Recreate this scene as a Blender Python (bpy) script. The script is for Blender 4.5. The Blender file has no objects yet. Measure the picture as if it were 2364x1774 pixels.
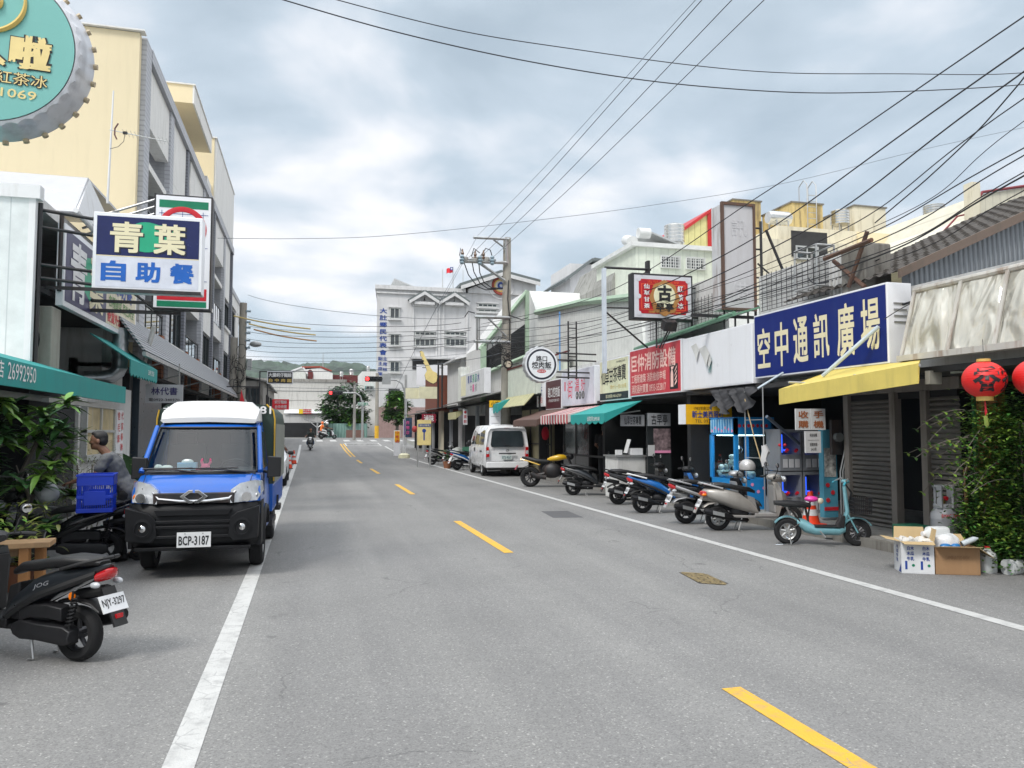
import bpy, bmesh, math, random
from mathutils import Matrix, Vector, noise
R = math.radians
rnd = random.Random(11)
S = bpy.context.scene
COL = S.collection
# ------------------------------------------------------------------ camera
W0, H0, FPX, HZ, VX, HC = 2364., 1774., 1776., 995., 712., 1.7
pitch = math.atan((HZ-H0/2)/FPX)
yaw = math.atan((W0/2-VX)*math.cos(pitch)/FPX)
cd = bpy.data.cameras.new('camera'); cam = bpy.data.objects.new('camera', cd); COL.objects.link(cam)
cam.location = (0, 0, HC); cam.rotation_euler = (math.pi/2+pitch, 0, -yaw)
cd.sensor_width = 36; cd.lens = 36*FPX/W0; cd.clip_start = .05; cd.clip_end = 6000
S.camera = cam
# ------------------------------------------------------------------ light
SUN_EL, SUN_AZ = 50, 231          # from behind the camera, a little to its left
w = bpy.data.worlds.new('World'); S.world = w; w.use_nodes = True
nt = w.node_tree; nt.nodes.clear()
def N(tree, t, **kw):
    n = tree.nodes.new(t)
    for k, v in kw.items():
        if k.startswith('i_'):
            n.inputs[k[2:].replace('_', ' ')].default_value = v
        else: setattr(n, k, v)
    return n
def L(tree, a, b): tree.links.new(a, b)
out = N(nt, 'ShaderNodeOutputWorld'); mixs = N(nt, 'ShaderNodeMixShader')
sky = N(nt, 'ShaderNodeTexSky', sky_type='NISHITA', sun_disc=False, sun_elevation=R(SUN_EL), sun_rotation=R(SUN_AZ))
bg1 = N(nt, 'ShaderNodeBackground'); bg1.inputs[1].default_value = .07
bg2 = N(nt, 'ShaderNodeBackground'); bg2.inputs[1].default_value = .66
L(nt, sky.outputs[0], bg1.inputs[0])
tc = N(nt, 'ShaderNodeTexCoord'); sx = N(nt, 'ShaderNodeSeparateXYZ'); L(nt, tc.outputs['Generated'], sx.inputs[0])
def mth(tree, op, a, b=None, c=None, clamp=False):
    n = tree.nodes.new('ShaderNodeMath'); n.operation = op; n.use_clamp = clamp
    for i, x in enumerate((a, b, c)):
        if x is None: continue
        if isinstance(x, (int, float)): n.inputs[i].default_value = x
        else: tree.links.new(x, n.inputs[i])
    return n.outputs[0]
zc = mth(nt, 'ADD', mth(nt, 'MAXIMUM', sx.outputs[2], 0.0), .22)
cx = N(nt, 'ShaderNodeCombineXYZ')
L(nt, mth(nt, 'DIVIDE', sx.outputs[0], zc), cx.inputs[0]); L(nt, mth(nt, 'DIVIDE', sx.outputs[1], zc), cx.inputs[1]); cx.inputs[2].default_value = 3.1
n1 = N(nt, 'ShaderNodeTexNoise', i_Scale=1.75, i_Detail=9., i_Roughness=.5, i_Distortion=.25)
n2 = N(nt, 'ShaderNodeTexNoise', i_Scale=.8, i_Detail=4., i_Roughness=.5)
off = N(nt, 'ShaderNodeVectorMath', operation='ADD'); off.inputs[1].default_value = (7.3, 2.1, 5)
L(nt, cx.outputs[0], n1.inputs[0]); L(nt, cx.outputs[0], off.inputs[0]); L(nt, off.outputs[0], n2.inputs[0])
def ramp(tree, fac, stops):
    r = tree.nodes.new('ShaderNodeValToRGB'); e = r.color_ramp.elements
    while len(e) < len(stops): e.new(.5)
    for k, (p, c) in zip(e, stops): k.position = p; k.color = (*c, 1) if len(c) == 3 else c
    if fac is not None: tree.links.new(fac, r.inputs[0])
    return r.outputs[0]
mixv = mth(nt, 'ADD', mth(nt, 'MULTIPLY', n1.outputs[0], .62), mth(nt, 'MULTIPLY', n2.outputs[0], .38))
cloud = ramp(nt, mixv, [(.38, (.52, .62, .70)), (.44, (.61, .71, .80)), (.485, (.77, .83, .90)), (.525, (.92, .94, .98)), (.58, (1.08, 1.07, 1.08))])
zen = mth(nt, 'ADD', 1.0, mth(nt, 'MULTIPLY', mth(nt, 'SUBTRACT', sx.outputs[2], .55, clamp=True), 3.6))
vm = N(nt, 'ShaderNodeVectorMath', operation='SCALE'); L(nt, cloud, vm.inputs[0]); L(nt, zen, vm.inputs['Scale'])
L(nt, vm.outputs[0], bg2.inputs[0])
cov = mth(nt, 'MULTIPLY_ADD', mixv, 1.2, .32, clamp=True)
L(nt, cov, mixs.inputs[0]); L(nt, bg1.outputs[0], mixs.inputs[1]); L(nt, bg2.outputs[0], mixs.inputs[2]); L(nt, mixs.outputs[0], out.inputs[0])
sl = bpy.data.lights.new('sun', 'SUN'); sl.energy = 1.5; sl.angle = R(14); sl.color = (1, .965, .91)
so = bpy.data.objects.new('sun', sl); COL.objects.link(so); so.rotation_euler = (R(90-SUN_EL), 0, R(180-SUN_AZ))
so.location = (0, 0, 60)
S.view_settings.view_transform = 'Standard'; S.view_settings.look = 'None'; S.view_settings.exposure = .74; S.view_settings.gamma = 1
# ------------------------------------------------------------------ pixel -> place
CY, SY, CP, SP = math.cos(yaw), math.sin(yaw), math.cos(pitch), math.sin(pitch)
FW, RT = Vector((SY*CP, CY*CP, SP)), Vector((CY, -SY, 0)); UP = RT.cross(FW); C0 = Vector((0, 0, HC))
def ray(x, y): return FW + RT*((x-W0/2)/FPX) - UP*((y-H0/2)/FPX)
def FX(x, y, X): d = ray(x, y); return C0 + d*(X/d.x)
def FY(x, y, Y): d = ray(x, y); return C0 + d*(Y/d.y)
def G(x, y, z=0): d = ray(x, y); return C0 + d*((z-HC)/d.z)
def gz(Y):
    if Y < 40: return 0.
    if Y < 68: return .0009*(Y-40)**2
    if Y < 78: return .7056+.0252*(Y-68)*1.0
    return .96
# ------------------------------------------------------------------ materials
def s2l(c): c /= 255.; return c/12.92 if c <= .04045 else ((c+.055)/1.055)**2.4
def C(r, g, b, k=1.): return (s2l(r)*k, s2l(g)*k, s2l(b)*k)
MATS = {}
def mat(name, col, rough=.6, metal=0., var=.12, sc=3., bump=0., bsc=60., dirt=0., dcol=(.09, .075, .06), dsc=1.2, coat=0., spec=.5, island=0., streak=True):
    if name in MATS: return MATS[name]
    m = bpy.data.materials.new(name); m.use_nodes = True; t = m.node_tree; b = t.nodes['Principled BSDF']
    b.inputs['Roughness'].default_value = rough; b.inputs['Metallic'].default_value = metal
    b.inputs['Coat Weight'].default_value = coat; b.inputs['Coat Roughness'].default_value = .06; b.inputs['Specular IOR Level'].default_value = spec
    tc = N(t, 'ShaderNodeTexCoord')
    n = N(t, 'ShaderNodeTexNoise', i_Scale=sc, i_Detail=6., i_Roughness=.6); L(t, tc.outputs['Object'], n.inputs[0])
    hi = tuple(min(1, c*(1+var)) for c in col); lo = tuple(c*(1-var) for c in col)
    c = ramp(t, n.outputs[0], [(.28, lo), (.72, hi)])
    if island:
        ge = N(t, 'ShaderNodeNewGeometry'); h = N(t, 'ShaderNodeHueSaturation')
        L(t, mth(t, 'MULTIPLY_ADD', ge.outputs['Random Per Island'], 2*island, 1-island), h.inputs['Value'])
        L(t, mth(t, 'MULTIPLY_ADD', ge.outputs['Random Per Island'], .05, .475), h.inputs['Hue']); L(t, c, h.inputs['Color']); c = h.outputs[0]
    if dirt:
        mp = N(t, 'ShaderNodeMapping'); mp.inputs['Scale'].default_value = (dsc*3, dsc*3, dsc*.35) if streak else (dsc,)*3; L(t, tc.outputs['Object'], mp.inputs[0])
        d = N(t, 'ShaderNodeTexNoise', i_Scale=1.6, i_Detail=7., i_Roughness=.65); L(t, mp.outputs[0], d.inputs[0])
        f = mth(t, 'MULTIPLY', ramp(t, d.outputs[0], [(.5, (0, 0, 0)), (.72, (1, 1, 1))]), dirt)
        mx = N(t, 'ShaderNodeMix', data_type='RGBA'); L(t, f, mx.inputs[0]); L(t, c, mx.inputs[6]); mx.inputs[7].default_value = (*dcol, 1); c = mx.outputs[2]
    L(t, c, b.inputs['Base Color'])
    rr = mth(t, 'MULTIPLY_ADD', n.outputs[0], .16, rough-.08, clamp=True); L(t, rr, b.inputs['Roughness'])
    if bump:
        nb = N(t, 'ShaderNodeTexNoise', i_Scale=bsc, i_Detail=4.); L(t, tc.outputs['Object'], nb.inputs[0])
        bp = N(t, 'ShaderNodeBump', i_Strength=bump, i_Distance=.02); L(t, nb.outputs[0], bp.inputs['Height']); L(t, bp.outputs[0], b.inputs['Normal'])
    MATS[name] = m; return m
def stripes(name, c1, c2, axis, period, duty=.5, rough=.6, bump=0., soft=.02, axis2=None, period2=1., duty2=.1):
    """bands along one object axis (tile joints, ribs, striped cloth)"""
    if name in MATS: return MATS[name]
    m = mat(name, c1, rough); t = m.node_tree; b = t.nodes['Principled BSDF']
    tc = N(t, 'ShaderNodeTexCoord'); s = N(t, 'ShaderNodeSeparateXYZ'); L(t, tc.outputs['Object'], s.inputs[0])
    def band(ax, per, du):
        v = mth(t, 'FRACT', mth(t, 'ADD', mth(t, 'DIVIDE', s.outputs['xyz'.index(ax)], per), 1000.0)); return mth(t, 'LESS_THAN', v, du), v
    f, v = band(axis, period, duty)
    if axis2: f = mth(t, 'MAXIMUM', f, band(axis2, period2, duty2)[0])
    old = b.inputs['Base Color'].links[0].from_socket
    mx = N(t, 'ShaderNodeMix', data_type='RGBA'); L(t, f, mx.inputs[0]); L(t, old, mx.inputs[6]); mx.inputs[7].default_value = (*c2, 1); L(t, mx.outputs[2], b.inputs['Base Color'])
    if bump:
        h = mth(t, 'SINE', mth(t, 'MULTIPLY', v, 2*math.pi)) if bump > 0 else f
        bp = N(t, 'ShaderNodeBump', i_Strength=min(1, abs(bump)), i_Distance=.03); L(t, h, bp.inputs['Height']); L(t, bp.outputs[0], b.inputs['Normal'])
    return m
def glass(name, tint=(.75, .85, .85), rough=.02, alpha=.25):
    if name in MATS: return MATS[name]
    m = bpy.data.materials.new(name); m.use_nodes = True; t = m.node_tree; b = t.nodes['Principled BSDF']
    tr = N(t, 'ShaderNodeBsdfTransparent'); tr.inputs[0].default_value = (*tint, 1); gl = N(t, 'ShaderNodeBsdfGlossy'); gl.inputs['Roughness'].default_value = rough
    ge = N(t, 'ShaderNodeNewGeometry'); dt = N(t, 'ShaderNodeVectorMath', operation='DOT_PRODUCT'); L(t, ge.outputs['Normal'], dt.inputs[0]); L(t, ge.outputs['Incoming'], dt.inputs[1])
    fr = mth(t, 'POWER', mth(t, 'SUBTRACT', 1., mth(t, 'ABSOLUTE', dt.outputs['Value']), clamp=True), 5.); mx = N(t, 'ShaderNodeMixShader'); L(t, mth(t, 'MULTIPLY_ADD', fr, .9, .04+alpha, clamp=True), mx.inputs[0])
    L(t, tr.outputs[0], mx.inputs[1]); L(t, gl.outputs[0], mx.inputs[2]); L(t, mx.outputs[0], t.nodes['Material Output'].inputs[0]); t.nodes.remove(b)
    MATS[name] = m; return m
def lamp(name, col, st):
    if name in MATS: return MATS[name]
    m = mat(name, col, .3); b = m.node_tree.nodes['Principled BSDF']; b.inputs['Emission Color'].default_value = (*col, 1); b.inputs['Emission Strength'].default_value = st
    return m
# ------------------------------------------------------------------ mesh collector
class MB:
    def __init__(s, m=None): s.v = []; s.f = []; s.mi = []; s.sm = []; s.mats = []; s.M = None; s.k = 0; s.use(m)
    def use(s, m):
        if m is None: return s
        if m not in s.mats: s.mats.append(m)
        s.k = s.mats.index(m); return s
    def add(s, vs, fs, sm=False):
        o = len(s.v)
        for p in vs:
            p = Vector(p); s.v.append(s.M @ p if s.M else p)
        for f in fs: s.f.append([o+i for i in f]); s.mi.append(s.k); s.sm.append(sm)
        return s
    def box(s, x0, x1, y0, y1, z0, z1):
        return s.add([(x0, y0, z0), (x1, y0, z0), (x1, y1, z0), (x0, y1, z0), (x0, y0, z1), (x1, y0, z1), (x1, y1, z1), (x0, y1, z1)],
                     [(0, 3, 2, 1), (4, 5, 6, 7), (0, 1, 5, 4), (1, 2, 6, 5), (2, 3, 7, 6), (3, 0, 4, 7)])
    def cb(s, c, d, rot=None):
        q = rot.to_matrix() if rot is not None and hasattr(rot, 'to_matrix') else rot
        vs = []
        for z in (-.5, .5):
            for x, y in ((-.5, -.5), (.5, -.5), (.5, .5), (-.5, .5)):
                p = Vector((x*d[0], y*d[1], z*d[2])); vs.append((q @ p if q else p)+Vector(c))
        return s.add(vs, [(0, 3, 2, 1), (4, 5, 6, 7), (0, 1, 5, 4), (1, 2, 6, 5), (2, 3, 7, 6), (3, 0, 4, 7)])
    def quad(s, *p): return s.add(p, [tuple(range(len(p)))])
    def prism(s, pts, ax, d0, d1, sm=False):
        f = {'x': lambda a, b, d: (d, a, b), 'y': lambda a, b, d: (a, d, b), 'z': lambda a, b, d: (a, b, d)}[ax]; n = len(pts)
        return s.add([f(a, b, d0) for a, b in pts]+[f(a, b, d1) for a, b in pts], [tuple(range(n)), tuple(range(2*n-1, n-1, -1))]+[(i, i+n, (i+1) % n+n, (i+1) % n) for i in range(n)], sm)
    def slab(s, a, b, c, d, t):
        """quad a b c d given a thickness t along its normal"""
        a, b, c, d = map(Vector, (a, b, c, d)); n = (b-a).cross(d-a).normalized()*t
        return s.add([a, b, c, d, a+n, b+n, c+n, d+n], [(0, 3, 2, 1), (4, 5, 6, 7), (0, 1, 5, 4), (1, 2, 6, 5), (2, 3, 7, 6), (3, 0, 4, 7)])
    def loft(s, rings, caps=True, sm=True, closed=True):
        n = len(rings[0]); vs = [p for r in rings for p in r]; fs = []
        for i in range(len(rings)-1):
            for j in range(n if closed else n-1):
                fs.append((i*n+j, i*n+(j+1) % n, (i+1)*n+(j+1) % n, (i+1)*n+j))
        if caps: fs += [tuple(range(n-1, -1, -1)), tuple(range((len(rings)-1)*n, len(rings)*n))]
        return s.add(vs, fs, sm)
    def tube(s, path, r, n=6, caps=True):
        P = [Vector(p) for p in path]; rr = r if isinstance(r, (list, tuple)) else [r]*len(P); rings = []; pu = None
        for i, p in enumerate(P):
            d = (P[min(i+1, len(P)-1)]-P[max(i-1, 0)]).normalized()
            u = (pu - d*pu.dot(d)) if pu is not None else d.cross(Vector((0, 0, 1)) if abs(d.z) < .9 else Vector((1, 0, 0)))
            if u.length < 1e-6: u = d.cross(Vector((1, .3, 0)))
            u.normalize(); pu = u; v = d.cross(u)
            rings.append([p+u*math.cos(2*math.pi*k/n)*rr[i]+v*math.sin(2*math.pi*k/n)*rr[i] for k in range(n)])
        return s.loft(rings, caps)
    def cyl(s, a, b, r, n=16, r2=None): return s.tube([a, b], [r, r if r2 is None else r2], n)
    def lathe(s, prof, o=(0, 0, 0), ax='z', n=24, caps=True):
        o = Vector(o); rings = []
        for r, h in prof:
            ring = []
            for k in range(n):
                a = 2*math.pi*k/n; c, q = r*math.cos(a), r*math.sin(a)
                ring.append(o+Vector({'z': (c, q, h), 'x': (h, c, q), 'y': (c, h, q)}[ax]))
            rings.append(ring)
        return s.loft(rings, caps)
    def ell(s, c, r, n=14, m=8):
        rings = []
        for i in range(1, m):
            t = math.pi*i/m; rings.append([(c[0]+r[0]*math.sin(t)*math.cos(2*math.pi*k/n), c[1]+r[1]*math.sin(t)*math.sin(2*math.pi*k/n), c[2]-r[2]*math.cos(t)) for k in range(n)])
        return s.loft(rings)
    def torus(s, c, R_, r, ax='y', n=28, m=10, squash=1.):
        vs = []; fs = []
        for i in range(n):
            a = 2*math.pi*i/n
            for j in range(m):
                b = 2*math.pi*j/m; q = R_+r*math.cos(b); h = r*squash*math.sin(b)
                p = {'y': (q*math.cos(a), h, q*math.sin(a)), 'x': (h, q*math.cos(a), q*math.sin(a)), 'z': (q*math.cos(a), q*math.sin(a), h)}[ax]
                vs.append(Vector(c)+Vector(p)); fs.append((i*m+j, ((i+1) % n)*m+j, ((i+1) % n)*m+(j+1) % m, i*m+(j+1) % m))
        return s.add(vs, fs, True)
    def text(s, body, fr, w, h, m, off=0., lift=.003, shear=0., stretch=True):
        """flat lettering filling a w x h box centred on the frame's origin"""
        vs, fs = glyphs(body, 0, shear)
        if not vs: return s
        x0 = min(v[0] for v in vs); x1 = max(v[0] for v in vs); y0 = min(v[1] for v in vs); y1 = max(v[1] for v in vs)
        kx, ky = w/max(1e-6, x1-x0), h/max(1e-6, y1-y0)
        if not stretch: kx = ky = min(kx, ky)
        k0 = s.k; s.use(m)
        kx *= (x1-x0)/(x1-x0+2*off); ky *= (y1-y0)/(y1-y0+2*off)      # bold strokes: a few copies set a hair apart
        for i, (dx, dy) in enumerate(((0, 0), (1, 1), (-1, -1), (1, -1), (-1, 1)) if off > .008 else ((0, 0),)):
            s.add([fr @ Vector(((x+dx*off*.8-(x0+x1)/2)*kx, (y+dy*off*.8-(y0+y1)/2)*ky, lift+i*4e-5)) for x, y in vs], fs)
        s.k = k0
        return s
_gl = {}
def glyphs(body, off, shear):
    k = (body, off, shear)
    if k not in _gl:
        c = bpy.data.curves.new('lettering', 'FONT'); c.body = body; c.align_x = 'CENTER'; c.offset = off; c.resolution_u = 2; c.shear = shear; c.space_line = 1.3
        o = bpy.data.objects.new('lettering', c); me = bpy.data.meshes.new_from_object(o)
        _gl[k] = ([(v.co.x, v.co.y) for v in me.vertices], [tuple(p.vertices) for p in me.polygons])
        bpy.data.meshes.remove(me); bpy.data.objects.remove(o); bpy.data.curves.remove(c)
    return _gl[k]
def frame(o, x, y=(0, 0, 1)):
    x = Vector(x).normalized(); y = Vector(y); y = (y-x*x.dot(y)).normalized(); z = x.cross(y)
    m = Matrix((x, y, z)).transposed().to_4x4(); m.translation = Vector(o); return m
EAST = (0, -1, 0)    # reading direction on the right-hand facades (facing -X)
WEST = (0, 1, 0)     # on the left-hand facades (facing +X)
NEAR = (1, 0, 0)     # on faces turned to the camera (facing -Y)
# ------------------------------------------------------------------ objects
def obj(name, mb, parent=None, bev=0., sharp=38., world=True, label=None):
    me = bpy.data.meshes.new(name); me.from_pydata([tuple(v) for v in mb.v], [], mb.f)
    for m in mb.mats: me.materials.append(m)
    me.polygons.foreach_set('material_index', mb.mi); me.polygons.foreach_set('use_smooth', mb.sm)
    if len(mb.f) < 9000:
        bm = bmesh.new(); bm.from_mesh(me); bmesh.ops.recalc_face_normals(bm, faces=bm.faces); bm.to_mesh(me); bm.free()
    if any(mb.sm): me.set_sharp_from_angle(angle=R(sharp))
    o = bpy.data.objects.new(name, me); COL.objects.link(o)
    if parent is not None:
        o.parent = parent
        q = parent
        while q is not None and 'mw' not in q: q = q.parent
        if world and q is not None: me.transform(Matrix([q['mw'][i*4:i*4+4] for i in range(4)]).inverted())
    if bev:
        b = o.modifiers.new('bevel', 'BEVEL'); b.width = bev; b.segments = 2; b.limit_method = 'ANGLE'; b.angle_limit = R(40)
    if label: o['label'] = label
    return o
def tag(o, label=None, cat=None, group=None, kind=None):
    if label: o['label'] = label
    if cat: o['category'] = cat
    if group: o['group'] = group
    if kind: o['kind'] = kind
    return o
ROOTS = []
def thing(name, label, cat, loc=(0, 0, 0), rz=0., group=None):
    o = bpy.data.objects.new(name, None); COL.objects.link(o); o.empty_display_size = .2
    o.location = loc; o.rotation_euler = (0, 0, rz); m = Matrix.Translation(loc) @ Matrix.Rotation(rz, 4, 'Z')
    o['mw'] = [x for r in m for x in r]; ROOTS.append(o)
    return tag(o, label, cat, group)
def struct(name, mb): return tag(obj(name, mb), kind='structure')
def place(t, loc, rz):
    t.location = loc; t.rotation_euler = (0, 0, rz); return t
def dup(t, loc, rz, label, group=None, scale=None):
    r = t.copy(); COL.objects.link(r); r.location = loc; r.rotation_euler = (0, 0, rz); r['label'] = label
    if group: r['group'] = group
    if scale: r.scale = (scale,)*3
    for ch in t.children:
        c = ch.copy(); COL.objects.link(c); c.parent = r
        for g in ch.children:
            d = g.copy(); COL.objects.link(d); d.parent = c
    return r
# ------------------------------------------------------------------ shared materials
asph = mat('asphalt', (.205, .203, .198), .88, var=.10, sc=.55)
def asphalt_detail():
    t = asph.node_tree; b = t.nodes['Principled BSDF']; tc = N(t, 'ShaderNodeTexCoord'); old = b.inputs['Base Color'].links[0].from_socket
    v = N(t, 'ShaderNodeTexVoronoi', i_Scale=95.); L(t, tc.outputs['Object'], v.inputs[0])
    v2 = N(t, 'ShaderNodeTexNoise', i_Scale=120., i_Detail=3., i_Roughness=.7); L(t, tc.outputs['Object'], v2.inputs[0])
    k = N(t, 'ShaderNodeSeparateColor'); L(t, v.outputs['Color'], k.inputs[0])
    g1 = ramp(t, k.outputs[0], [(0, (.72, .72, .72)), (.3, (.93, .93, .93)), (.8, (1.05, 1.05, 1.05)), (.95, (1.12, 1.12, 1.1)), (1, (1.75, 1.75, 1.7))])
    g2 = ramp(t, v2.outputs[0], [(.3, (.82, .82, .82)), (.62, (1.1, 1.1, 1.1))])
    def mul(a, c):
        m = N(t, 'ShaderNodeMix', data_type='RGBA', blend_type='MULTIPLY'); m.inputs[0].default_value = 1; L(t, a, m.inputs[6]); L(t, c, m.inputs[7]); return m.outputs[2]
    c = mul(mul(old, g1), g2)
    # long worn bands along the lanes
    mp = N(t, 'ShaderNodeMapping'); mp.inputs['Scale'].default_value = (1.3, .06, 1); L(t, tc.outputs['Object'], mp.inputs[0])
    nb = N(t, 'ShaderNodeTexNoise', i_Scale=1.1, i_Detail=5.); L(t, mp.outputs[0], nb.inputs[0])
    c = mul(c, ramp(t, nb.outputs[0], [(.3, (.86, .86, .87)), (.7, (1.1, 1.1, 1.09))]))
    # oil spots and patches
    n3 = N(t, 'ShaderNodeTexNoise', i_Scale=2.6, i_Detail=3., i_Roughness=.5); L(t, tc.outputs['Object'], n3.inputs[0])
    c = mul(c, ramp(t, n3.outputs[0], [(.22, (.55, .55, .56)), (.3, (1, 1, 1))]))
    # hairline cracks where a slow noise lets them through
    wn = N(t, 'ShaderNodeTexNoise', i_Scale=1.4, i_Detail=5.); L(t, tc.outputs['Object'], wn.inputs[0])
    wv = N(t, 'ShaderNodeMix', data_type='RGBA', blend_type='LINEAR_LIGHT'); wv.inputs[0].default_value = .35; L(t, tc.outputs['Object'], wv.inputs[6]); L(t, wn.outputs['Color'], wv.inputs[7])
    ve = N(t, 'ShaderNodeTexVoronoi', feature='DISTANCE_TO_EDGE', i_Scale=.42); L(t, wv.outputs[2], ve.inputs[0])
    mk = N(t, 'ShaderNodeTexNoise', i_Scale=.33, i_Detail=2.); L(t, tc.outputs['Object'], mk.inputs[0])
    cr = mth(t, 'MULTIPLY', mth(t, 'LESS_THAN', ve.outputs[0], .0035), mth(t, 'GREATER_THAN', mk.outputs[0], .57))
    mx = N(t, 'ShaderNodeMix', data_type='RGBA'); L(t, mth(t, 'MULTIPLY', cr, .35), mx.inputs[0]); L(t, c, mx.inputs[6]); mx.inputs[7].default_value = (.05, .05, .05, 1)
    L(t, mx.outputs[2], b.inputs['Base Color'])
    bp = N(t, 'ShaderNodeBump', i_Strength=.4, i_Distance=.005); L(t, k.outputs[0], bp.inputs['Height']); L(t, bp.outputs[0], b.inputs['Normal'])
asphalt_detail()
earth = mat('earth', (.16, .16, .14), .95, sc=.2)
def paint(name, col):
    m = mat(name, col, .7, var=.06, sc=6, dirt=.55, dcol=(.2, .2, .2), dsc=5., streak=False, bump=.4, bsc=70); t = m.node_tree; b = t.nodes['Principled BSDF']
    tc = N(t, 'ShaderNodeTexCoord'); ve = N(t, 'ShaderNodeTexVoronoi', feature='DISTANCE_TO_EDGE', i_Scale=5.5); L(t, tc.outputs['Object'], ve.inputs[0])
    nz = N(t, 'ShaderNodeTexNoise', i_Scale=1.7); L(t, tc.outputs['Object'], nz.inputs[0])
    f = mth(t, 'MULTIPLY', mth(t, 'LESS_THAN', ve.outputs[0], .02), mth(t, 'MULTIPLY', mth(t, 'GREATER_THAN', nz.outputs[0], .5), .45))
    old = b.inputs['Base Color'].links[0].from_socket; mx = N(t, 'ShaderNodeMix', data_type='RGBA'); L(t, f, mx.inputs[0]); L(t, old, mx.inputs[6]); mx.inputs[7].default_value = (.22, .22, .22, 1); L(t, mx.outputs[2], b.inputs['Base Color'])
    return m
wpaint = paint('white_road_paint', (.50, .50, .485)); ypaint = paint('yellow_road_paint', (.66, .38, .035))
conc = mat('concrete', (.30, .29, .27), .85, dirt=.7, bump=.3, bsc=30); conc_d = mat('old_concrete', (.2, .19, .17), .9, dirt=.9, dcol=(.06, .05, .04), bump=.6, bsc=12)
white = mat('white_metal_sheet', (.72, .73, .74), .45, var=.03, dirt=.35, dcol=(.3, .27, .22)); off = mat('off_white_render', (.58, .58, .57), .8, var=.05, sc=.5, dirt=.45, dcol=(.25, .23, .2), bump=.15)
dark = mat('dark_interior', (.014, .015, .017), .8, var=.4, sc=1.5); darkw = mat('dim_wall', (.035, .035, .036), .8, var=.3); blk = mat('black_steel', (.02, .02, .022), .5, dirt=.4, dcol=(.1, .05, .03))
steel = mat('galvanised_steel', (.42, .43, .43), .4, .6, dirt=.4, dcol=(.2, .12, .07)); rust = mat('rusty_steel', (.10, .06, .045), .8, dirt=.8, dcol=(.18, .07, .03))
chrome = mat('chrome', (.7, .7, .7), .12, 1., var=.02); rubber = mat('tyre_rubber', (.010, .010, .011), .85, bump=.2, bsc=90); blackp = mat('black_plastic', (.011, .011, .012), .5, var=.2, sc=8)
cream = mat('cream_paint', C(238, 230, 206, .8), .75, var=.05, sc=.6, dirt=.5, dcol=(.25, .2, .12)); yel = mat('pale_yellow_render', C(246, 231, 194, .84), .8, var=.04, sc=.3, dirt=.12, dcol=(.42, .36, .22))
ylw2 = mat('stained_yellow_render', C(228, 204, 142, .74), .85, dirt=.9, dcol=(.1, .075, .05)); red = mat('red_sign_film', C(196, 30, 44), .4); gry = mat('grey_render', (.33, .34, .36), .8, var=.06, sc=.5, dirt=.3)
glassd = mat('dark_window_glass', (.03, .04, .045), .06, var=.3, sc=2, spec=.8); paneg = glass('clear_glass', alpha=.06); alu = mat('aluminium_frame', (.5, .51, .5), .4, .5); wfr = mat('white_window_frame', (.66, .67, .66), .5)
navy = mat('navy_sign_film', C(12, 34, 110), .3, var=.08, sc=.8, dirt=.12, dcol=(.05, .1, .25)); creaml = mat('cream_letter_film', C(236, 226, 190, .9), .45, var=.03); teal = mat('teal_canvas', C(36, 150, 146, .85), .65, var=.08, sc=2, dirt=.3, dcol=(.02, .15, .15), bump=.1, bsc=8)
inkb = mat('black_letter_film', (.012, .012, .014), .5); inkr = mat('red_letter_film', C(200, 40, 50), .5); inkw = mat('white_letter_film', (.75, .75, .75), .5); inkn = mat('blue_letter_film', C(20, 60, 140), .5); gold = mat('gold_letter_film', C(206, 176, 96), .5)
signw = mat('white_sign_acrylic', (.80, .81, .84), .3, var=.02, dirt=.12, dcol=(.4, .38, .34)); wood = mat('weathered_wood', (.33, .18, .08), .7, sc=6, dirt=.5); leafs = mat('mid_green_leaf', (.055, .115, .022), .5, island=.55, var=.2)
corr_g = stripes('grey_corrugated_iron', (.2, .22, .24), (.13, .145, .16), 'x', .09, .45, .55, bump=.8); corr_w = stripes('white_ribbed_cladding', (.64, .66, .62), (.54, .56, .52), 'x', .22, .12, .5, bump=-.4)
corr_wy = stripes('white_ribbed_siding', (.62, .63, .60), (.52, .53, .50), 'y', .25, .1, .5, bump=-.4); corr_gn = stripes('pale_green_ribbed_sheet', (.62, .66, .57), (.52, .56, .48), 'x', .3, .12, .5, bump=-.4)
corr_cy = stripes('yellow_ribbed_sheet', C(226, 222, 160, .8), C(196, 190, 130, .8), 'x', .3, .12, .5, bump=-.4)
# ------------------------------------------------------------------ ground, road, markings
YS = [-30, -10, 0, 20, 40]+[40+1.5*i for i in range(1, 27)]+[82, 90, 120, 300, 1000, 3000]
def sheet(mb, x0, x1, y0, y1, lift):
    ys = sorted({y0, y1} | {y for y in YS if y0 < y < y1}); vs = []; fs = []
    for y in ys: vs += [(x0, y, gz(y)+lift), (x1, y, gz(y)+lift)]
    for i in range(len(ys)-1): fs.append((2*i, 2*i+1, 2*i+3, 2*i+2))
    return mb.add(vs, fs)
struct('ground', sheet(MB(earth), -2500, 2500, -30, 3000, -.004))
mb = sheet(MB(asph), -5.2, 8.3, -20, 72, 0); sheet(mb, -90, 90, 72, 84, 0); struct('road', mb)
mb = MB(wpaint)
sheet(mb, -.69, -.53, 0, 65, .004); sheet(mb, 5.9, 6.05, 0, 62.5, .004)
for i in range(16): sheet(mb, -.5+i*1.2, .05+i*1.2, 70, 73.5, .004)
sheet(mb, 2.95, 5.9, 66.6, 67, .004); sheet(mb, 2.95, 5.8, 63.2, 63.45, .004); sheet(mb, 2.95, 3.05, 63.45, 66.6, .004); sheet(mb, 5.7, 5.8, 63.45, 66.6, .004)
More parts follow.
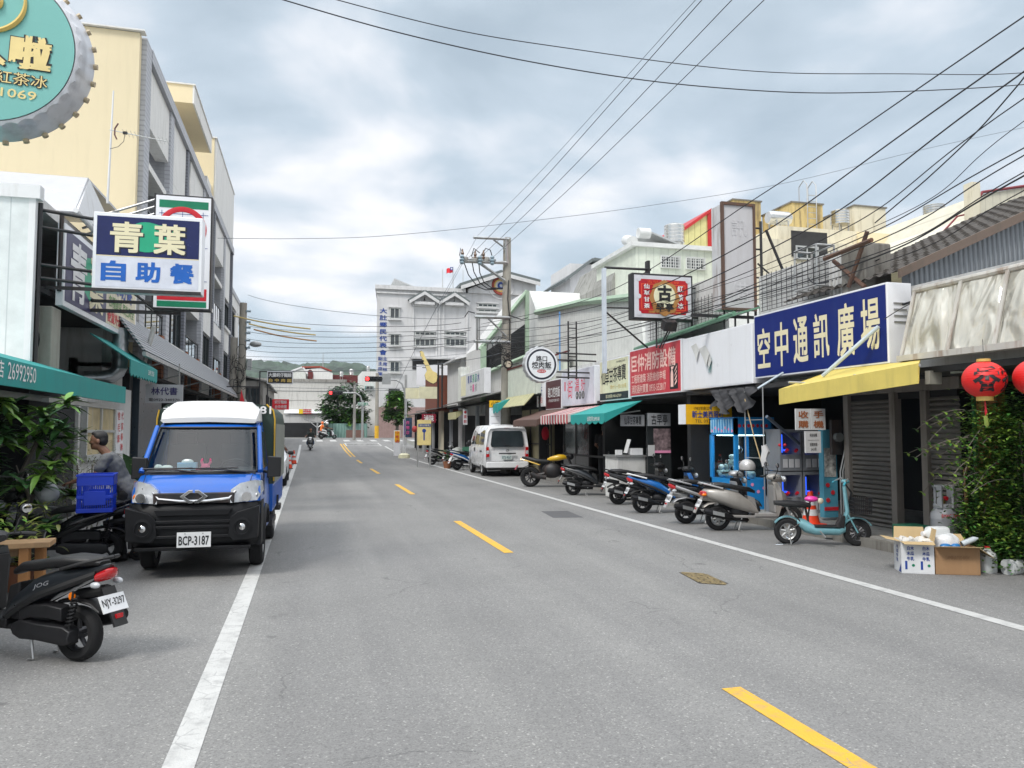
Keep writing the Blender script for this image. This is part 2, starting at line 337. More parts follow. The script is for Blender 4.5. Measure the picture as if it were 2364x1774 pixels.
for k in range(20):
    a = 2*math.pi*k/20
    for cxx in (3.9, 4.7): mb.cb((cxx+.28*math.cos(a), 65+.7*math.sin(a), gz(65+.7*math.sin(a))+.006), (.1, .22, .002))
sheet(mb, 3.9, 4.7, 65, 65.3, .006)
struct('white_road_markings', mb)
mb = MB(ypaint)
for y0, y1 in ((.5, 4.66), (10.5, 14.4), (20.7, 24.7), (31, 35), (41.2, 45.2)): sheet(mb, 2.66, 2.8, y0, y1, .004)
sheet(mb, 2.55, 2.66, 49, 66, .004); sheet(mb, 2.78, 2.89, 49, 66, .004)
struct('yellow_road_markings', mb)
mb = MB(conc); mb.box(8.02, 14, 8.35, 40, -.05, .15); mb.use(conc_d); mb.box(7.9, 8.02, 8.35, 13, -.05, .13); struct('pavement', mb)
# ------------------------------------------------------------------ wooded hills far behind
forest = mat('forest_canopy', (.035, .062, .036), .9, var=.7, sc=.05, island=0)
def ridge(name, y0, y1, x0, x1, prof, nx, ny, seed):
    vs = []; fs = []
    for j in range(ny):
        for i in range(nx):
            u = i/(nx-1); v = j/(ny-1); x = x0+(x1-x0)*u; y = y0+(y1-y0)*v
            h = prof(x)*math.sin(min(1, v*1.1)*math.pi/2)
            h += (noise.noise((x*.012+seed, y*.012, 1))*11+noise.noise((x*.05, y*.05, seed))*6+abs(noise.noise((x*.16, y*.16, seed)))*5)*min(1, 2.5*v)
            vs.append((x, y, h-6*(1-v)))
    for j in range(ny-1):
        for i in range(nx-1): fs.append((j*nx+i, j*nx+i+1, (j+1)*nx+i+1, (j+1)*nx+i))
    mb = MB(forest); mb.add(vs, fs); return struct(name, mb)
ridge('hills', 500, 1150, -500, 700, lambda x: 82+8*math.sin(x*.02+2)+6*math.sin(x*.045), 240, 60, 3.3)
# ------------------------------------------------------------------ little builders for walls and windows
def window(parent, fr, w, h, nx=2, ny=1, fm=None, gm=None, t=.06, d=.06, bars=False):
    mb = MB(fm or wfr); mb.M = fr
    for a, b, c, e in ((-w/2, w/2, h/2-t, h/2), (-w/2, w/2, -h/2, -h/2+t), (-w/2, -w/2+t, -h/2+t, h/2-t), (w/2-t, w/2, -h/2+t, h/2-t)): mb.box(a, b, c, e, -.02, d)
    for i in range(1, nx): x = -w/2+w*i/nx; mb.box(x-t*.4, x+t*.4, -h/2+t, h/2-t, -.01, d*.8)
    for i in range(1, ny): y = -h/2+h*i/ny; mb.box(-w/2+t, w/2-t, y-t*.35, y+t*.35, -.015, d*.7)
    o = obj('window', mb, parent); mb = MB(gm or glassd); mb.M = fr; mb.box(-w/2+t*.5, w/2-t*.5, -h/2+t*.5, h/2-t*.5, .004, .016); obj('pane', mb, o); return o
def wallx(mb, pts, X, d=.12):
    """a wall slab on the plane x = X, its outline given as picture points"""
    q = [FX(px, py, X) for px, py in pts]; return mb.prism([(p.y, p.z) for p in q], 'x', X, X+d)
def wally(mb, pts, Y, d=.12):
    q = [FY(px, py, Y) for px, py in pts]; return mb.prism([(p.x, p.z) for p in q], 'y', Y, Y+d)
# ------------------------------------------------------------------ right-hand shop row
def shop(name, label, y0, y1, near=True, farw=True, back=11.5, ceil=2.48, wallm=dark, top=3.8, side=None):
    t = thing(name, label, 'building', (9, (y0+y1)/2, 0))
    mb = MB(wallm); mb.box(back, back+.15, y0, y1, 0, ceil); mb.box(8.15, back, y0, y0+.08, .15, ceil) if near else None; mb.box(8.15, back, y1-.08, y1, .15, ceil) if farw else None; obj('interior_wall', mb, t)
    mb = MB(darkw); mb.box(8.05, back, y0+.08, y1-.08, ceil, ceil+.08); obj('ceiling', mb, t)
    mb = MB(off); mb.box(8.45, back, y0, y1, ceil+.08, top); obj('upper_wall', mb, t)
    return t
U1 = shop('restaurant_building', 'low restaurant building behind the vines and red lanterns', 3.5, 9.05, farw=False)
U2 = shop('phone_shop_building', 'low shop building with roller shutters under the long navy sign', 9.05, 15.5, near=False)
U3 = shop('stall_building', 'low building housing the herbal tea stall under the red fire equipment sign', 15.5, 20.6)
U4 = shop('eatery_building', 'low eatery building behind the brown and striped awnings', 20.6, 26)
# shutters of the phone shop
shut = stripes('brown_shutter_slats', (.19, .18, .165), (.10, .095, .085), 'z', .075, .3, .45, bump=.9)
def shutter(y0, y1, x=8.95, z1=2.2):
    mb = MB(shut); n = 26; pr = []
    for i in range(n*4+1):
        z = .16+(z1-.16)*i/(n*4); pr.append((x+.012*math.sin(i*math.pi/2), z))
    mb.add([(a, y0, b) for a, b in pr]+[(a, y1, b) for a, b in pr], [(i, i+1, i+1+len(pr), i+len(pr)) for i in range(len(pr)-1)], True)
    o = obj('roller_shutter', mb, U2, sharp=80); return o
shutter(10.28, 11.22); shutter(8.95, 9.5)
mb = MB(mat('worn_post', (.21, .19, .17), .7, dirt=.8))
for y in (10.2, 11.28, 9.56): mb.box(8.88, 9.02, y-.06, y+.06, .15, 2.3)
mb.box(8.9, 9.1, 8.9, 11.3, 2.3, 2.48); obj('shutter_frame', mb, U2, bev=.01)
mb = MB(dark); mb.box(8.96, 9.1, 9.0, 11.3, 2.2, 2.3); obj('shutter_box', mb, U2)
# upper storey over the shops: white wall behind a black lattice, ageing pillar
latt = MB(off); wallx(latt, [(1752, 640), (1935, 578), (1935, 676), (1752, 728)], 8.7, .12)
wallx(latt, [(1590, 660), (1672, 632), (1672, 770), (1600, 800), (1490, 812), (1490, 742)], 8.7, .12); obj('lattice_wall', latt, U2)
mb = MB(blk)
def grid(mb, ya, yb, za, zb, X, sy=.115, sz=.075, r=.0045):
    y = min(ya, yb)
    while y < max(ya, yb): mb.box(X-r, X+r, y-r, y+r, za, zb); y += sy
    z = za
    while z < zb: mb.box(X-r*.8, X+r*.8, min(ya, yb), max(ya, yb), z-r, z+r); z += sz
grid(mb, 11.05, 13.35, 4.05, 4.78, 8.62, .16, .075); grid(mb, 14.6, 18.6, 4.05, 4.75, 8.62, .16, .09); obj('window_lattice', mb, U2)
mb = MB(conc_d); mb.box(8.25, 8.75, 9.95, 10.5, 3.75, 4.62); o = obj('pillar', mb, U2, bev=.03)
mb = MB(off); mb.box(8.45, 8.62, 10.55, 11.0, 3.75, 4.6); [mb.box(8.42, 8.45, 10.58+.1*k, 10.61+.1*k, 3.75, 4.6) for k in range(5)]; mb.use(rust)
for p, q in (((8.2, 10.6, 4.45), (8.2, 9.9, 3.9)), ((8.15, 10.2, 3.95), (8.15, 9.75, 4.72)), ((8.1, 9.6, 4.55), (8.1, 10.7, 4.5))): mb.cyl(p, q, .035, 6)
obj('rusty_bracket', mb, U2)
mb = MB(steel); fz = [(8.25, 11.1, 4.15), (8.25, 11.7, 4.15), (8.25, 11.7, 4.85), (8.25, 11.1, 4.85)]; fb = [(8.6, b, c) for a, b, c in fz]
for i in range(4): mb.cyl(fz[i], fz[(i+1) % 4], .018, 6); mb.cyl(fb[i], fb[(i+1) % 4], .018, 6); mb.cyl(fz[i], fb[i], .018, 6)
obj('steel_cage', mb, U2)
# green edged tin roof line above signs
mb = MB(mat('green_roof_trim', C(120, 170, 140, .7), .5, dirt=.3))
q = [(8.12, 18.3, 3.80), (8.12, 16.2, 3.9), (8.12, 13.5, 4.02)]; mb.tube(q, .05, 8); mb.slab((8.12, 18.3, 3.8), (8.75, 18.3, 4.0), (8.75, 13.5, 4.2), (8.12, 13.5, 4.02), .03); obj('roof_edge', mb, U3)
# restaurant gable and tiled roof
gab = thing('tiled_house', 'old house with dark tiled roof and grey corrugated gable', 'building', (10, 10.5, 0))
mb = MB(corr_g); mb.prism([(8.45, 2.6), (13.5, 2.6), (13.5, 6.2), (8.45, 4.0)], 'y', 9.3, 9.42); obj('gable_wall', mb, gab)
tile = mat('dark_roof_tile', (.055, .048, .042), .85, var=.35, sc=5, dirt=.6, dcol=(.10, .09, .075), bump=.5, bsc=25)
mb = MB(tile); y0, y1 = 9.2, 12.0; nx, ny = 26, 60; x0, x1, z0, z1 = 8.2, 13.4, 3.98, 6.25; vs = []; fs = []
for i in range(nx+1):
    for s in (0, 1):
        for j in range(ny+1):
            u = (i+s*.98)/(nx+1); vs.append((x0+(x1-x0)*u, y0+(y1-y0)*j/ny+.0, z0+(z1-z0)*u+.028*(1-s)+.02*math.sin(j*math.pi*2*13/ny)+.012*noise.noise((i*.9, j*.4, 2))))
for r in range(2*nx+1):
    for j in range(ny): fs.append((r*(ny+1)+j, r*(ny+1)+j+1, (r+1)*(ny+1)+j+1, (r+1)*(ny+1)+j))
mb.add(vs, fs); obj('roof', mb, gab)
mb = MB(mat('brown_barge_board', (.13, .095, .075), .8, dirt=.6)); mb.slab((8.2, 9.16, 3.9), (13.4, 9.16, 6.17), (13.4, 9.16, 6.32), (8.2, 9.16, 4.03), -.05); obj('barge_board', mb, gab)
# ------------------------------------------------------------------ houses behind the right-hand row
def block(name, label, x0, x1, y0, y1, z1, m, cat='building', z0=0., parent=None):
    t = thing(name, label, cat, ((x0+x1)/2, (y0+y1)/2, z0)); mb = MB(m); mb.box(x0, x1, y0, y1, z0, z1); obj('wall', mb, t); return t
pg = thing('metal_house', 'pale green metal clad house with two barred windows and tanks on its roof', 'building', (13.5, 28, 0))
mb = MB(corr_gn); mb.box(11.6, 15.2, 26, 30, 2.6, 8.5); obj('wall', mb, pg)
mb = MB(wfr); mb.box(11.4, 15.3, 25.85, 30.1, 8.5, 8.66); obj('roof', mb, pg)
for x in (12.97, 14.0):
    wd = window(pg, frame((x, 25.97, 8.0-.02), NEAR), .78, .46, 4, 1, wfr, glassd, .04, .05); mb = MB(wfr); [mb.box(x-.39+.097*k-.01, x-.39+.097*k+.01, 25.88, 25.9, 7.75, 8.22) for k in range(9)]; [mb.box(x-.39, x+.39, 25.88, 25.9, z-.01, z+.01) for z in (7.76, 7.87, 7.99, 8.1, 8.21)]; obj('security_bars', mb, wd)
ry = thing('red_trimmed_house', 'yellow sheet metal house with red trim behind the pale green house', 'building', (17, 33, 0))
mb = MB(corr_cy); mb.prism([(14.6, 3), (18.4, 3), (18.4, 11.6), (17.5, 11.6), (14.6, 9.55)], 'y', 31, 36); obj('wall', mb, ry)
mb = MB(mat('red_trim', C(200, 50, 55, .8), .5)); mb.box(17.35, 17.6, 30.93, 30.99, 9, 11.6); obj('trim', mb, ry); mb = MB(MATS['red_trim']); mb.slab((14.4, 30.9, 9.42), (17.6, 30.9, 11.68), (17.6, 36, 11.68), (14.4, 36, 9.42), .12); obj('trim', mb, ry)
gh = thing('grey_house', 'narrow grey stained house beside the pale green metal house', 'building', (12, 30, 0))
mb = MB(mat('stained_grey_render', (.3, .3, .28), .85, dirt=.9, dcol=(.1, .09, .08))); mb.prism([(11.45, 3), (12.3, 3), (12.3, 8.75), (11.95, 8.75), (11.45, 7.6)], 'y', 28, 33); obj('wall', mb, gh)
cr = thing('cream_apartment', 'cream flat roofed apartment house behind the black lattice wall', 'building', (18, 28, 0))
mb = MB(cream); mb.box(15.2, 20.0, 24, 32, 2.6, 8.6); mb.box(16.6, 20.0, 24.5, 32, 8.6, 9.25); obj('wall', mb, cr)
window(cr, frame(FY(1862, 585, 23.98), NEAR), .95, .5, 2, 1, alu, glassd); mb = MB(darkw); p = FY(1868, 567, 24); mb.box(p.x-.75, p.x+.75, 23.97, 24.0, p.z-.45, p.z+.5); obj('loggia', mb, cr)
yb = thing('yellow_apartment', 'pale yellow apartment house to the near side of the cream one', 'building', (21.5, 28, 0))
mb = MB(yel); mb.box(20.02, 23.4, 24, 31, 2.6, 9.1); mb.box(20.3, 23.1, 25, 31, 9.1, 9.4); obj('wall', mb, yb)
window(yb, frame(FY(2021, 590, 23.98), NEAR), 1.1, .5, 3, 1, alu, glassd); window(yb, frame(FY(2090, 572, 23.98), NEAR), .8, .4, 2, 1, alu, glassd)
rr = thing('red_roof_house', 'cream corrugated house with dark red gabled roof edge above the tiled roof', 'building', (21, 23, 0))
mb = MB(stripes('cream_ribbed_sheet', (.60, .57, .46), (.5, .47, .38), 'x', .3, .12, .5, bump=-.4)); a = [FY(*p, 20) for p in ((2150, 560), (2160, 545), (2245, 500), (2270, 448), (2400, 428), (2400, 600), (2150, 600))]; mb.prism([(p.x, p.z) for p in a], 'y', 20, 26); obj('wall', mb, rr)
mb = MB(mat('dark_red_trim', C(120, 30, 40), .5)); q = [FY(*p, 19.96) for p in ((2240, 487), (2268, 444), (2400, 425))]; mb.tube(q, .05, 6); q = [FY(*p, 19.96) for p in ((2155, 560), (2210, 500), (2245, 492))]; mb.tube(q, .03, 6); obj('roof', mb, rr)
mb = MB(cream); p = FY(2236, 445, 19.9); mb.box(p.x-.16, p.x+.16, 19.6, 19.94, 8.2, p.z+.25); obj('chimney', mb, rr)
# roof boxes and tanks
def tank_box(px0, px1, py0, py1, Y, d, m, label, ladder=False):
    a = FY(px0, py0, Y); b = FY(px1, py1, Y); t = thing('roof_tower', label, 'roof tower', ((a.x+b.x)/2, Y+d/2, b.z)); mb = MB(m); mb.box(a.x, b.x, Y, Y+d, b.z-2, a.z); o = obj('wall', mb, t)
    mb = MB(conc_d); mb.box(a.x-.05, b.x+.05, Y-.05, Y+d+.05, a.z, a.z+.06); obj('cap', mb, t)
    if ladder:
        mb = MB(steel); xm = (a.x*.4+b.x*.6)
        for s in (-.22, .22):
            mb.tube([(xm+s, Y-.1, b.z-.3), (xm+s, Y-.1, a.z+.8), (xm+s, Y+.12, a.z+1.05), (xm+s, Y+.45, a.z+.85), (xm+s, Y+.45, a.z)], .022, 6)
        for k in range(6): mb.cyl((xm-.22, Y-.1, b.z+k*.25), (xm+.22, Y-.1, b.z+k*.25), .015, 6)
        obj('ladder', mb, t)
tank_box(1692, 1757, 462, 512, 30, 2.2, ylw2, 'stained yellow roof tower behind the tall blank sign')
tank_box(1828, 1900, 468, 522, 28, 2.2, ylw2, 'stained yellow roof tower with looped ladder rails', True)
tank_box(1972, 2046, 476, 540, 28, 2.6, cream, 'plain pale yellow roof tower without ladder')
inox = mat('stainless_tank', (.62, .62, .6), .22, .9, var=.05, dirt=.15)
def tank(px, py0, py1, Y, wpx, label, horiz=False):
    a, b = FY(px, py0, Y), FY(px, py1, Y); r = (FY(px+wpx/2, py0, Y).x-a.x); t = thing('water_tank', label, 'water tank', (b.x, Y, b.z)); mb = MB(inox); h = a.z-b.z
    if horiz: mb.lathe([(0, -r*1.1), (r*.5, -r*1.08), (h*.5, -r*.85), (h*.5, r*.85), (r*.5, r*1.08), (0, r*1.1)], (b.x, Y, b.z+h*.5), 'x', 20)
    else:
        pr = [(0, 0), (r*.95, 0)]
        for k in range(5): z = h*.86*k/5; pr += [(r, z+.01), (r, z+h*.12), (r*.965, z+h*.145), (r, z+h*.17)]
        mb.lathe(pr+[(r*.97, h*.88), (r*.5, h*.98), (0, h)], (b.x, Y, b.z), 'z', 24)
    obj('shell', mb, t, sharp=30); mb = MB(steel)
    for i in range(4): a_ = math.pi/4+i*math.pi/2; mb.cyl((b.x+r*.8*math.cos(a_), Y+r*.8*math.sin(a_), b.z-.8), (b.x+r*.8*math.cos(a_), Y+r*.8*math.sin(a_), b.z+(.12 if horiz else .0)), .03, 6)
    obj('stand', mb, t)
tank(1557, 516, 563, 27, 42, 'round stainless water tank on the pale green metal house'); tank(1798, 489, 520, 26, 46, 'horizontal stainless water tank beside the yellow roof towers', True)
tank(1940, 484, 520, 28, 36, 'stainless water tank between the two yellow roof towers'); tank(2157, 472, 506, 26, 38, 'stainless water tank beside the dark red roof edge')
sh = thing('solar_heater', 'white solar water heater panels on the pale green metal house', 'solar heater', (12.1, 26.8, 8.6))
mb = MB(wfr); mb.cyl((11.6, 26.3, 8.75), (12.2, 28.2, 9.3), .22, 12); mb.cyl((11.75, 26.1, 9.05), (12.2, 26.1, 9.05), .2, 12); obj('boiler', mb, sh); mb = MB(alu); mb.slab((12.2, 26.2, 9.15), (13.5, 26.2, 8.72), (13.5, 27.8, 8.72), (12.2, 27.8, 9.15), .06); obj('panel', mb, sh)
# ------------------------------------------------------------------ left: tall yellow and grey terrace
brickp = stripes('orange_tile_pilaster', C(190, 120, 85, .6), C(120, 90, 75, .6), 'z', .12, .2, .7); darkp = stripes('grey_tile_pilaster', (.19, .20, .23), (.10, .105, .12), 'z', .12, .25, .6)
greyt = stripes('pale_grey_tile', (.46, .47, .50), (.35, .36, .39), 'z', .14, .3, .6); greyr = stripes('grey_tile_recess', (.33, .34, .36), (.27, .28, .30), 'z', .12, .12, .7)
wp = mat('white_wall_panel', (.74, .74, .72), .8, var=.04, dirt=.2)
ter = thing('terrace_building', 'tall pale yellow and grey terrace building with balconies behind the blue buffet sign', 'building', (-9, 40, 0))
XF = -4.5
mb = MB(yel); mb.box(-14, -5.5, 22.0, 47.5, 0, 12.4); mb.box(-5.5, -4.55, 22.0, 22.25, 3.2, 12.4); mb.box(-14, -5.5, 47.5, 58, 0, 10.2); obj('wall', mb, ter)
mb = MB(greyr); mb.box(-5.5, -5.42, 22.25, 57.9, 3.2, 12.2 - 2.2); mb.box(-5.5, -5.42, 22.25, 47.4, 10, 12.2)
mods = [22.0, 30.2, 38.6, 47.4]
for y in mods[1:]: mb.box(-5.42, -4.62, y-.5, y-.26, 3.2, 10.2)
for y in mods[:3]: mb.box(-5.42, -4.62, y+4.4, y+5.1, 3.2, 12.0)
obj('recess_wall', mb, ter)
for y in mods[1:]: obj('dark_pilaster', MB(darkp).box(-4.85, -4.44, y-.25, y+.15, 3.2, 12.1), ter)
obj('dark_pilaster', MB(darkp).box(-4.6, -4.44, 57.4, 57.9, 3, 10.2), ter)
mb = MB(greyt); mb.box(-4.85, -4.42, 22.26, 22.95, 3.2, 12.4); mb.box(-4.9, -4.40, 22.95, 47.6, 12.05, 12.42); mb.box(-4.9, -4.47, 47.6, 57.9, 9.9, 10.2)
for y in mods[:3]: mb.box(-4.8, -4.46, y+4.45, y+5.05, 3.2, 12.05)
obj('frame_band', mb, ter)
for y in mods[:3]: obj('orange_pilaster', MB(brickp).box(-4.75, -4.48, y+4.0, y+4.4, 3.2, 4.7), ter); obj('orange_pilaster', MB(brickp).box(-4.75, -4.48, y+.97, y+1.2, 3.2, 4.7), ter)
for y in mods[:3]:
    sp_ = lambda *q: obj('spandrel', MB(wp).box(*q), ter)
    sp_(-4.9, -4.52, y+.97, y+4.44, 10.35, 12.04); sp_(-4.9, -4.52, y+5.08, y+7.92, 10.0, 12.04)      # white panels under the eave
    for z in (4.4, 7.2): sp_(-4.9, -4.50, y+5.08, y+7.92, z-1.15, z); obj('sill', MB(wp).box(-4.95, -4.40, y+5.08, y+7.92, z, z+.16), ter)
    sp_(-5.42, -4.55, y+.97, y+4.44, 6.35, 7.0); sp_(-5.42, -4.55, y+.97, y+4.44, 9.2, 9.4); sp_(-4.8, -4.52, y+5.08, y+7.92, 9.0, 9.99)
mb = MB(wp); mb.box(-4.95, -4.52, 47.6, 57.4, 3.4, 4.4); mb.box(-4.95, -4.52, 47.6, 57.4, 6.2, 7.2); mb.box(-4.95, -4.52, 47.6, 57.4, 9.2, 9.9); mb.box(-4.95, -4.54, 51, 53, 3, 9.9)
obj('spandrel', mb, ter)
blackf = mat('dark_window_frame', (.025, .03, .032), .4, .3); railg = glass('balcony_glass', (.6, .75, .75), .02, .35)
for y in mods[:3]:
    for z in (4.56+.72, 7.36+.72): window(ter, frame((-4.62, y+6.5, z), WEST), 2.8, 1.44, 3, 1, blackf, glassd, .07, .08)
    for z in (5.1, 8.0): window(ter, frame((-5.40, y+2.7, z), WEST), 2.2, 2.1, 2, 1, blackf, glassd, .07, .06)
    for z in (4.3, 7.0):
        mb = MB(blackf); mb.box(-4.60, -4.54, y+1.0, y+4.4, z+.98, z+1.04)
        for k in range(5): mb.box(-4.59, -4.55, y+1.0+k*.84, y+1.04+k*.84, z, z+1)
        o = obj('balcony_rail', mb, ter); mb = MB(railg); mb.box(-4.575, -4.565, y+1.05, y+4.35, z+.05, z+.95); obj('pane', mb, o)
for y in (49.5, 55.3):
    for z in (5.3, 8.2): window(ter, frame((-4.62, y, z), WEST), 1.6, 1.6, 2, 1, blackf, glassd, .07, .08)
# stair towers on its roof
mb = MB(yel); mb.box(-9, -4.5, 31, 36.5, 14.25, 14.95); mb.box(-9, -6.05, 31.05, 36.5, 12.4, 14.25); mb.box(-9, -4.5, 38, 47, 12.4, 15.5); obj('roof_tower', mb, ter)
mb = MB(wp); mb.box(-4.5, -4.42, 38.05, 47, 12.5, 15.5); mb.box(-4.5, -4.44, 31, 36.5, 14.25, 14.95); mb.box(-6.3, -4.6, 36.5, 38, 12.4, 13.2); obj('tower_cladding', mb, ter)
mb = MB(greyr); mb.box(-6.04, -5.98, 31.4, 36.4, 12.45, 14.2); obj('tower_recess', mb, ter)
for q in ((-9.05, -4.40, 30.95, 36.55, 14.95, 15.0), (-9.05, -4.38, 37.95, 47.05, 15.5, 15.56), (-14.1, -4.42, 21.9, 22.2, 12.42, 12.46)): obj('parapet_cap', MB(wp).box(*q), ter)
# corrugated long awning over its ground floor
corr_l = stripes('grey_ribbed_awning', (.36, .37, .39), (.22, .23, .25), 'z', .085, .45, .45, bump=.8)
aw = thing('ribbed_awning', 'long grey ribbed metal awning along the terrace ground floor', 'awning', (-4.2, 36, 3.4)); mb = MB(corr_l); mb.slab((-3.75, 19.5, 3.55), (-3.75, 50, 3.55), (-4.48, 50, 4.55), (-4.48, 19.5, 4.55), .05); obj('sheet', mb, aw)
mb = MB(steel); mb.box(-3.78, -3.7, 19.5, 50, 3.45, 3.55); [mb.cyl((-4.45, y, 3.3), (-3.75, y, 3.5), .025, 6) for y in range(22, 50, 4)]; obj('frame', mb, aw)
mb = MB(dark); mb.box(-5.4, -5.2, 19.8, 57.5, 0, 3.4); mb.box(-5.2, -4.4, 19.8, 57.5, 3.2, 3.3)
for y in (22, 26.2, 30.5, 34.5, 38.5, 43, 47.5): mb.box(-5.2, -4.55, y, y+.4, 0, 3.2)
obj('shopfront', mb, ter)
# ------------------------------------------------------------------ left: buffet shop
bf = thing('buffet_building', 'white metal clad buffet shop with open dark recess on the left', 'building', (-7, 17, 0))
corr_lw = stripes('white_box_rib_cladding', (.66, .70, .70), (.5, .54, .55), 'x', .3, .06, .4, bump=-.5)
mb = MB(corr_lw); mb.box(-9, -4.62, 14.45, 14.55, 2.75, 5.62); obj('side_cladding', mb, bf)
mb = MB(white); mb.box(-9, -4.45, 14.4, 14.62, 5.62, 5.85); mb.box(-4.62, -4.52, 14.44, 14.56, 2.75, 5.62); obj('capping', mb, bf)
mb = MB(off); mb.box(-9, -5.6, 14.55, 22, 0, 2.7); mb.box(-5.6, -4.5, 17.3, 22, 0, 2.75); mb.box(-9, -4.55, 14.9, 21.9, 5.55, 5.75); mb.box(-9, -4.7, 19.8, 21.9, 2.75, 5.55); obj('wall', mb, bf)
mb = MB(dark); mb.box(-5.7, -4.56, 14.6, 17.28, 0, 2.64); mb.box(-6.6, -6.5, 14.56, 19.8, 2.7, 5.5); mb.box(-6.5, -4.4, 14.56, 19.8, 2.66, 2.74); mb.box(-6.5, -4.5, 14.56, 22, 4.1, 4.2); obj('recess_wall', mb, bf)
mb = MB(blk)
for z in (5.5, 5.2, 4.55, 4.32): mb.cyl((-4.5, 14.7, z), (-3.78, 15.02, z-.02), .03, 6)
mb.cyl((-4.5, 14.62, 2.8), (-4.5, 14.62, 5.6), .04, 6); mb.cyl((-4.36, 15.3, 4.2), (-4.36, 15.3, 5.6), .04, 6); mb.box(-4.5, -1.95, 14.98, 15.02, 4.18, 4.24); obj('sign_bracket', mb, bf)
# roof over: vinyl and eave
mb = MB(mat('milky_vinyl', (.46, .46, .47), .25, var=.05, dirt=.3, dcol=(.45, .42, .38))); mb.slab((-10, 16, 5.8), (-4.35, 16, 5.8), (-4.55, 17.6, 6.95), (-10, 17.6, 6.95), .05); mb.slab((-10, 17.6, 6.95), (-4.55, 17.6, 6.95), (-4.55, 21.5, 7.0), (-10, 21.5, 7.0), .05); obj('vinyl_roof', mb, bf)
mb = MB(white); mb.slab((-4.3, 16.0, 5.85), (-4.55, 17.7, 7.0), (-4.45, 21.8, 5.7), (-4.3, 21.8, 5.6), .06); mb.cyl((-4.3, 15.9, 5.85), (-4.3, 22, 5.5), .05, 8); obj('eave', mb, bf)
# fascia sign on the buffet shop
purp = mat('purple_navy_film', C(60, 56, 92), .4, var=.15); leafg = mat('green_leaf_film', C(30, 160, 120), .4)
fs = thing('fascia_sign', 'long buffet fascia sign, navy then cream, with green leaf and red phone number', 'sign', (-4.3, 18, 4.4))
mb = MB(signw); mb.box(-4.42, -4.3, 15.3, 21.3, 3.95, 5.45); mb.use(purp); mb.box(-4.3, -4.294, 15.4, 18.3, 4.05, 5.35); mb.use(cream); mb.box(-4.3, -4.294, 18.3, 21.2, 4.05, 5.35)
mb.text('青', frame((-4.29, 16.2, 4.7), WEST), 1.1, 1.15, inkw, .03); mb.text('葉', frame((-4.29, 17.5, 4.7), WEST), 1.1, 1.15, creaml, .03); mb.use(leafg); mb.prism([(16.4, 4.5), (17, 4.3), (17.4, 4.7), (17.2, 5.2), (16.6, 5.1)], 'x', -4.2935, -4.292)
mb.text('自助餐', frame((-4.29, 19.8, 5.03), WEST), 1.9, .5, inkn, .03); mb.text('各種飯菜 菜色齊全', frame((-4.29, 19.75, 4.58), WEST), 2.5, .26, mat('green_letter_film', C(90, 140, 70), .5), .01); mb.text('便當外送:26983108', frame((-4.29, 19.75, 4.23), WEST), 2.7, .26, inkr, .02); obj('panel', mb, fs)
# ------------------------------------------------------------------ left: single storey shop with teal canopy
lo = thing('low_shop_building', 'dark single storey shop behind the plants under the long teal canopy', 'building', (-7, 9, 0))
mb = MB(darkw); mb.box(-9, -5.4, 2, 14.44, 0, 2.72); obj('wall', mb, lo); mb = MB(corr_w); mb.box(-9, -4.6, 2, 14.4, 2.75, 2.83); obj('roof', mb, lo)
cy = thing('teal_canopy', 'long teal canvas canopy with white phone number over the plants', 'awning', (-4, 10, 2.3)); mb = MB(teal)
mb.slab((-3.4, 5, 2.56), (-3.4, 16.05, 2.47), (-4.6, 16.05, 2.86), (-4.6, 5, 2.9), .02); mb.box(-3.42, -3.38, 5, 16.05, 2.22, 2.53); mb.prism([(-3.4, 2.22), (-3.4, 2.47), (-4.6, 2.86), (-4.6, 2.7)], 'y', 16.05, 16.07)
mb.text('26992950', frame((-3.375, 10.55, 2.4), WEST), .95, .2, inkw, .0); mb.text('店', frame((-3.375, 9.85, 2.4), WEST), .2, .2, inkw, .01); obj('canvas', mb, cy)
mb = MB(alu); mb.box(-3.9, -3.82, 5, 15.9, 2.14, 2.22); mb.box(-3.6, -3.5, 12, 15.9, 2.1, 2.16); obj('frame', mb, cy)
t2 = thing('teal_awning', 'small teal awning with scalloped hem beside the steel duct', 'awning', (-4, 19.4, 3)); mb = MB(teal)
mb.slab((-3.7, 17.9, 3.2), (-3.7, 20.9, 3.2), (-4.5, 20.9, 3.75), (-4.5, 17.9, 3.75), .02)
for k in range(10): y = 17.9+k*.3; mb.prism([(y, 3.22), (y+.3, 3.22), (y+.3, 2.93), (y+.15, 2.87), (y, 2.93)], 'x', -3.71, -3.69)
mb.text('26993 2950', frame((-3.685, 20.1, 3.08), WEST), .7, .12, inkw); obj('canvas', mb, t2)
# wall details left: poster window, notices, door post, AC, duct
pw = thing('display_window', 'aluminium framed shop window papered with yellowed posters behind the man', 'window', (-4.4, 18.6, 1.1)); mb = MB(alu); mb.box(-4.49, -4.36, 17.45, 19.9, 1.08, 1.2); mb.box(-4.49, -4.36, 17.45, 19.9, 2.2, 2.3)
for y in (17.45, 18.6, 19.8): mb.box(-4.49, -4.38, y, y+.08, 1.2, 2.2)
mb.box(-4.49, -4.37, 17.45, 19.9, 1.66, 1.72); obj('frame', mb, pw); mb = MB(mat('aged_poster', C(214, 196, 150, .7), .6, var=.35, sc=1.5, dirt=.6, dcol=(.4, .38, .33))); mb.box(-4.47, -4.42, 17.5, 19.8, 1.2, 2.2); obj('pane', mb, pw)
nb = thing('notice_board', 'white vertical notice with red handwritten characters on the left wall', 'notice', (-4.4, 20.6, 1.2)); mb = MB(signw); mb.box(-4.49, -4.44, 20.25, 20.95, 1.15, 2.2)
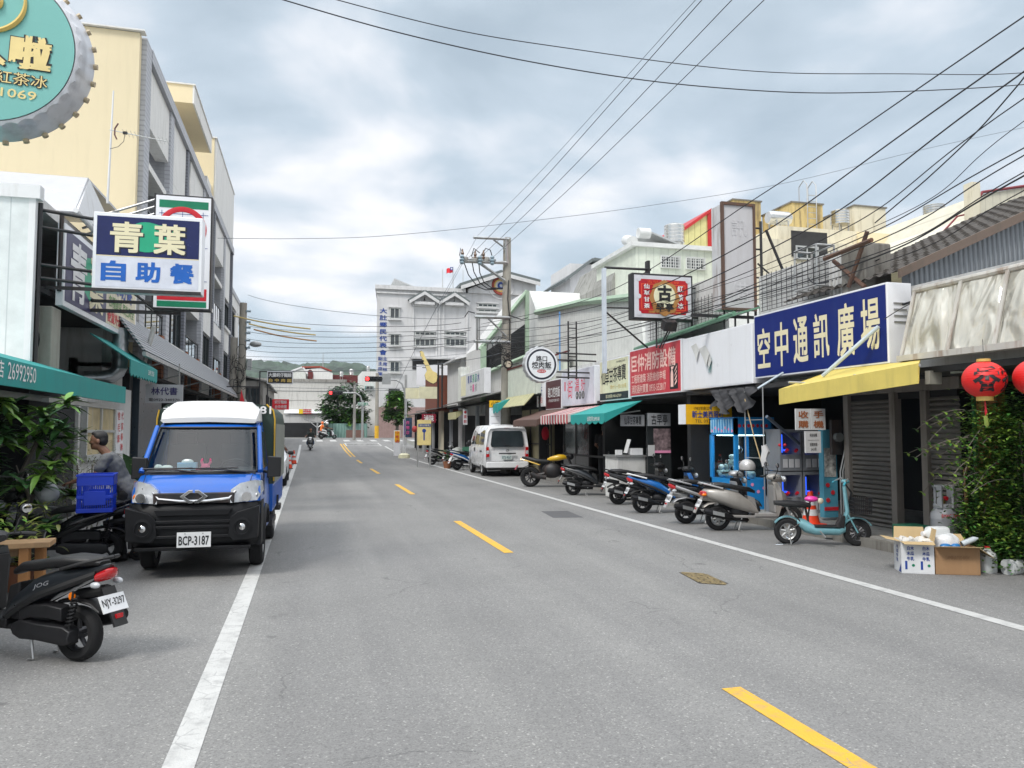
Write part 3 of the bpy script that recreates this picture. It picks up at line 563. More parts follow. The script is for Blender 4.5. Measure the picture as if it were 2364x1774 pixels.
mb.text('代\n寫\n春\n聯', frame((-4.43, 20.77, 1.68), WEST), .24, .95, inkr, .01); mb.text('售\n毛\n筆', frame((-4.43, 20.43, 1.78), WEST), .24, .75, inkr, .01); obj('panel', mb, nb)
ac = thing('air_conditioner', 'cream air conditioner unit with dark fan inside the recess under the fascia', 'air conditioner', (-5, 15.5, 2.75)); mb = MB(mat('cream_plastic_case', (.3, .29, .25), .6, dirt=.4)); mb.box(-5.5, -4.05 - .35, 15.1, 15.6, 2.76, 3.9); obj('case', mb, ac, .02)
mb = MB(dark); mb.cyl((-5.0, 15.1, 3.3), (-5.0, 15.07, 3.3), .42, 28); mb.use(blk)
for k in range(6): mb.torus((-5.0, 15.06, 3.3), .06+.065*k, .006, 'y', 24, 4)
obj('fan', mb, ac)
du = thing('steel_duct', 'ribbed galvanised exhaust duct elbow beneath the fascia sign', 'duct', (-4.3, 20, 3)); mb = MB(mat('duct_steel', (.5, .52, .54), .35, .8, dirt=.3)); pr = [(.17 if k % 4 else .185, 3.15+k*.05) for k in range(20)]
mb.lathe(pr, (-4.3, 19.7, 0), 'z', 20); mb.tube([(-4.3, 19.7, 3.2), (-4.34, 19.7, 3.08), (-4.45, 19.65, 2.97), (-4.65, 19.6, 2.92), (-5.0, 19.5, 2.9)], .17, 14); obj('pipe', mb, du)
wpst = thing('steel_post', 'pale leaning steel pipe prop beside the green striped sign', 'post', (-4, 21.6, 3)); mb = MB(alu); mb.cyl((-4.15, 21.2, 3.0), (-3.85, 21.2, 4.35), .06, 10); obj('pipe', mb, wpst)
dk = thing('tiled_column', 'dark blue tiled shop column with white house number plates', 'column', (-4.5, 23, 0)); mb = MB(mat('dark_blue_tile', (.025, .04, .055), .3, sc=6)); mb.box(-4.75, -4.38, 22.4, 25.6, 0, 3.1); obj('shaft', mb, dk)
# ------------------------------------------------------------------ far end beyond the junction
fw = thing('white_warehouse', 'long blank white building across the far junction', 'building', (0, 98, .9)); mb = MB(mat('far_white_render', (.56, .55, .52), .85, var=.04, sc=.15, dirt=.3))
a = FY(560, 905, 95); b = FY(795, 1008, 95); mb.box(a.x-6, b.x, 95, 108, .5, FY(700, 882, 95).z); obj('wall', mb, fw)
mb = MB(conc); z = FY(700, 882, 95).z; mb.box(a.x-6, b.x+.2, 94.9, 108.2, z, z+.35)
for k in range(1, 6): mb.box(a.x-6, b.x, 94.97, 95, .9+k*1.1, .93+k*1.1)
obj('cornice', mb, fw)
mb = MB(white); p, q = FY(655, 945, 91), FY(753, 958, 91); mb.slab((p.x, 91, q.z+.1), (q.x, 91, q.z+.1), (q.x, 95, p.z), (p.x, 95, p.z), .1); obj('lean_to_roof', mb, fw)
mb = MB(off); mb.box(p.x, q.x, 91.2, 95, .5, q.z); obj('annex_wall', mb, fw); mb = MB(dark); mb.box(p.x-3, q.x-.5, 90.5, 91, .6, 2.6); obj('gate', mb, fw)
bs = thing('banner', 'small yellow and red warning banner on the far white annex', 'banner', (1, 90.9, 3)); p, q = FY(690, 945, 90.9), FY(719, 956, 90.9); mb = MB(red); mb.box(p.x+.45, q.x, 90.86, 90.9, q.z, p.z); mb.use(mat('yellow_film', C(236, 200, 40), .5)); mb.box(p.x, p.x+.45, 90.86, 90.9, q.z, p.z)
mb.text('禁止停車\n請勿佔用', frame(((p.x+.45+q.x)/2, 90.855, (p.z+q.z)/2), NEAR), .95, .42, inkw, .01); obj('cloth', mb, bs)
def farhouse(name, label, pts, Y, d, m, roof=None):
    t = thing(name, label, 'building', (FY(*pts[0], Y).x, Y, 0)); mb = MB(m); wally(mb, pts, Y, d); obj('wall', mb, t)
    if roof: mb = MB(roof[0]); q = [FY(x, y, Y-.1) for x, y in roof[1]]; [mb.slab(a, b, b+Vector((0, d, 0)), a+Vector((0, d, 0)), .22) for a, b in zip(q, q[1:])]; obj('roof', mb, t)
    return t
maroon = mat('maroon_tile', C(120, 50, 50, .7), .7, var=.2); redr = mat('brick_red_roof', C(178, 80, 62, .7), .7, var=.2)
farhouse('gabled_warehouse', 'cream gabled metal shed just behind the black noodle sign', [(640, 885), (640, 873), (698, 851), (706, 862), (706, 885)], 104, 10, corr_w, (white, [(635, 873), (698, 850), (708, 864)]))
t = farhouse('red_gabled_house', 'white far house with curved red roof and red oval window', [(700, 885), (706, 853), (740, 850), (768, 862), (768, 885)], 110, 8, wp, (redr, [(697, 850), (740, 849), (765, 859)])); mb = MB(maroon); p = FY(716, 867, 109.9); mb.lathe([(0, 0), (.42, 0), (.42, -.06), (0, -.06)], (0, 0, 0), 'y', 24); mb.v = [Vector((v.x+p.x, v.y+109.95, v.z*1.9+p.z)) for v in mb.v]; obj('window', mb, t)
farhouse('maroon_roof_house', 'far house with maroon roof band behind the round tree', [(755, 905), (755, 870), (836, 870), (836, 960), (755, 960)], 112, 9, wp, (maroon, [(752, 869), (838, 871)])); mb = MB(maroon); p, q = FY(756, 870, 111.9), FY(836, 884, 111.9); mb.box(p.x, q.x, 111.6, 111.95, q.z, p.z); obj('eave_band', mb, bpy.data.objects['maroon_roof_house'])
t = farhouse('balcony_house', 'pale far house with teal balcony behind the traffic light', [(836, 1005), (836, 858), (872, 858), (872, 1005)], 100, 9, wp); mb = MB(teal); p, q = FY(843, 892, 99.8), FY(862, 900, 99.8); mb.box(p.x, q.x, 99.6, 99.95, q.z, p.z); obj('balcony', mb, t); window(t, frame(FY(853, 896, 99.5), NEAR), .9, .5, 2, 1, alu, glassd)
for px, y0, y1, Y, w_ in ((788, 858, 870, 111, 9), (811, 852, 866, 113, 10), (850, 845, 858, 101, 8)): tank(px, y0, y1, Y, w_, {788: 'pale water tank on the maroon roof house, nearer the mast', 811: 'pale water tank in the middle above the maroon roof', 850: 'pale water tank on the house with teal balcony'}[px])
mast = thing('radio_mast', 'slender lattice radio mast rising above the far roofs', 'mast', (FY(746, 850, 120).x, 120, 8)); mb = MB(steel); p = FY(746, 816, 120); mb.tube([(p.x, 120, 7), (p.x, 120, p.z-2.5), (p.x, 120, p.z)], [.3, .1, .03], 6); obj('pole', mb, mast)
# assembly building
asm = thing('assembly_building', 'large white four storey assembly building with blue vertical characters and gabled roof', 'building', (18, 90, .96)); YA = 84
aw_ = mat('assembly_render', (.60, .60, .605), .85, var=.05, sc=.12, dirt=.35, dcol=(.3, .29, .27), dsc=.4)
mb = MB(aw_); x0 = FY(871, 655, YA).x; zt = FY(880, 668, YA).z; x1 = 40; mb.prism([(x0, YA), (x1, YA), (x1+6, YA+16), (x0+1.7, YA+16)], 'z', .96, zt)
g0, ga, g1 = FY(1068, 664, YA), FY(1160, 632, YA), FY(1243, 650, YA); mb.prism([(g0.x+.6, zt), (g1.x-.4, zt), (g1.x-.4, g1.z-.4), (ga.x, ga.z-.25), (g0.x+.6, g0.z-.2)], 'y', YA-.3, YA+16); obj('wall', mb, asm)
mb = MB(mat('white_cornice', (.62, .62, .62), .8, dirt=.2)); mb.prism([(x0-.25, YA-.35), (g0.x+.3, YA-.35), (g0.x+2, YA+16), (x0+1.5, YA+16)], 'z', zt, zt+.42); mb.box(x0-.1, g0.x+.3, YA-.2, YA, zt-.45, zt-.3); mb.box(g1.x-.5, x1, YA-.35, YA+16, zt-.1, zt+.3); obj('cornice', mb, asm)
roofg = mat('grey_green_roof', (.13, .15, .15), .7, var=.15); mb = MB(roofg); e0, e1 = FY(1064, 660, YA-1), FY(1247, 652, YA-1); ap = FY(1160, 629, YA-1)
mb.slab(e0, ap, ap+Vector((0, 17, 0)), e0+Vector((0, 17, 0)), .3); mb.slab(ap, e1, e1+Vector((0, 17, 0)), ap+Vector((0, 17, 0)), .3); obj('roof', mb, asm)
mb = MB(mat('white_barge', (.6, .6, .6), .7)); dn = Vector((0, 0, -.42)); up = Vector((0, -.06, .0))
for a, b in ((e0, ap), (ap, e1)): mb.slab(a+up, b+up, b+up+dn, a+up+dn, .08)
obj('barge_board', mb, asm)
def dormer(px, pw, pz, py_e):
    c, e = FY(px, pz, YA-.7), FY(px-pw, py_e, YA-.7); e2 = FY(px+pw, py_e+3, YA-.7); mb = MB(roofg); bk = Vector((0, .75, 0))
    for a, b in ((e, c), (c, e2)): mb.slab(a, b, b+bk, a+bk, .18)
    mb.use(mat('white_barge', (.6, .6, .6))); d2 = Vector((0, 0, -.35)); f_ = Vector((0, -.05, 0))
    for a, b in ((e, c), (c, e2)): mb.slab(a+f_, b+f_, b+f_+d2, a+f_+d2, .06)
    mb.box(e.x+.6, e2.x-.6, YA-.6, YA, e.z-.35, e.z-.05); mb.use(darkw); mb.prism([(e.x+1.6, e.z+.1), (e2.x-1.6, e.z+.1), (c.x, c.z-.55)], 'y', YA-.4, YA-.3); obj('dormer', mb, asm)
dormer(981, 36, 673, 694); dormer(1050, 34, 676, 696); dormer(1265, 33, 684, 702); dormer(1335, 33, 690, 706)
def awin(px0, px1, py0, py1, nx, ny, sill=True):
    a, b = FY(px0, py0, YA), FY(px1, py1, YA); c = ((a.x+b.x)/2, YA-.06, (a.z+b.z)/2); o = window(asm, frame(c, NEAR), b.x-a.x, a.z-b.z, nx, ny, mat('pale_window_frame', (.5, .52, .5), .5), glassd, .085, .12)
    mb = MB(mat('white_cornice', ())) if False else MB(MATS['white_cornice']); mb.box(a.x-.2, b.x+.2, YA-.3, YA, b.z-.16, b.z-.03); mb.box(a.x-.15, b.x+.15, YA-.25, YA, a.z+.02, a.z+.12) if sill else None; obj('sill', mb, o)
for y0, y1 in ((711, 737), (772, 799), (835, 860)): awin(900, 922, y0, y1, 2, 1)
for x0_, x1_ in ((958, 1003), (1028, 1072)):
    awin(x0_, x1_, 697, 706, 4, 1, False); awin(x0_, x1_, 766, 776, 4, 1); awin(x0_, x1_, 782, 800, 4, 1)
awin(1103, 1147, 701, 711, 4, 1); awin(1103, 1147, 714, 722, 3, 1); awin(1238, 1262, 716, 722, 3, 1, False)
mb = MB(MATS['white_cornice'])
for px in (954, 1008, 1014, 1024, 1078): p, q = FY(px, 695, YA), FY(px, 830, YA); mb.box(p.x-.1, p.x+.1, YA-.12, YA, q.z, p.z)
p, q = FY(948, 826, YA), FY(1085, 826, YA); mb.box(p.x, q.x, YA-.8, YA, p.z-.15, p.z+.1); obj('mullion', mb, asm)
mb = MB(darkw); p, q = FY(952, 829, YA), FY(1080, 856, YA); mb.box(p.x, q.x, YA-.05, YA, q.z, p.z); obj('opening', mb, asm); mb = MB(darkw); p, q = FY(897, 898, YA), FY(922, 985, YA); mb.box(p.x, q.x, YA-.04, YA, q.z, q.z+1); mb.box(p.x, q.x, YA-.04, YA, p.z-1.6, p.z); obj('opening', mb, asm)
mb = MB(mat('pink_stone_base', C(190, 160, 155, .7), .8, dirt=.3)); p, q = FY(874, 940, YA), FY(896, 1012, YA); mb.box(x0+.05, 16, YA-.07, YA, .9, p.z); obj('stone_base', mb, asm)
def vtext(mb, s, px, y0, y1, w, m, Y, off=.02): a, b = FY(px, y0, Y), FY(px, y1, Y); mb.text('\n'.join(s), frame((a.x, Y-.03, (a.z+b.z)/2), NEAR), w, a.z-b.z, m, off)
mb = MB(inkn); vtext(mb, '大肚鄉民代表會', 885, 712, 820, .82, inkn, YA, .03); vtext(mb, '主席林', 889, 824, 858, .5, inkn, YA); vtext(mb, '副主席陳', 878, 824, 868, .5, inkn, YA); obj('lettering', mb, asm)
mb = MB(MATS['white_cornice']); p = FY(1157, 660, YA-.35); mb.torus(p, 1.5, .05, 'y', 32, 6); mb.use(redr); mb.torus(p+Vector((0, .02, 0)), .95, .16, 'y', 32, 6); mb.use(gold); mb.torus(p+Vector((-.1, .02, 0)), .65, .1, 'y', 32, 6); mb.use(inkn); mb.torus(p, .3, .12, 'y', 20, 6); obj('emblem', mb, asm)
mb = MB(alu); p, q = FY(910, 645, YA+5), FY(960, 660, YA+5); mb.slab((p.x, YA+5, p.z), (q.x, YA+5, q.z-.3), (q.x, YA+9, q.z-.3), (p.x, YA+9, p.z), .12); mb.cyl((p.x, YA+5, zt), (p.x, YA+5, p.z), .08); obj('solar_panel', mb, asm)
mb = MB(aw_); a, b = FY(1316, 620, 92), FY(1432, 615, 92); mb.box(a.x, b.x+3, 92, 100, zt, b.z); obj('penthouse', mb, asm); mb = MB(roofg); e = FY(1306, 650, 91); c = FY(1372, 601, 91); e2 = FY(1440, 613, 91)
for a, b in ((e, c), (c, e2)): mb.slab(a, b, b+Vector((0, 9, 0)), a+Vector((0, 9, 0)), .35)
obj('penthouse_roof', mb, asm)
for px, py, i in ((1022, 622, 0), (1046, 616, 1), (1069, 624, 2)):
    p = FY(px, py, 88); t = thing('flagpole', ['flagpole without flag on the assembly roof, nearest its left corner', 'middle flagpole carrying the red flag on the assembly roof', 'flagpole without flag beside the assembly gable'][i], 'flagpole', (p.x, 88, zt)); mb = MB(alu); mb.cyl((p.x, 88, zt-.1), (p.x, 88, p.z), .06, 8, .04); obj('pole', mb, t)
p, q = FY(1031, 618, 88), FY(1045, 630, 88); fl = thing('flag', 'red flag with blue canton flying over the assembly building', 'flag', (q.x, 88, p.z)); mb = MB(mat('red_flag_cloth', C(214, 40, 50), .7)); n = 8; vs = []
for i in range(n+1): x = q.x+(p.x-q.x)*i/n; dz = -.12*i/n+.05*math.sin(i*1.3); yy = 88+.12*math.sin(i*1.1); vs += [(x, yy, p.z+dz), (x, yy, q.z+dz)]
mb.add(vs, [(2*i, 2*i+1, 2*i+3, 2*i+2) for i in range(n)]); obj('cloth', mb, fl); mb = MB(inkn); w_ = (q.x-p.x)*.45; mb.box(q.x-w_, q.x, 87.8, 87.86, p.z-.33, p.z+.03); mb.use(inkw); mb.cyl((q.x-w_/2, 87.79, p.z-.15), (q.x-w_/2, 87.785, p.z-.15), .1, 12); obj('canton', mb, fl)
fe = thing('teal_fence', 'pale teal corrugated metal fence across the junction', 'fence', (4, 86, .96)); mb = MB(stripes('pale_teal_sheet', C(150, 190, 180, .75), C(120, 160, 150, .75), 'x', .3, .3, .5, bump=.6)); p, q = FY(748, 978, 86), FY(848, 978, 86); mb.box(p.x, q.x, 86, 86.06, .9, p.z); obj('sheet', mb, fe)
mb = MB(mat('brown_brick_wall', C(150, 115, 105, .6), .85, var=.2, sc=8)); p, q = FY(799, 993, 85), FY(840, 1010, 85); mb.box(p.x, q.x, 85, 85.2, .9, p.z); tag(obj('garden_wall', mb), 'low brownish brick wall before the teal fence', 'wall')
cp = thing('carport', 'butterfly roofed steel carport shelter before the far white building', 'shelter', (.9, 83, .96)); mb = MB(steel); c = FY(733, 975, 83); mb.cyl((c.x, 83, .9), (c.x, 83, c.z), .09, 8); l, r = FY(702, 969, 83), FY(766, 969, 83)
mb.slab(l, c+Vector((0, 0, -.1)), c+Vector((0, 3, -.1)), l+Vector((0, 3, 0)), .08); mb.slab(c+Vector((0, 0, -.1)), r, r+Vector((0, 3, 0)), c+Vector((0, 3, -.1)), .08); mb.cyl((c.x, 83, 2), l*.7+c*.3, .05, 6); mb.cyl((c.x, 83, 2), r*.7+c*.3, .05, 6); obj('frame', mb, cp)
# ------------------------------------------------------------------ right side, farther: stair house, sheds, brick, shops
st = thing('stair_house', 'white clad house with pale green trim and open diagonal stair', 'building', (11, 32, 0)); mb = MB(corr_wy); gtrim = mat('pale_green_trim', C(180, 205, 180, .75), .6, dirt=.2)
wallx(mb, [(1222, 672), (1240, 725), (1345, 700), (1475, 688), (1490, 840), (1222, 905)], 9.2, 5); obj('cladding', mb, st)
mb = MB(off); a, b, c = FY(1113, 800, 36), FY(1215, 672, 36), FY(1222, 880, 36); mb.prism([(a.x, 2.5), (c.x+2, 2.5), (c.x+2, b.z), (b.x, b.z), (a.x, a.z)], 'y', 36, 40); obj('stair_wall', mb, st)
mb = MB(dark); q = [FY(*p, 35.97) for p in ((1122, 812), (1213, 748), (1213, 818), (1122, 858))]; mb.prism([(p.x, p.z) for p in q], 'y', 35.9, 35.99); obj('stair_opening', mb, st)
mb = MB(gtrim); q = [FY(*p, 35.9) for p in ((1108, 808), (1217, 673))]; mb.tube([q[0], q[1]], .12, 6); q = [FY(*p, 35.85) for p in ((1112, 865), (1215, 822), (1260, 800))]; mb.tube(q, .1, 6); p, q = FY(1213, 672, 35.8), FY(1226, 870, 35.8); mb.box(p.x, q.x, 35.7, 35.9, 3, p.z); obj('trim', mb, st); mb = MB(gtrim); p = FY(1110, 800, 35.8); mb.box(p.x, p.x+.25, 35.7, 35.9, 3, p.z)
q = [FX(*p, 9.1) for p in ((1238, 722), (1345, 698), (1476, 684))]; mb.tube(q, .12, 6); obj('trim', mb, st)
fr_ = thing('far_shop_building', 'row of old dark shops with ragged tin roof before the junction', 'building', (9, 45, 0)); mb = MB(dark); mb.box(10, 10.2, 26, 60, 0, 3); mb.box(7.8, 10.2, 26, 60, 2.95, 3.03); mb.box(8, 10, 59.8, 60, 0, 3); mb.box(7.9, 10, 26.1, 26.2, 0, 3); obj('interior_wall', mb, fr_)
mb = MB(mat('old_tin_sheet', (.22, .22, .21), .6, .3, dirt=.9, dcol=(.09, .06, .045))); mb.slab((6.9, 30.3, 3.15), (6.9, 41, 3.05), (10.2, 41, 3.9), (10.2, 30.3, 3.9), .05); mb.slab((7.0, 41.3, 3.0), (7.0, 52, 3.0), (10, 52, 3.5), (10, 41.3, 3.5), .05); mb.slab((7.1, 52.4, 2.9), (7.1, 60, 2.9), (10, 60, 3.3), (10, 52.4, 3.3), .05); obj('tin_roof', mb, fr_)
for i, (y, c_) in enumerate(((33, blk), (36, gry), (39.5, steel), (43, gry), (46, cream), (49.5, gry), (53, steel), (57, blk))): mb = MB(c_); mb.box(7.75, 7.9, y, y+(.25 if i % 2 else 1.1), 0, 2.9); obj('pillar', mb, fr_)
gs = thing('green_shed', 'pale green ribbed shed front with yellowed plastic strip above the white van', 'building', (8, 27.5, 0)); mb = MB(corr_gn); mb.box(7.65, 9, 26.0, 29.6, 3.0, 4.15); obj('wall', mb, gs); mb = MB(mat('yellowed_plastic', C(214, 210, 160, .7), .5, dirt=.7, dcol=(.1, .1, .06))); mb.slab((7.25, 25.9, 2.6), (7.25, 29.7, 2.6), (7.64, 29.7, 3.02), (7.64, 25.9, 3.02), .03); obj('eave_strip', mb, gs)
mb = MB(maroon); mb.slab((7.6, 26, 4.15), (7.6, 29.6, 4.15), (9, 29.6, 4.6), (9, 26, 4.6), .06); obj('roof', mb, gs)
mb = MB(mat('rusted_panel_door', (.20, .18, .11), .7, dirt=.6)); mb.box(8.2, 8.3, 25.6, 29.5, .1, 2.5); obj('panel_door', mb, gs); mb = MB(blk); [mb.box(8.16, 8.2, y, y+.06, .1, 2.5) for y in (25.6, 26.9, 28.2)]; [mb.box(8.16, 8.2, 25.6, 29.5, z, z+.05) for z in (.5, 1.2, 1.9)]; obj('door_frame', mb, gs)
bw = thing('brick_house', 'narrow red brick house wall with iron posts behind the key sign', 'building', (8, 45, 0)); mb = MB(stripes('red_brick', C(150, 78, 55, .6), C(110, 90, 80, .6), 'z', .09, .16, .8)); mb.box(7.2, 9.5, 44.5, 49, 2.9, 4.95); obj('wall', mb, bw)
hs = thing('small_white_house', 'small white two storey house with grey window beside the brick wall', 'building', (8, 41, 0)); mb = MB(off); mb.box(7.8, 10, 40.2, 44.3, 3, 5.6); obj('wall', mb, hs); window(hs, frame((8.6, 40.14, 4.5), NEAR), .8, 1.1, 1, 2, alu, glassd); mb = MB(white); mb.slab((7.4, 39.8, 5.45), (10.2, 39.8, 6.1), (10.2, 44.5, 6.1), (7.4, 44.5, 5.45), .08); obj('roof', mb, hs)
ws = thing('white_shed_roof', 'white ribbed upper storey behind the multicoloured drinks sign', 'building', (9, 37, 3)); mb = MB(corr_w); a, b = FY(1075, 850, 39.7), FY(1113, 845, 39.7); mb.box(a.x-.4, b.x+2, 39.0, 39.7, 3.2, a.z); obj('wall', mb, ws)
lh = thing('old_house', 'old grey house with barred window beyond the left utility poles', 'building', (-4, 62, .5)); mb = MB(mat('old_grey_render', (.26, .25, .23), .85, dirt=.8)); mb.box(-9, -3.2, 58.3, 76, 0, 5.3); obj('wall', mb, lh)
mb = MB(mat('grey_tin_roof', (.2, .2, .19), .6, dirt=.7)); mb.slab((-2.9, 58.1, 5.2), (-2.9, 76, 5.2), (-9, 76, 6.6), (-9, 58.1, 6.6), .1); obj('roof', mb, lh)
for y in (63, 69): window(lh, frame((-3.16, y, 3.8), WEST), 2.4, 1.3, 6, 2, blk, glassd, .08, .1)
window(lh, frame((-3.9, 58.24, 4.2), NEAR), 1.0, 1.2, 4, 1, blk, glassd, .06, .08)
# ------------------------------------------------------------------ signs on the right-hand fascia
def fsign(label, y0, y1, z0, z1, face, draw=None, depth=.34, X=7.98, name='shop_sign', boxm=None, rim=.03, cat='sign'):
    t = thing(name, label, cat, (X, (y0+y1)/2, z0)); mb = MB(boxm or signw); mb.box(X, X+depth, y0, y1, z0, z1); obj('box', mb, t, .012)
    mb = MB(face); mb.box(X-.004, X, y0+rim, y1-rim, z0+rim, z1-rim)
    if draw: draw(mb, lambda u, v: frame((X-.006, y1-(y1-y0)*u, z0+(z1-z0)*v), EAST))
    obj('face', mb, t); return t
def d_blue(mb, f):
    for i, (c, h) in enumerate(zip('空中通訊廣場', (.62, .66, .66, .62, .70, .66))): mb.text(c, f(.095+.158*i+.012*(i > 3), .46+.012*i), .40, 1.18*h, creaml, .022)
t = fsign('long navy blue sign with cream calligraphy above the yellow awning', 9.18, 12.6, 2.66, 3.83, navy, d_blue, .42)
mb = MB(steel)
for k in range(4): mb.box(8.08, 8.3, 9.165, 9.178, 3.25+k*.09, 3.27+k*.09)
obj('vent_slots', mb, t); mb = MB(mat('pale_blue_strut', (.5, .58, .64), .5, dirt=.3)); mb.cyl((7.92, 9.3, 3.2), (7.45, 9.95, 2.52), .03, 8); obj('strut', mb, t); obj('strut', MB(MATS['pale_blue_strut']).cyl((7.9, 11.6, 2.7), (7.4, 11.6, 2.42), .02, 6), t)
def d_blank(mb, f):
    for u, v, s in ((.22, .72, 1), (.36, .62, 1.2), (.42, .5, .8)):
        q = f(u, v); mb.use(mat('torn_film', (.62, .62, .6), .6)); mb.add([q @ Vector(p) for p in ((-.2*s, .12*s, .006), (.05*s, .16*s, .02), (.2*s, 0, .03), (.1*s, -.22*s, .05), (-.02*s, -.08*s, .02))], [(0, 1, 2, 4), (4, 2, 3)])
    mb.use(teal); q = f(.44, .45)
    for k in range(3): mb.add([q @ Vector((.05*k-.06, .2-.05*k, .012)), q @ Vector((.05*k-.03, .2-.05*k, .014)), q @ Vector((.05*k-.04, -.2, .03)), q @ Vector((.05*k-.07, -.2, .02))], [(0, 1, 2, 3)])
fsign('plain white blank sign with torn vinyl scraps left of the navy sign', 12.66, 15.42, 2.58, 3.72, signw, d_blank, .36)
pinkr = mat('faded_red_film', C(214, 66, 78, .85), .5, var=.06, dirt=.25, dcol=(.6, .35, .3)); palep = mat('pale_pink_letter', C(246, 200, 190), .5)
def d_red(mb, f):
    mb.text('巨仲消防設備', f(.48, .70), 2.45, .44, palep, .025); mb.text('工程新建築 消防檢修申報', f(.39, .37), 1.95, .22, palep, .012); mb.text('消防器材買賣 0933-552817', f(.39, .155), 1.95, .22, palep, .012)
    q = f(.875, .3); mb.use(inkb); mb.add([q @ Vector(p) for p in ((-.2, -.27, .001), (.2, -.27, .001), (.2, .3, .001), (-.2, .3, .001))], [(0, 1, 2, 3)]); mb.use(palep)
    mb.add([q @ Vector(p) for p in ((-.15, -.22, .003), (-.02, -.22, .003), (-.02, .08, .003), (-.05, .16, .003), (-.12, .16, .003), (-.15, .08, .003))], [tuple(range(6))])
    mb.add([q @ Vector(p) for p in ((-.12, .17, .003), (-.05, .17, .003), (.02, .24, .003), (-.14, .24, .003))], [(0, 1, 2, 3)])
    for k in range(4): mb.add([q @ Vector(p) for p in ((.04, -.2+.1*k, .003), (.15, -.12+.11*k, .003), (.16, -.04+.1*k, .003), (.06, -.14+.1*k, .003))], [(0, 1, 2, 3)])
fsign('faded red sign with pale characters and a fire extinguisher pictogram', 15.5, 18.33, 2.56, 3.75, pinkr, d_red, .3)
cf = mat('cream_sign_film', C(238, 234, 200, .86), .5, dirt=.1)
def d_cream(mb, f):
    for i, c in enumerate('仙草甘茶專賣'): mb.text(c, f(.14+.142*i, .58+.012*i), .3, .42+.06*(i == 1), inkb, .01)
    mb.text('草ゼリー甘いお茶', f(.66, .32), 1.1, .12, gold); mb.text('TEA HERBAL SINCE', f(.75, .9), .6, .05, inkb)
    mb.use(mat('dark_band_film', (.02, .03, .035), .5)); q = f(.5, .105); mb.add([q @ Vector(p) for p in ((-1.0, -.085, .002), (1.0, -.085, .002), (1.0, .1, .002), (-1.0, .1, .002))], [(0, 1, 2, 3)]); mb.text('電洽詢購 0980-627309', f(.5, .11), 1.1, .1, creaml, .005, .006)
fsign('cream sign with black brush characters over a dark strip', 18.4, 20.45, 2.52, 3.66, cf, d_cream, .3)
def d_soup(mb, f):
    for i, (c, sc_) in enumerate(zip('一街湯好', (.7, 1.35, 1.05, 1.0))): mb.text(c, f((.12, .28, .5, .68)[i], .57-.10*(i == 1)), .36*sc_ if i else .1, .42*sc_, mat('coral_letter_film', C(222, 60, 92), .5), .0)
    for i, c in enumerate('米糕湯'): q = f(.5+.09*i, .27); mb.use(inkb); mb.add([q @ Vector((.12*math.cos(a*.4189), .12*math.sin(a*.4189), .002)) for a in range(15)], [tuple(range(15))]); mb.text(c, q, .15, .15, inkw, .0, .005)
fsign('white sign with coral brush characters between the cream and maroon signs', 20.85, 23.85, 2.48, 3.6, mat('cool_white_film', C(226, 228, 240, .85), .4), d_soup, .34)
def d_mar(mb, f): mb.text('路口焢肉飯', f(.55, .58), 1.3, .36, inkw, .012); mb.text('STEWED PORK RICE', f(.55, .3), 1.15, .09, inkw, .0)
fsign('dark maroon sign with white characters beside the white van', 23.9, 25.6, 2.42, 3.42, mat('maroon_film', C(84, 34, 44, .9), .4), d_mar, .2)
def d_sm(mb, f): mb.text('香', f(.5, .66), .5, .4, inkn, .02); mb.text('2693', f(.5, .25), .5, .2, inkr, .0)
fsign('small white sign with one navy character behind the round sign', 25.7, 26.6, 2.55, 3.45, signw, d_sm, .2, 7.95)
def d_far(mb, f):
    for i, (c, m) in enumerate(zip('青草茶涼水', (inkn, inkn, leafg, teal, inkn))): mb.text(c, f(.38+.1*i, .7), .42, .42, m, .02)
    for i, c in enumerate('中藥補'): mb.text(c, f(.48+.1*i, .3), .42, .38, (gry, mat('pink_film', C(214, 90, 150), .5), gry)[i], .02)
    mb.use(cf); q = f(.17, .5); mb.add([q @ Vector(p) for p in ((-.8, -.5, .002), (.5, -.5, .002), (.5, .5, .002), (-.8, .5, .002))], [(0, 1, 2, 3)])
fsign('pale sign with blue, green and pink characters beyond the utility pole', 33.4, 39.0, 3.38, 4.52, mat('pale_grey_film', (.6, .61, .62), .5), d_far, .3, 7.55)
# ------------------------------------------------------------------ projecting signs
ts = thing('vertical_sign', 'tall blank grey vertical sign box with rusty steel support', 'sign', (8.5, 14.2, 4.15)); mb = MB(mat('blank_sign_sheet', (.50, .49, .5), .5, var=.03, dirt=.25, dcol=(.32, .29, .27))); mb.box(8.2, 8.88, 13.99, 14.0, 4.22, 6.36); mb.text('備', frame((8.55, 13.985, 4.55), NEAR), .42, .42, mat('ghost_letter', (.56, .55, .56), .5), .0); mb.text('訊', frame((8.55, 13.985, 5.9), NEAR), .36, .36, mat('ghost_letter2', (.515, .505, .515)), .0); obj('face', mb, ts)
mb = MB(mat('rust_edged_side', (.55, .55, .56), .5, dirt=.9, dcol=(.16, .08, .04))); mb.box(8.17, 8.91, 14.0, 14.42, 4.2, 6.38); obj('box', mb, ts)
mb = MB(rust); [mb.box(*q) for q in ((8.15, 8.2, 13.96, 14.03, 4.17, 6.42), (8.88, 8.93, 13.96, 14.03, 4.17, 6.42), (8.2, 8.88, 13.96, 14.03, 6.36, 6.42), (8.2, 8.88, 13.96, 14.03, 4.17, 4.22))]; obj('frame', mb, ts)
mb = MB(blk)
for x in (8.98, 9.14): mb.cyl((x, 14.1, 3.8), (x, 14.1, 6.1), .028, 6)
for z in (4.3, 4.9, 5.5, 5.95): mb.cyl((8.9, 14.1, z), (9.16, 14.1, z), .02, 6)
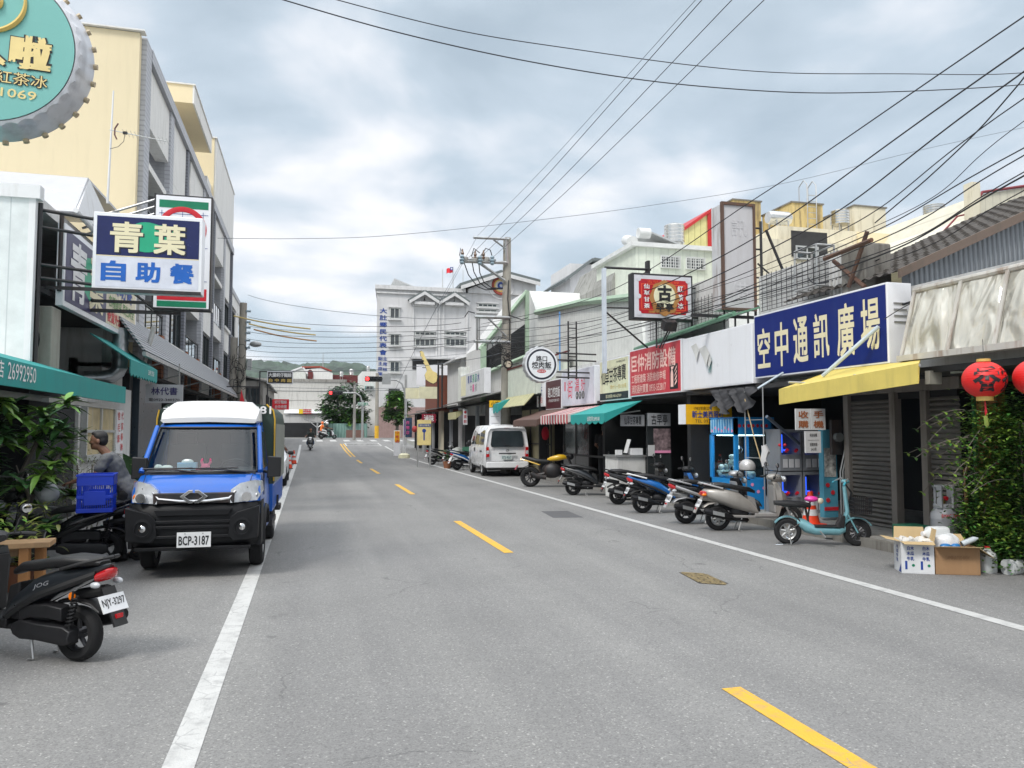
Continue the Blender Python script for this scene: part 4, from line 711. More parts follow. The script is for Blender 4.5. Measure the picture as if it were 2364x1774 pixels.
mb.cyl((9.2, 14.0, 5.9), (9.75, 14.0, 4.7), .03, 6); mb.cyl((9.05, 14.1, 5.2), (9.7, 14, 4.65), .018, 6); mb.box(7.5, 9.1, 14.05, 14.12, 4.02, 4.08)
for x in (8.25, 8.5, 8.8): mb.cyl((x, 14.1, 3.75), (x, 14.1, 4.2), .02, 6)
obj('support', mb, ts)
gu = thing('projecting_sign', 'red framed tea shop sign with brown medallion on steel brackets', 'sign', (7.8, 16, 4.2)); mb = MB(blk); mb.box(7.04, 8.56, 16.0, 16.24, 4.22, 5.29); obj('box', mb, gu, .02)
mb = MB(mat('silver_sign_rim', (.6, .6, .64), .4)); mb.box(7.09, 8.51, 15.99, 16, 4.27, 5.24); mb.use(mat('deep_red_film', C(176, 22, 36), .35, var=.1)); mb.box(7.2, 8.42, 15.985, 15.99, 4.36, 5.15)
mb.use(mat('orange_line_film', C(224, 90, 50), .5)); [mb.box(a, b, 15.981, 15.985, c, d) for a, b, c, d in ((7.26, 8.36, 5.03, 5.045), (7.26, 8.36, 4.45, 4.465), (7.26, 7.275, 4.465, 5.03), (8.345, 8.36, 4.465, 5.03))]
mb.use(mat('brown_medallion', C(170, 120, 66), .5)); n = 40; mb.add([(7.83+(.36+.02*math.cos(a*8*2*math.pi/n))*math.cos(2*math.pi*a/n), 15.975, 4.73+(.40+.02*math.cos(a*8*2*math.pi/n))*math.sin(2*math.pi*a/n)) for a in range(n)], [tuple(range(n))])
mb.use(cf); mb.add([(7.83+.27*math.cos(2*math.pi*a/n), 15.972, 4.78+.27*math.sin(2*math.pi*a/n)) for a in range(n)], [tuple(range(n))])
mb.text('古', frame((7.83, 15.968, 4.84), NEAR), .36, .38, inkb, .06); mb.text('早亭', frame((7.83, 15.968, 4.52), NEAR), .44, .2, inkb, .04); mb.text('仙\n草\n甘\n茶', frame((7.39, 15.98, 4.76), NEAR), .15, .56, inkw, .03); mb.text('紅\n茶\n冰', frame((8.23, 15.98, 4.76), NEAR), .15, .54, inkw, .03)
mb.text('加盟專線 04-26911308', frame((7.83, 15.98, 4.405), NEAR), .8, .055, gold); mb.text('古早 ● 香醇', frame((7.8, 15.98, 5.095), NEAR), .8, .06, mat('orange_line_film', ()))
mb.use(mat('silver_sign_rim', ()))
for x, z in ((7.2, 5.15), (8.42, 5.15), (7.2, 4.36), (8.42, 4.36), (7.82, 5.15), (7.2, 4.75), (8.42, 4.75)): mb.cyl((x, 15.98, z), (x, 15.988, z), .055, 14)
obj('face', mb, gu)
mb = MB(mat('pale_blue_post', (.55, .6, .66), .5)); mb.box(6.42, 6.5, 16.2, 16.3, 3.0, 5.4); mb.use(blk); mb.cyl((6.48, 16.25, 5.42), (7.6, 16.2, 5.42), .03, 6); mb.cyl((6.5, 16.25, 4.5), (7.06, 16.2, 4.5), .02, 6); mb.cyl((6.5, 16.25, 4.4), (7.5, 16.2, 3.6), .022, 6); mb.box(7.5, 7.56, 16.15, 16.3, 5.3, 5.62); mb.cyl((8.6, 16.15, 4.0), (8.6, 16.15, 5.1), .025, 6); mb.cyl((8.75, 16.15, 3.8), (8.75, 16.15, 5.05), .025, 6); mb.cyl((8.5, 16.15, 5.0), (8.8, 16.15, 5.05), .02, 6); mb.cyl((7.9, 16.1, 4.3), (9.2, 16.0, 4.33), .03, 6); mb.cyl((7.7, 16.15, 3.6), (7.7, 16.15, 4.25), .02, 6); obj('bracket', mb, gu)
fl_ = thing('floodlight', 'black floodlight below the red tea shop sign', 'lamp', (7.75, 15.6, 4)); mb = MB(blk); mb.cb((7.75, 15.6, 4.05), (.3, .2, .22), Matrix.Rotation(.5, 3, 'X')); mb.cyl((7.75, 15.65, 3.95), (7.6, 15.8, 3.55), .02, 6); mb.cyl((7.8, 15.65, 3.95), (7.66, 15.8, 3.55), .012, 6); obj('housing', mb, fl_, .02)
rs = thing('round_sign', 'round white sign with black ring and brush characters', 'sign', (6.42, 21, 3.1)); c0 = Vector((6.42, 21, 3.6))
mb = MB(mat('scalloped_tin', (.56, .57, .58), .35, .5)); n = 72; rr_ = []
for y, r0 in ((0, .50), (.16, .53), (.2, .50)): rr_.append([c0+Vector(((r0+.012*math.cos(k*math.pi/2 if 0 else k*2*math.pi/4))*math.cos(2*math.pi*k/n), y, (r0+.012*math.cos(k*2*math.pi/4))*math.sin(2*math.pi*k/n))) for k in range(n)])
mb.loft(rr_); obj('rim', mb, rs)
mb = MB(signw)
def disc(mb, c, r, m, y, n=48, sx=1., sz=1.): mb.use(m); mb.add([(c[0]+r*sx*math.cos(2*math.pi*k/n), c[1]+y, c[2]+r*sz*math.sin(2*math.pi*k/n)) for k in range(n)], [tuple(range(n))])
disc(mb, c0, .485, signw, -.004); disc(mb, c0, .44, mat('ring_navy_black', (.02, .022, .04), .4), -.007); disc(mb, c0, .385, signw, -.010); disc(mb, c0+Vector((0, 0, -.2)), .1, red, -.012, 24, 1.35, .5)
mb.text('路口', frame(c0+Vector((0, -.012, .16)), NEAR), .33, .17, inkb, .02); mb.text('焢肉飯', frame(c0+Vector((0, -.012, -.02)), NEAR), .58, .19, inkb, .02); mb.text('STEWED PORK RICE', frame(c0+Vector((0, -.012, -.135)), NEAR), .52, .035, inkb); mb.text('傳統美味', frame(c0+Vector((0, -.014, -.2)), NEAR), .22, .06, inkw); obj('face', mb, rs)
mb = MB(blk)
for z in (3.95, 3.75, 3.4, 3.25): mb.cyl((6.9, 21.1, z), (8.2, 21.3, z), .025, 6)
for x in (7.3, 7.55): mb.cyl((x, 21.2, 3.2), (x, 21.2, 4.9), .025, 6)
for k in range(6): mb.cyl((7.3, 21.2, 3.3+k*.28), (7.55, 21.2, 3.3+k*.28), .018, 6)
obj('bracket', mb, rs)
bp_ = thing('pipe', 'thin pale blue conduit pipe standing above the fascia behind the round sign', 'pipe', (8.0, 19.5, 3.6)); mb = MB(mat('blue_pipe', C(110, 160, 215, .8), .5)); p, q = FX(1292, 720, 8.6), FX(1290, 872, 8.6); mb.cyl((8.6, p.y, p.z), (8.6, p.y, 3.6), .03, 8); obj('tube', mb, bp_)
# big blue buffet sign on the left
qs = thing('projecting_sign', 'navy and white buffet light box sign with green leaf on the left', 'sign', (-2.9, 15, 4.2)); X0, X1, Z0, Z1 = -3.77, -1.94, 4.2, 5.62; mb = MB(signw); mb.box(X0, X1, 15, 15.36, Z0, Z1); obj('box', mb, qs, .015)
mb = MB(mat('deep_navy_film', C(22, 32, 84), .25)); zm = 4.84; mb.box(X0+.06, X1-.06, 14.995, 15, zm, Z1-.07); mb.use(mat('pale_line_film', C(226, 210, 170), .5)); mb.box(X0+.06, X1-.06, 14.993, 15, zm-.015, zm)
mb.use(mat('cool_white_film', ())); mb.box(X0+.06, X1-.06, 14.995, 15, Z0+.07, zm-.015); mb.use(leafg); n = 36
pts = []
for k in range(n): a = 2*math.pi*k/n; r = 1+.13*abs(math.sin(a*2.5)) ; pts.append((-2.84+.40*r*math.cos(a), 14.99, 5.2+.25*r*math.sin(a)))
mb.add(pts, [tuple(range(n))])
shadow_l = mat('dark_letter_edge', (.01, .012, .03), .5)
for cx_, s in ((-3.22, '青'), (-2.5, '葉')): mb.text(s, frame((cx_+.02, 14.988, 5.165), NEAR), .56, .58, shadow_l, .04, 0); mb.text(s, frame((cx_, 14.984, 5.18), NEAR), .55, .57, creaml, .03, 0)
for cx_, s in ((-3.42, '自'), (-2.85, '助'), (-2.28, '餐')): mb.text(s, frame((cx_, 14.99, 4.56), NEAR), .42, .38, mat('bright_blue_film', C(10, 92, 180), .5), .045, 0)
obj('face', mb, qs)
g2 = thing('projecting_sign', 'white vertical sign with green and red bars and a red ring', 'sign', (-2.6, 17, 4.2)); X0, X1, Z0, Z1 = -3.15, -2.02, 4.2, 6.6; mb = MB(blk); mb.box(X0, X1, 17, 17.3, Z0, Z1); obj('box', mb, g2)
gb = mat('green_bar_film', C(0, 120, 85), .4); mb = MB(signw); mb.box(X0+.035, X1-.03, 16.99, 17, Z0+.03, Z1-.03); mb.use(gb); mb.box(X0+.1, X1-.08, 16.985, 16.99, Z1-.28, Z1-.12); mb.box(X0+.1, X1-.08, 16.985, 16.99, Z0+.05, Z0+.17)
mb.use(red); mb.box(X0+.1, X1-.08, 16.985, 16.99, Z0+.19, Z0+.44); mb.torus((-2.6, 16.985, 5.88), .42, .055, 'y', 40, 6, .1); mb.use(inkn); [mb.box(x-.004, x+.004, 16.984, 16.988, Z0+.6, Z1-.34) for x in (-3.0, -2.6, -2.2)]; [mb.box(X0+.1, X1-.08, 16.984, 16.988, z-.004, z+.004) for z in (6.2, 5.5, 4.8)]
mb.text('中國', frame((-2.6, 16.983, 5.85), NEAR), .4, .3, red, .02); obj('face', mb, g2)
mb = MB(steel)
for z in (6.5, 6.35, 6.2): mb.cyl((-4.5, 17.1, z-.55), (-3.14, 17.1, z), .025, 6)
mb.use(blk); mb.cyl((-4.4, 17.1, 5.2), (-3.1, 17.1, 4.2), .03, 6); mb.box(-4.4, -2.6, 17.08, 17.14, 4.1, 4.17); mb.box(-4.4, -3.1, 17.08, 17.14, 4.3, 4.36); obj('bracket', mb, g2)
cap = thing('bottle_cap_sign', 'huge turquoise bottle cap shaped tea sign with gold lettering', 'sign', (-2.45, 8, 4.6)); cc = FY(-24, 106, 8.0); Rr = .775
mb = MB(mat('silver_cap_paint', (.60, .61, .64), .35, .25, var=.06, dirt=.35)); n = 108; rings = []
for y, r0, w_ in ((-.02, Rr*.93, 0), (-.045, Rr*.95, .0), (-.035, Rr*.985, .014), (.0, Rr*1.005, .012), (.05, Rr*1.02, .003), (.2, Rr*1.07, .0), (.24, Rr*1.07, .0)): rings.append([cc+Vector(((r0+w_*math.cos(k*2*math.pi/3))*math.cos(2*math.pi*k/n), y, (r0+w_*math.cos(k*2*math.pi/3))*math.sin(2*math.pi*k/n))) for k in range(n)])
mb.loft(rings); obj('rim', mb, cap)
bulb = mat('ribbed_bulb', (.42, .34, .22), .5, var=.3, sc=20)
for k in range(30):
    a = 2*math.pi*k/30; d = Vector((math.cos(a), 0, math.sin(a))); p = cc+d*(Rr*1.055)+Vector((0, .22, 0)); obj('bulb', MB(bulb).cyl(p, p+d*.045, .028, 8), cap)
tq = mat('turquoise_film', C(128, 196, 188, .82), .4, var=.05, dirt=.1, dcol=(.2, .4, .36)); mb = MB(tq); disc(mb, cc, Rr*.935, tq, -.045, 64)
g1_ = mat('cream_gold_film', C(226, 204, 140), .5); f = lambda x, z, e=0: frame(cc+Vector((x, -.049-e, z)), (1, 0, -.05))
mb.text('啦', f(.36, -.05), .385, .36, inkb, .14); mb.text('啦', f(.36, -.05, .004), .36, .335, g1_, .06); mb.text('人', f(-.03, -.05), .42, .32, inkb, .1); mb.text('人', f(-.03, -.05, .004), .39, .29, g1_, .05)
mb.text('古早味 紅茶冰', f(.05, -.30), .93, .13, inkb, .07); mb.text('古早味 紅茶冰', f(.05, -.30, .004), .92, .12, g1_, .0); mb.text('04-23251069', f(-.02, -.44), .88, .085, g1_, .01)
mb.use(gold)
for a0, a1, r_, cx_, cz_, wd in ((-1.9, .25, .30, -.0, .42, .026), (-1.2, .45, .11, -.02, .42, .035), (.4, 2.4, .05, -.04, .60, .03)):
    q = [cc+Vector((cx_+r_*math.cos(a0+(a1-a0)*k/14), -.052, cz_+r_*math.sin(a0+(a1-a0)*k/14))) for k in range(15)]; mb.tube(q, [wd*(.35+.65*math.sin(math.pi*(k+.5)/15)) for k in range(15)], 5)
obj('face', mb, cap); mb = MB(rust); mb.tube([cc+Vector((-.9, .3, -1.0)), cc+Vector((-.62, .3, -.75))], .05, 8); mb.tube([cc+Vector((-.9, .3, -1.0)), cc+Vector((-1.0, .32, -5.6))], .05, 8); obj('pole', mb, cap)
ls = thing('office_sign', 'pale grey scrivener office sign hanging above the blue truck', 'sign', (-3.5, 21, 2.4)); mb = MB(mat('grey_sign_face', (.36, .37, .39), .5)); mb.box(-3.97, -3.1, 21, 21.08, 2.4, 2.87); mb.text('林代書', frame((-3.53, 20.995, 2.7), NEAR), .62, .2, mat('purple_ink', C(50, 46, 90), .5), .02); mb.text('電0922-340370', frame((-3.53, 20.995, 2.48), NEAR), .72, .08, inkb, .01); obj('panel', mb, ls); mb = MB(steel); mb.cyl((-3.9, 21.04, 2.87), (-3.9, 21.04, 3.4), .015, 6); mb.cyl((-3.2, 21.04, 2.87), (-3.2, 21.04, 3.4), .015, 6); obj('hanger', mb, ls)
# smaller hanging signs in the shops
yl = thing('hanging_sign', 'yellow tailor shop sign hanging in the shade behind the claw machine', 'sign', (8.4, 14.9, 2)); mb = MB(signw); p, q = FY(1581, 934, 14.6), FY(1690, 980, 14.6); mb.box(p.x, p.x+.02, 14.6, 14.9, q.z, p.z); mb.use(mat('amber_film', C(236, 178, 20), .5)); mb.box(p.x+.02, q.x, 14.6, 14.9, q.z, p.z); cxm, czm = (p.x+q.x)/2, (p.z+q.z)/2; mb.text('新士美西服社', frame((cxm-.02, 14.595, czm), NEAR), .74, .15, inkn, .02); mb.text('1982年創立', frame((cxm-.16, 14.595, czm+.13), NEAR), .36, .07, inkb); mb.text('TEL 0923', frame((cxm-.12, 14.595, czm-.14), NEAR), .4, .07, mat('brown_ink', (.2, .12, .02))); obj('box', mb, yl)
def fr2(name, label, pts, Y, m, txt, tm, d=.03, cat='notice', off=.01, rows=None):
    p, q = FY(*pts[0], Y), FY(*pts[1], Y); t = thing(name, label, cat, ((p.x+q.x)/2, Y, q.z)); mb = MB(m); mb.box(p.x, q.x, Y, Y+d, q.z, p.z)
    if txt: mb.text(txt, frame(((p.x+q.x)/2, Y-.004, (p.z+q.z)/2), NEAR), (q.x-p.x)*.72, (p.z-q.z)*.8, tm, off)
    obj('panel', mb, t); return t
pap = mat('white_card', (.6, .6, .6), .7, var=.03); brn = mat('brown_marker', C(160, 96, 60), .6)
fr2('notice', 'white card with two brown characters reading buy in, hung at the claw shop', ((1837, 944), (1871, 993)), 11.3, pap, '收\n購', brn, off=.03); fr2('notice', 'white card with two brown characters for mobile phone, hung at the claw shop', ((1872, 944), (1906, 993)), 11.29, pap, '手\n機', brn, off=.03)
fr2('notice', 'white printed notice with blue border below the two brown character cards', ((1859, 996), (1896, 1046)), 11.25, pap, '夾娃娃機\n——————\n營業時間\n24小時', inkb)
gl_ = MATS['grey_sign_face']; fr2('stall_sign', 'dim grey stall sign with brush characters over the serving hatch', ((1433, 958), (1488, 984)), 17.8, gl_, '仙草甘茶專賣', inkb); fr2('stall_sign', 'dim grey stall sign with three widely spaced characters', ((1496, 954), (1548, 984)), 17.3, gl_, '古早亭', inkb)
fr2('menu_board', 'white menu board with orange header behind the white van', ((1130, 942), (1156, 982)), 29.8, signw, '——\n— —\n——', gry); fr2('menu_header', 'orange header board above the white menu board behind the van', ((1130, 925), (1156, 941)), 29.78, mat('amber_film', ()), '小吃', inkb); fr2('hanging_sign', 'narrow white vertical sign with black disc hanging in the dark shop', ((1069, 945), (1079, 981)), 36, signw, '●\n茶\n飲', pinkr)
fr2('signboard', 'dark red signboard with white characters for braised snacks', ((974, 956), (1006, 976)), 41, mat('crimson_film', C(140, 24, 50), .5), '滷味', inkw, cat='sign', off=.02)
# key shaped sign and cream boards
ks = thing('key_sign', 'giant cream key shaped sign with dark outline on iron posts', 'sign', (6.1, 40, 4)); K = lambda x, y: FY(850+x/3.69, 600+y/3.69, 40)
pts = [(440, 785), (455, 778), (470, 790), (480, 820), (530, 920), (550, 950), (583, 965), (588, 1000), (580, 1040), (555, 1056), (525, 1045), (490, 1020), (482, 980), (500, 945), (485, 900), (470, 875), (478, 860), (458, 850), (462, 832), (445, 822), (448, 805)]
mb = MB(inkb); a = [K(*p) for p in pts]; c = sum(a, Vector())/len(a); mb.prism([((p.x-c.x)*1.04+c.x, (p.z-c.z)*1.03+c.z) for p in a], 'y', 40.0, 40.06); mb.use(mat('key_cream', C(226, 206, 140), .5)); mb.prism([(p.x, p.z) for p in a], 'y', 39.95, 40.0); obj('key', mb, ks); mb = MB(blk)
for px in (1012, 1021): p = FY(px, 835, 40.2); mb.cyl((p.x, 40.2, 2.9), (p.x, 40.2, p.z), .05, 6)
p = FY(1000, 870, 40.2); mb.cyl((p.x-.3, 40.2, p.z), (p.x+.6, 40.2, p.z), .03, 6); obj('post', mb, ks)
fr2('blank_sign', 'faded cream sign board with empty oval left of the key sign base', ((937, 896), (967, 921)), 42, cf, None, None, .2, 'sign'); fr2('blank_sign', 'wider faded cream sign board directly under the giant key', ((969, 893), (1009, 921)), 41.8, cf, None, None, .2, 'sign')
fr2('mural_panel', 'white dotted patterned panel behind the giant key', ((962, 842), (1046, 890)), 50, signw, '· ·\n · ·', gry, .1, 'panel')
kb = thing('key_board', 'cream standing board with blue key picture and navy header', 'sign board', (5.3, 36, 0)); p, q = FY(965, 970, 36), FY(995, 1028, 36); mb = MB(mat('key_cream', ())); mb.box(p.x, q.x, 36, 36.3, q.z, p.z); mb.use(inkn); mb.box(p.x+.02, q.x-.02, 35.99, 36, p.z-.32, p.z-.18); mb.text('鎖印鑰匙', frame(((p.x+q.x)/2, 35.985, p.z-.25), NEAR), .5, .1, cf); disc(mb, ((p.x+q.x)/2-.02, 36, p.z-.5), .09, inkn, -.006); mb.box((p.x+q.x)/2-.05, (p.x+q.x)/2+.01, 35.99, 36, p.z-.95, p.z-.55); obj('panel', mb, kb); mb = MB(steel)
for x in (p.x+.02, q.x-.02): mb.box(x-.025, x+.025, 36.02, 36.3, 0, q.z)
obj('leg', mb, kb)
ab = thing('yellow_board', 'small yellow standing board with red characters near the junction', 'sign board', (5.8, 50, .1)); p, q = FY(910, 994, 50), FY(924, 1024, 50); mb = MB(signw); mb.box(p.x, q.x, 50, 50.2, gz(50), p.z); mb.use(mat('amber_film', ())); mb.box(p.x+.04, q.x-.04, 49.98, 50, q.z+.1, p.z-.05); mb.text('小\n吃\n店', frame(((p.x+q.x)/2, 49.975, (p.z+q.z)/2), NEAR), .25, .75, inkr, .03); obj('panel', mb, ab)
for px, m, l in ((931.5, 'purple_flag_cloth', 'tall purple feather flag on white base near the junction'), (936, 'pink_film', 'tall pink feather flag beside the purple one')):
    p, q = FY(px, 968, 47), FY(px, 1028, 47); t = thing('feather_flag', l, 'flag', (p.x, 47, gz(47))); mb = MB(white); mb.cyl((p.x, 47, gz(47)), (p.x, 47, p.z), .025, 6); obj('pole', mb, t); mb = MB(mat(m, C(120, 90, 160, .8), .6)); mb.box(p.x+.03, p.x+.3, 46.99, 47.0, q.z+.6, p.z-.05); obj('cloth', mb, t); mb = MB(cf); mb.lathe([(.3, 0), (.28, .2), (.1, .3), (0, .3)], (p.x, 47, gz(47)), 'z', 12); obj('base', mb, t)
# left far signs
nd = fr2('noodle_sign', 'black framed noodle sign with white and gold characters on the left', ((617, 857), (676, 887)), 40, signw, None, None, .2, 'sign'); p, q = FY(617, 857, 40), FY(676, 887, 40); mb = MB(inkb); mb.box(p.x+.04, q.x-.04, 39.985, 40, q.z+.04, p.z-.04); cxm = (p.x+q.x)/2; h = p.z-q.z; mb.text('大腸蚵仔麵線', frame((cxm, 39.98, q.z+h*.7), NEAR), 1.1, h*.34, inkw, .04); mb.text('台 中 肉 圓', frame((cxm, 39.98, q.z+h*.27), NEAR), 1.1, h*.28, gold, .04); obj('face', mb, nd); mb = MB(blk); mb.box(p.x-.35, p.x, 40.05, 40.12, p.z-.05, p.z); mb.box(p.x-.38, p.x-.32, 40.05, 40.12, 2.5, p.z); mb.box(p.x, p.x+.05, 40.05, 40.12, 3, q.z); mb.box(-5, p.x-.35, 40.05, 40.1, q.z-.2, q.z-.14); obj('bracket', mb, nd)
rb = fr2('hanging_banner', 'red banner sign with two rows of white characters below the noodle sign', ((629, 922), (667, 946)), 48, mat('banner_red', C(222, 36, 50), .5), '蚵仔麵線\n台中肉圓', inkw, cat='banner')
rfl = thing('red_pennant', 'folded red pennant flag leaning at the left utility poles', 'flag', (-3.2, 42, 2.5)); mb = MB(mat('banner_red', ())); a, b, c = FY(557, 900, 42), FY(553, 930, 42), FY(565, 930, 42); mb.add([a, b, c, a+Vector((0, .05, 0)), b+Vector((0, .05, 0)), c+Vector((0, .05, 0))], [(0, 1, 2), (3, 5, 4), (0, 3, 4, 1), (1, 4, 5, 2), (2, 5, 3, 0)]); obj('cloth', mb, rfl)
# ------------------------------------------------------------------ awnings on the right
def awning(label, y0, y1, xw, zw, xf, zf, val, m, scal=0, hem=None, txt=None, side=True, zf2=None, name='awning', skew=0.):
    zf2 = zf if zf2 is None else zf2; t = thing(name, label, 'awning', ((xw+xf)/2, (y0+y1)/2, zf)); mb = MB(m); n = 10; vs = []
    for i in range(n+1):
        u = i/n; y = y0+(y1-y0)*u; f_ = zf+(zf2-zf)*u
        for v in (0, .34, .67, 1): vs.append((xw+(xf-xw)*v, y+skew*(1-u)*(1-v), zw+(f_-zw)*v-.025*math.sin(math.pi*v)*(.6+.4*math.cos(i*2.1))))
    mb.add(vs, [(i*4+j, i*4+j+1, (i+1)*4+j+1, (i+1)*4+j) for i in range(n) for j in range(3)], True)
    k = scal or 1; s = (y1-y0)/k
    for i in range(k):
        a = y0+s*i; fa, fb = zf+(zf2-zf)*i/k, zf+(zf2-zf)*(i+1)/k; q = [(a, fa), (a+s, fb), (a+s, fb-val*.8), (a+s*.75, fb-val), (a+s*.5, (fa+fb)/2-val*(1.06 if scal else 1)), (a+s*.25, fa-val), (a, fa-val*.8)] if scal else [(a, fa), (a+s, fb), (a+s, fb-val), (a, fa-val)]
        mb.prism(q, 'x', xf-.012, xf)
    if side:
        for y, f_, sk in ((y0, zf, skew), (y1, zf2, 0)): mb.add([(xw, y+sk+e, zw) if i == 0 else (xf, y+e, f_-val*.9*(i == 2)) for e in (-.004, .004) for i in range(3)], [(0, 1, 2), (5, 4, 3), (0, 3, 4, 1), (1, 4, 5, 2), (2, 5, 3, 0)])
    if txt: mb.text(txt, frame((xf-.016, y0+(y1-y0)*.3, zf-val*.5), EAST), min(1.1, (y1-y0)*.35), val*.5, inkw, .01)
    obj('canvas', mb, t); mb = MB(alu)
    for y in (y0+.15+skew, y1-.15): mb.cyl((xw, y, zw-.25), (xf+.06, y, zf-.06), .018, 6)
    mb.cyl((xf+.02, y0, zf-.02), (xf+.02, y1, zf2-.02), .02, 6); obj('frame', mb, t); return t
yc = mat('yellow_canvas', C(232, 210, 112, .8), .7, var=.08, dirt=.45, dcol=(.4, .33, .1), bump=.1, bsc=6)
awning('yellow canvas awning under the navy sign', 7.58, 10.38, 8.0, 2.66, 7.0, 2.5, .24, yc, zf2=2.34, skew=1.05)
tg = mat('bright_teal_canvas', C(40, 160, 155, .9), .65, var=.06, dirt=.15, dcol=(.02, .2, .2)); awning('bright teal awning over the dark tea stall', 17.62, 20.13, 8.0, 2.45, 7.0, 2.13, .25, tg, 6, txt='仙草甘茶 26993168')
awning('red and white striped awning beside the teal stall awning', 20.35, 23.0, 8.0, 2.42, 7.0, 2.16, .26, stripes('red_white_canvas', (.62, .6, .58), C(190, 60, 70, .8), 'y', .26, .5, .7), 10)
awning('faded brown awning behind the white van', 23.4, 26.3, 8.0, 2.42, 7.0, 2.06, .22, mat('brown_canvas', C(110, 86, 78, .8), .75, dirt=.2), 14)
awning('small teal awning scrap above the orange menu board', 28.9, 30.4, 7.7, 3.0, 7.1, 2.75, .35, teal, 3); awning('yellowed rolled awning on the old dark shops', 37.2, 39.4, 7.6, 2.75, 7.0, 2.62, .35, MATS['yellowed_plastic']); awning('pink faded awning before the junction', 45.5, 48, 7.4, 2.6, 6.7, 2.4, .35, mat('pink_canvas', C(190, 110, 112, .8), .7))
# vinyl roller panels of the restaurant
vy = mat('clear_vinyl_sheet', (.56, .54, .47), .12, var=.12, sc=.8, spec=.6, coat=.35, dirt=.3, dcol=(.3, .27, .2))
def vinyl():
    t = vy.node_tree; b = t.nodes['Principled BSDF']; tc = N(t, 'ShaderNodeTexCoord'); mp = N(t, 'ShaderNodeMapping'); mp.inputs['Rotation'].default_value = (.7, 0, 0); mp.inputs['Scale'].default_value = (1, 2.2, .8); L(t, tc.outputs['Object'], mp.inputs[0])
    n = N(t, 'ShaderNodeTexNoise', i_Scale=1.5, i_Detail=1.5, i_Distortion=.9); L(t, mp.outputs[0], n.inputs[0]); bp = N(t, 'ShaderNodeBump', i_Strength=.55, i_Distance=.5); L(t, n.outputs[0], bp.inputs['Height']); L(t, bp.outputs[0], b.inputs['Normal']); L(t, bp.outputs[0], b.inputs['Coat Normal'])
    b.inputs['Metallic'].default_value = .2
vinyl()
vp = thing('vinyl_panels', 'rippled clear vinyl weather sheets on the restaurant front above the lanterns', 'panel', (8, 7, 2.7)); ys = [8.92, 8.12, 7.42, 6.7, 5.9]
for a, b in zip(ys, ys[1:]):
    vs = []; n = 14; m_ = 12
    for i in range(n+1):
        for j in range(m_+1):
            u, v = i/n, j/m_; vs.append((7.98-.16*v**1.6*0+.25*v-.05*math.sin(math.pi*u)*math.sin(math.pi*v)-.03*noise.noise((a+u*2.2, v*2.1, 1)), a+(b-a)*u, 2.74+.9*v))
    mb = MB(vy); mb.add(vs, [(i*(m_+1)+j, i*(m_+1)+j+1, (i+1)*(m_+1)+j+1, (i+1)*(m_+1)+j) for i in range(n) for j in range(m_)], True); obj('sheet', mb, vp, sharp=80)
mb = MB(mat('rusty_batten', (.5, .48, .44), .6, dirt=.9, dcol=(.2, .11, .06)))
for y in ys: mb.slab((7.94, y-.025, 2.72), (7.94, y+.025, 2.72), (8.2, y+.025, 3.66), (8.2, y-.025, 3.66), .02)
mb.cyl((8.24, 5.9, 3.67), (8.24, 8.95, 3.67), .045, 8); mb.box(7.9, 8.05, 5.9, 8.95, 2.66, 2.74); obj('batten', mb, vp)
# ------------------------------------------------------------------ poles and signals
up_ = thing('utility_pole', 'tall concrete utility pole with steel crossarms and insulators on the right', 'utility pole', (7.7, 30, 0)); mb = MB(mat('pole_concrete', (.32, .30, .26), .85, dirt=.5, dcol=(.12, .1, .08))); mb.tube([(7.66, 30, 0), (7.68, 30, 5), (7.72, 30, 9.55)], [.21, .19, .155], 14); obj('pole', mb, up_)
mb = MB(steel); a = lambda x, y: FY(900+x/4.7425, 500+y/4.7425, 29.8)
def bar(p, q, w=.06): obj('crossarm', MB(steel).tube([p, q], w, 4), up_)
bar(a(915, 230), a(1305, 250)); bar(a(1270, 235), a(1285, 520)); bar(a(1135, 255), a(1270, 355), .04); bar(a(765, 490), a(1290, 508), .07); bar(a(790, 470), a(1160, 475), .045); bar(a(980, 510), a(1260, 705), .06); bar(a(930, 1100), a(1310, 1110), .07); bar(a(920, 1365), a(1315, 1380), .07); bar(a(955, 1100), a(955, 1465), .05); bar(a(980, 1110), a(980, 1390), .03); bar(a(1070, 1110), a(1275, 1310), .04)
insu = mat('blue_grey_insulator', (.25, .33, .38), .3); brn_i = mat('brown_insulator', (.12, .06, .03), .3)
for x, y in ((785, 470), (980, 480), (1115, 480)): mb = MB(insu); p = a(x, y); mb.lathe([(.05, -.22), (.1, -.16), (.05, -.1), (.11, -.04), (.05, .02), (.1, .08), (.04, .16)], p+Vector((0, -.1, 0)), 'z', 10); obj('insulator', mb, up_)
for x, y in ((795, 410), (935, 425), (1025, 425)): mb = MB(brn_i); p = a(x, y); mb.lathe([(.04, -.18), (.07, -.1), (.04, -.05), (.07, .02), (.04, .1), (.02, .2)], p, 'z', 8); obj('fuse', mb, up_)
for x, y in ((825, 470), (940, 470), (1060, 472)): mb = MB(conc); p = a(x, y); mb.lathe([(.0, -.1), (.16, -.08), (.18, 0), (.14, .1), (.0, .14)], p+Vector((0, .1, 0)), 'z', 10); obj('arrester', mb, up_)
mb = MB(inkb)
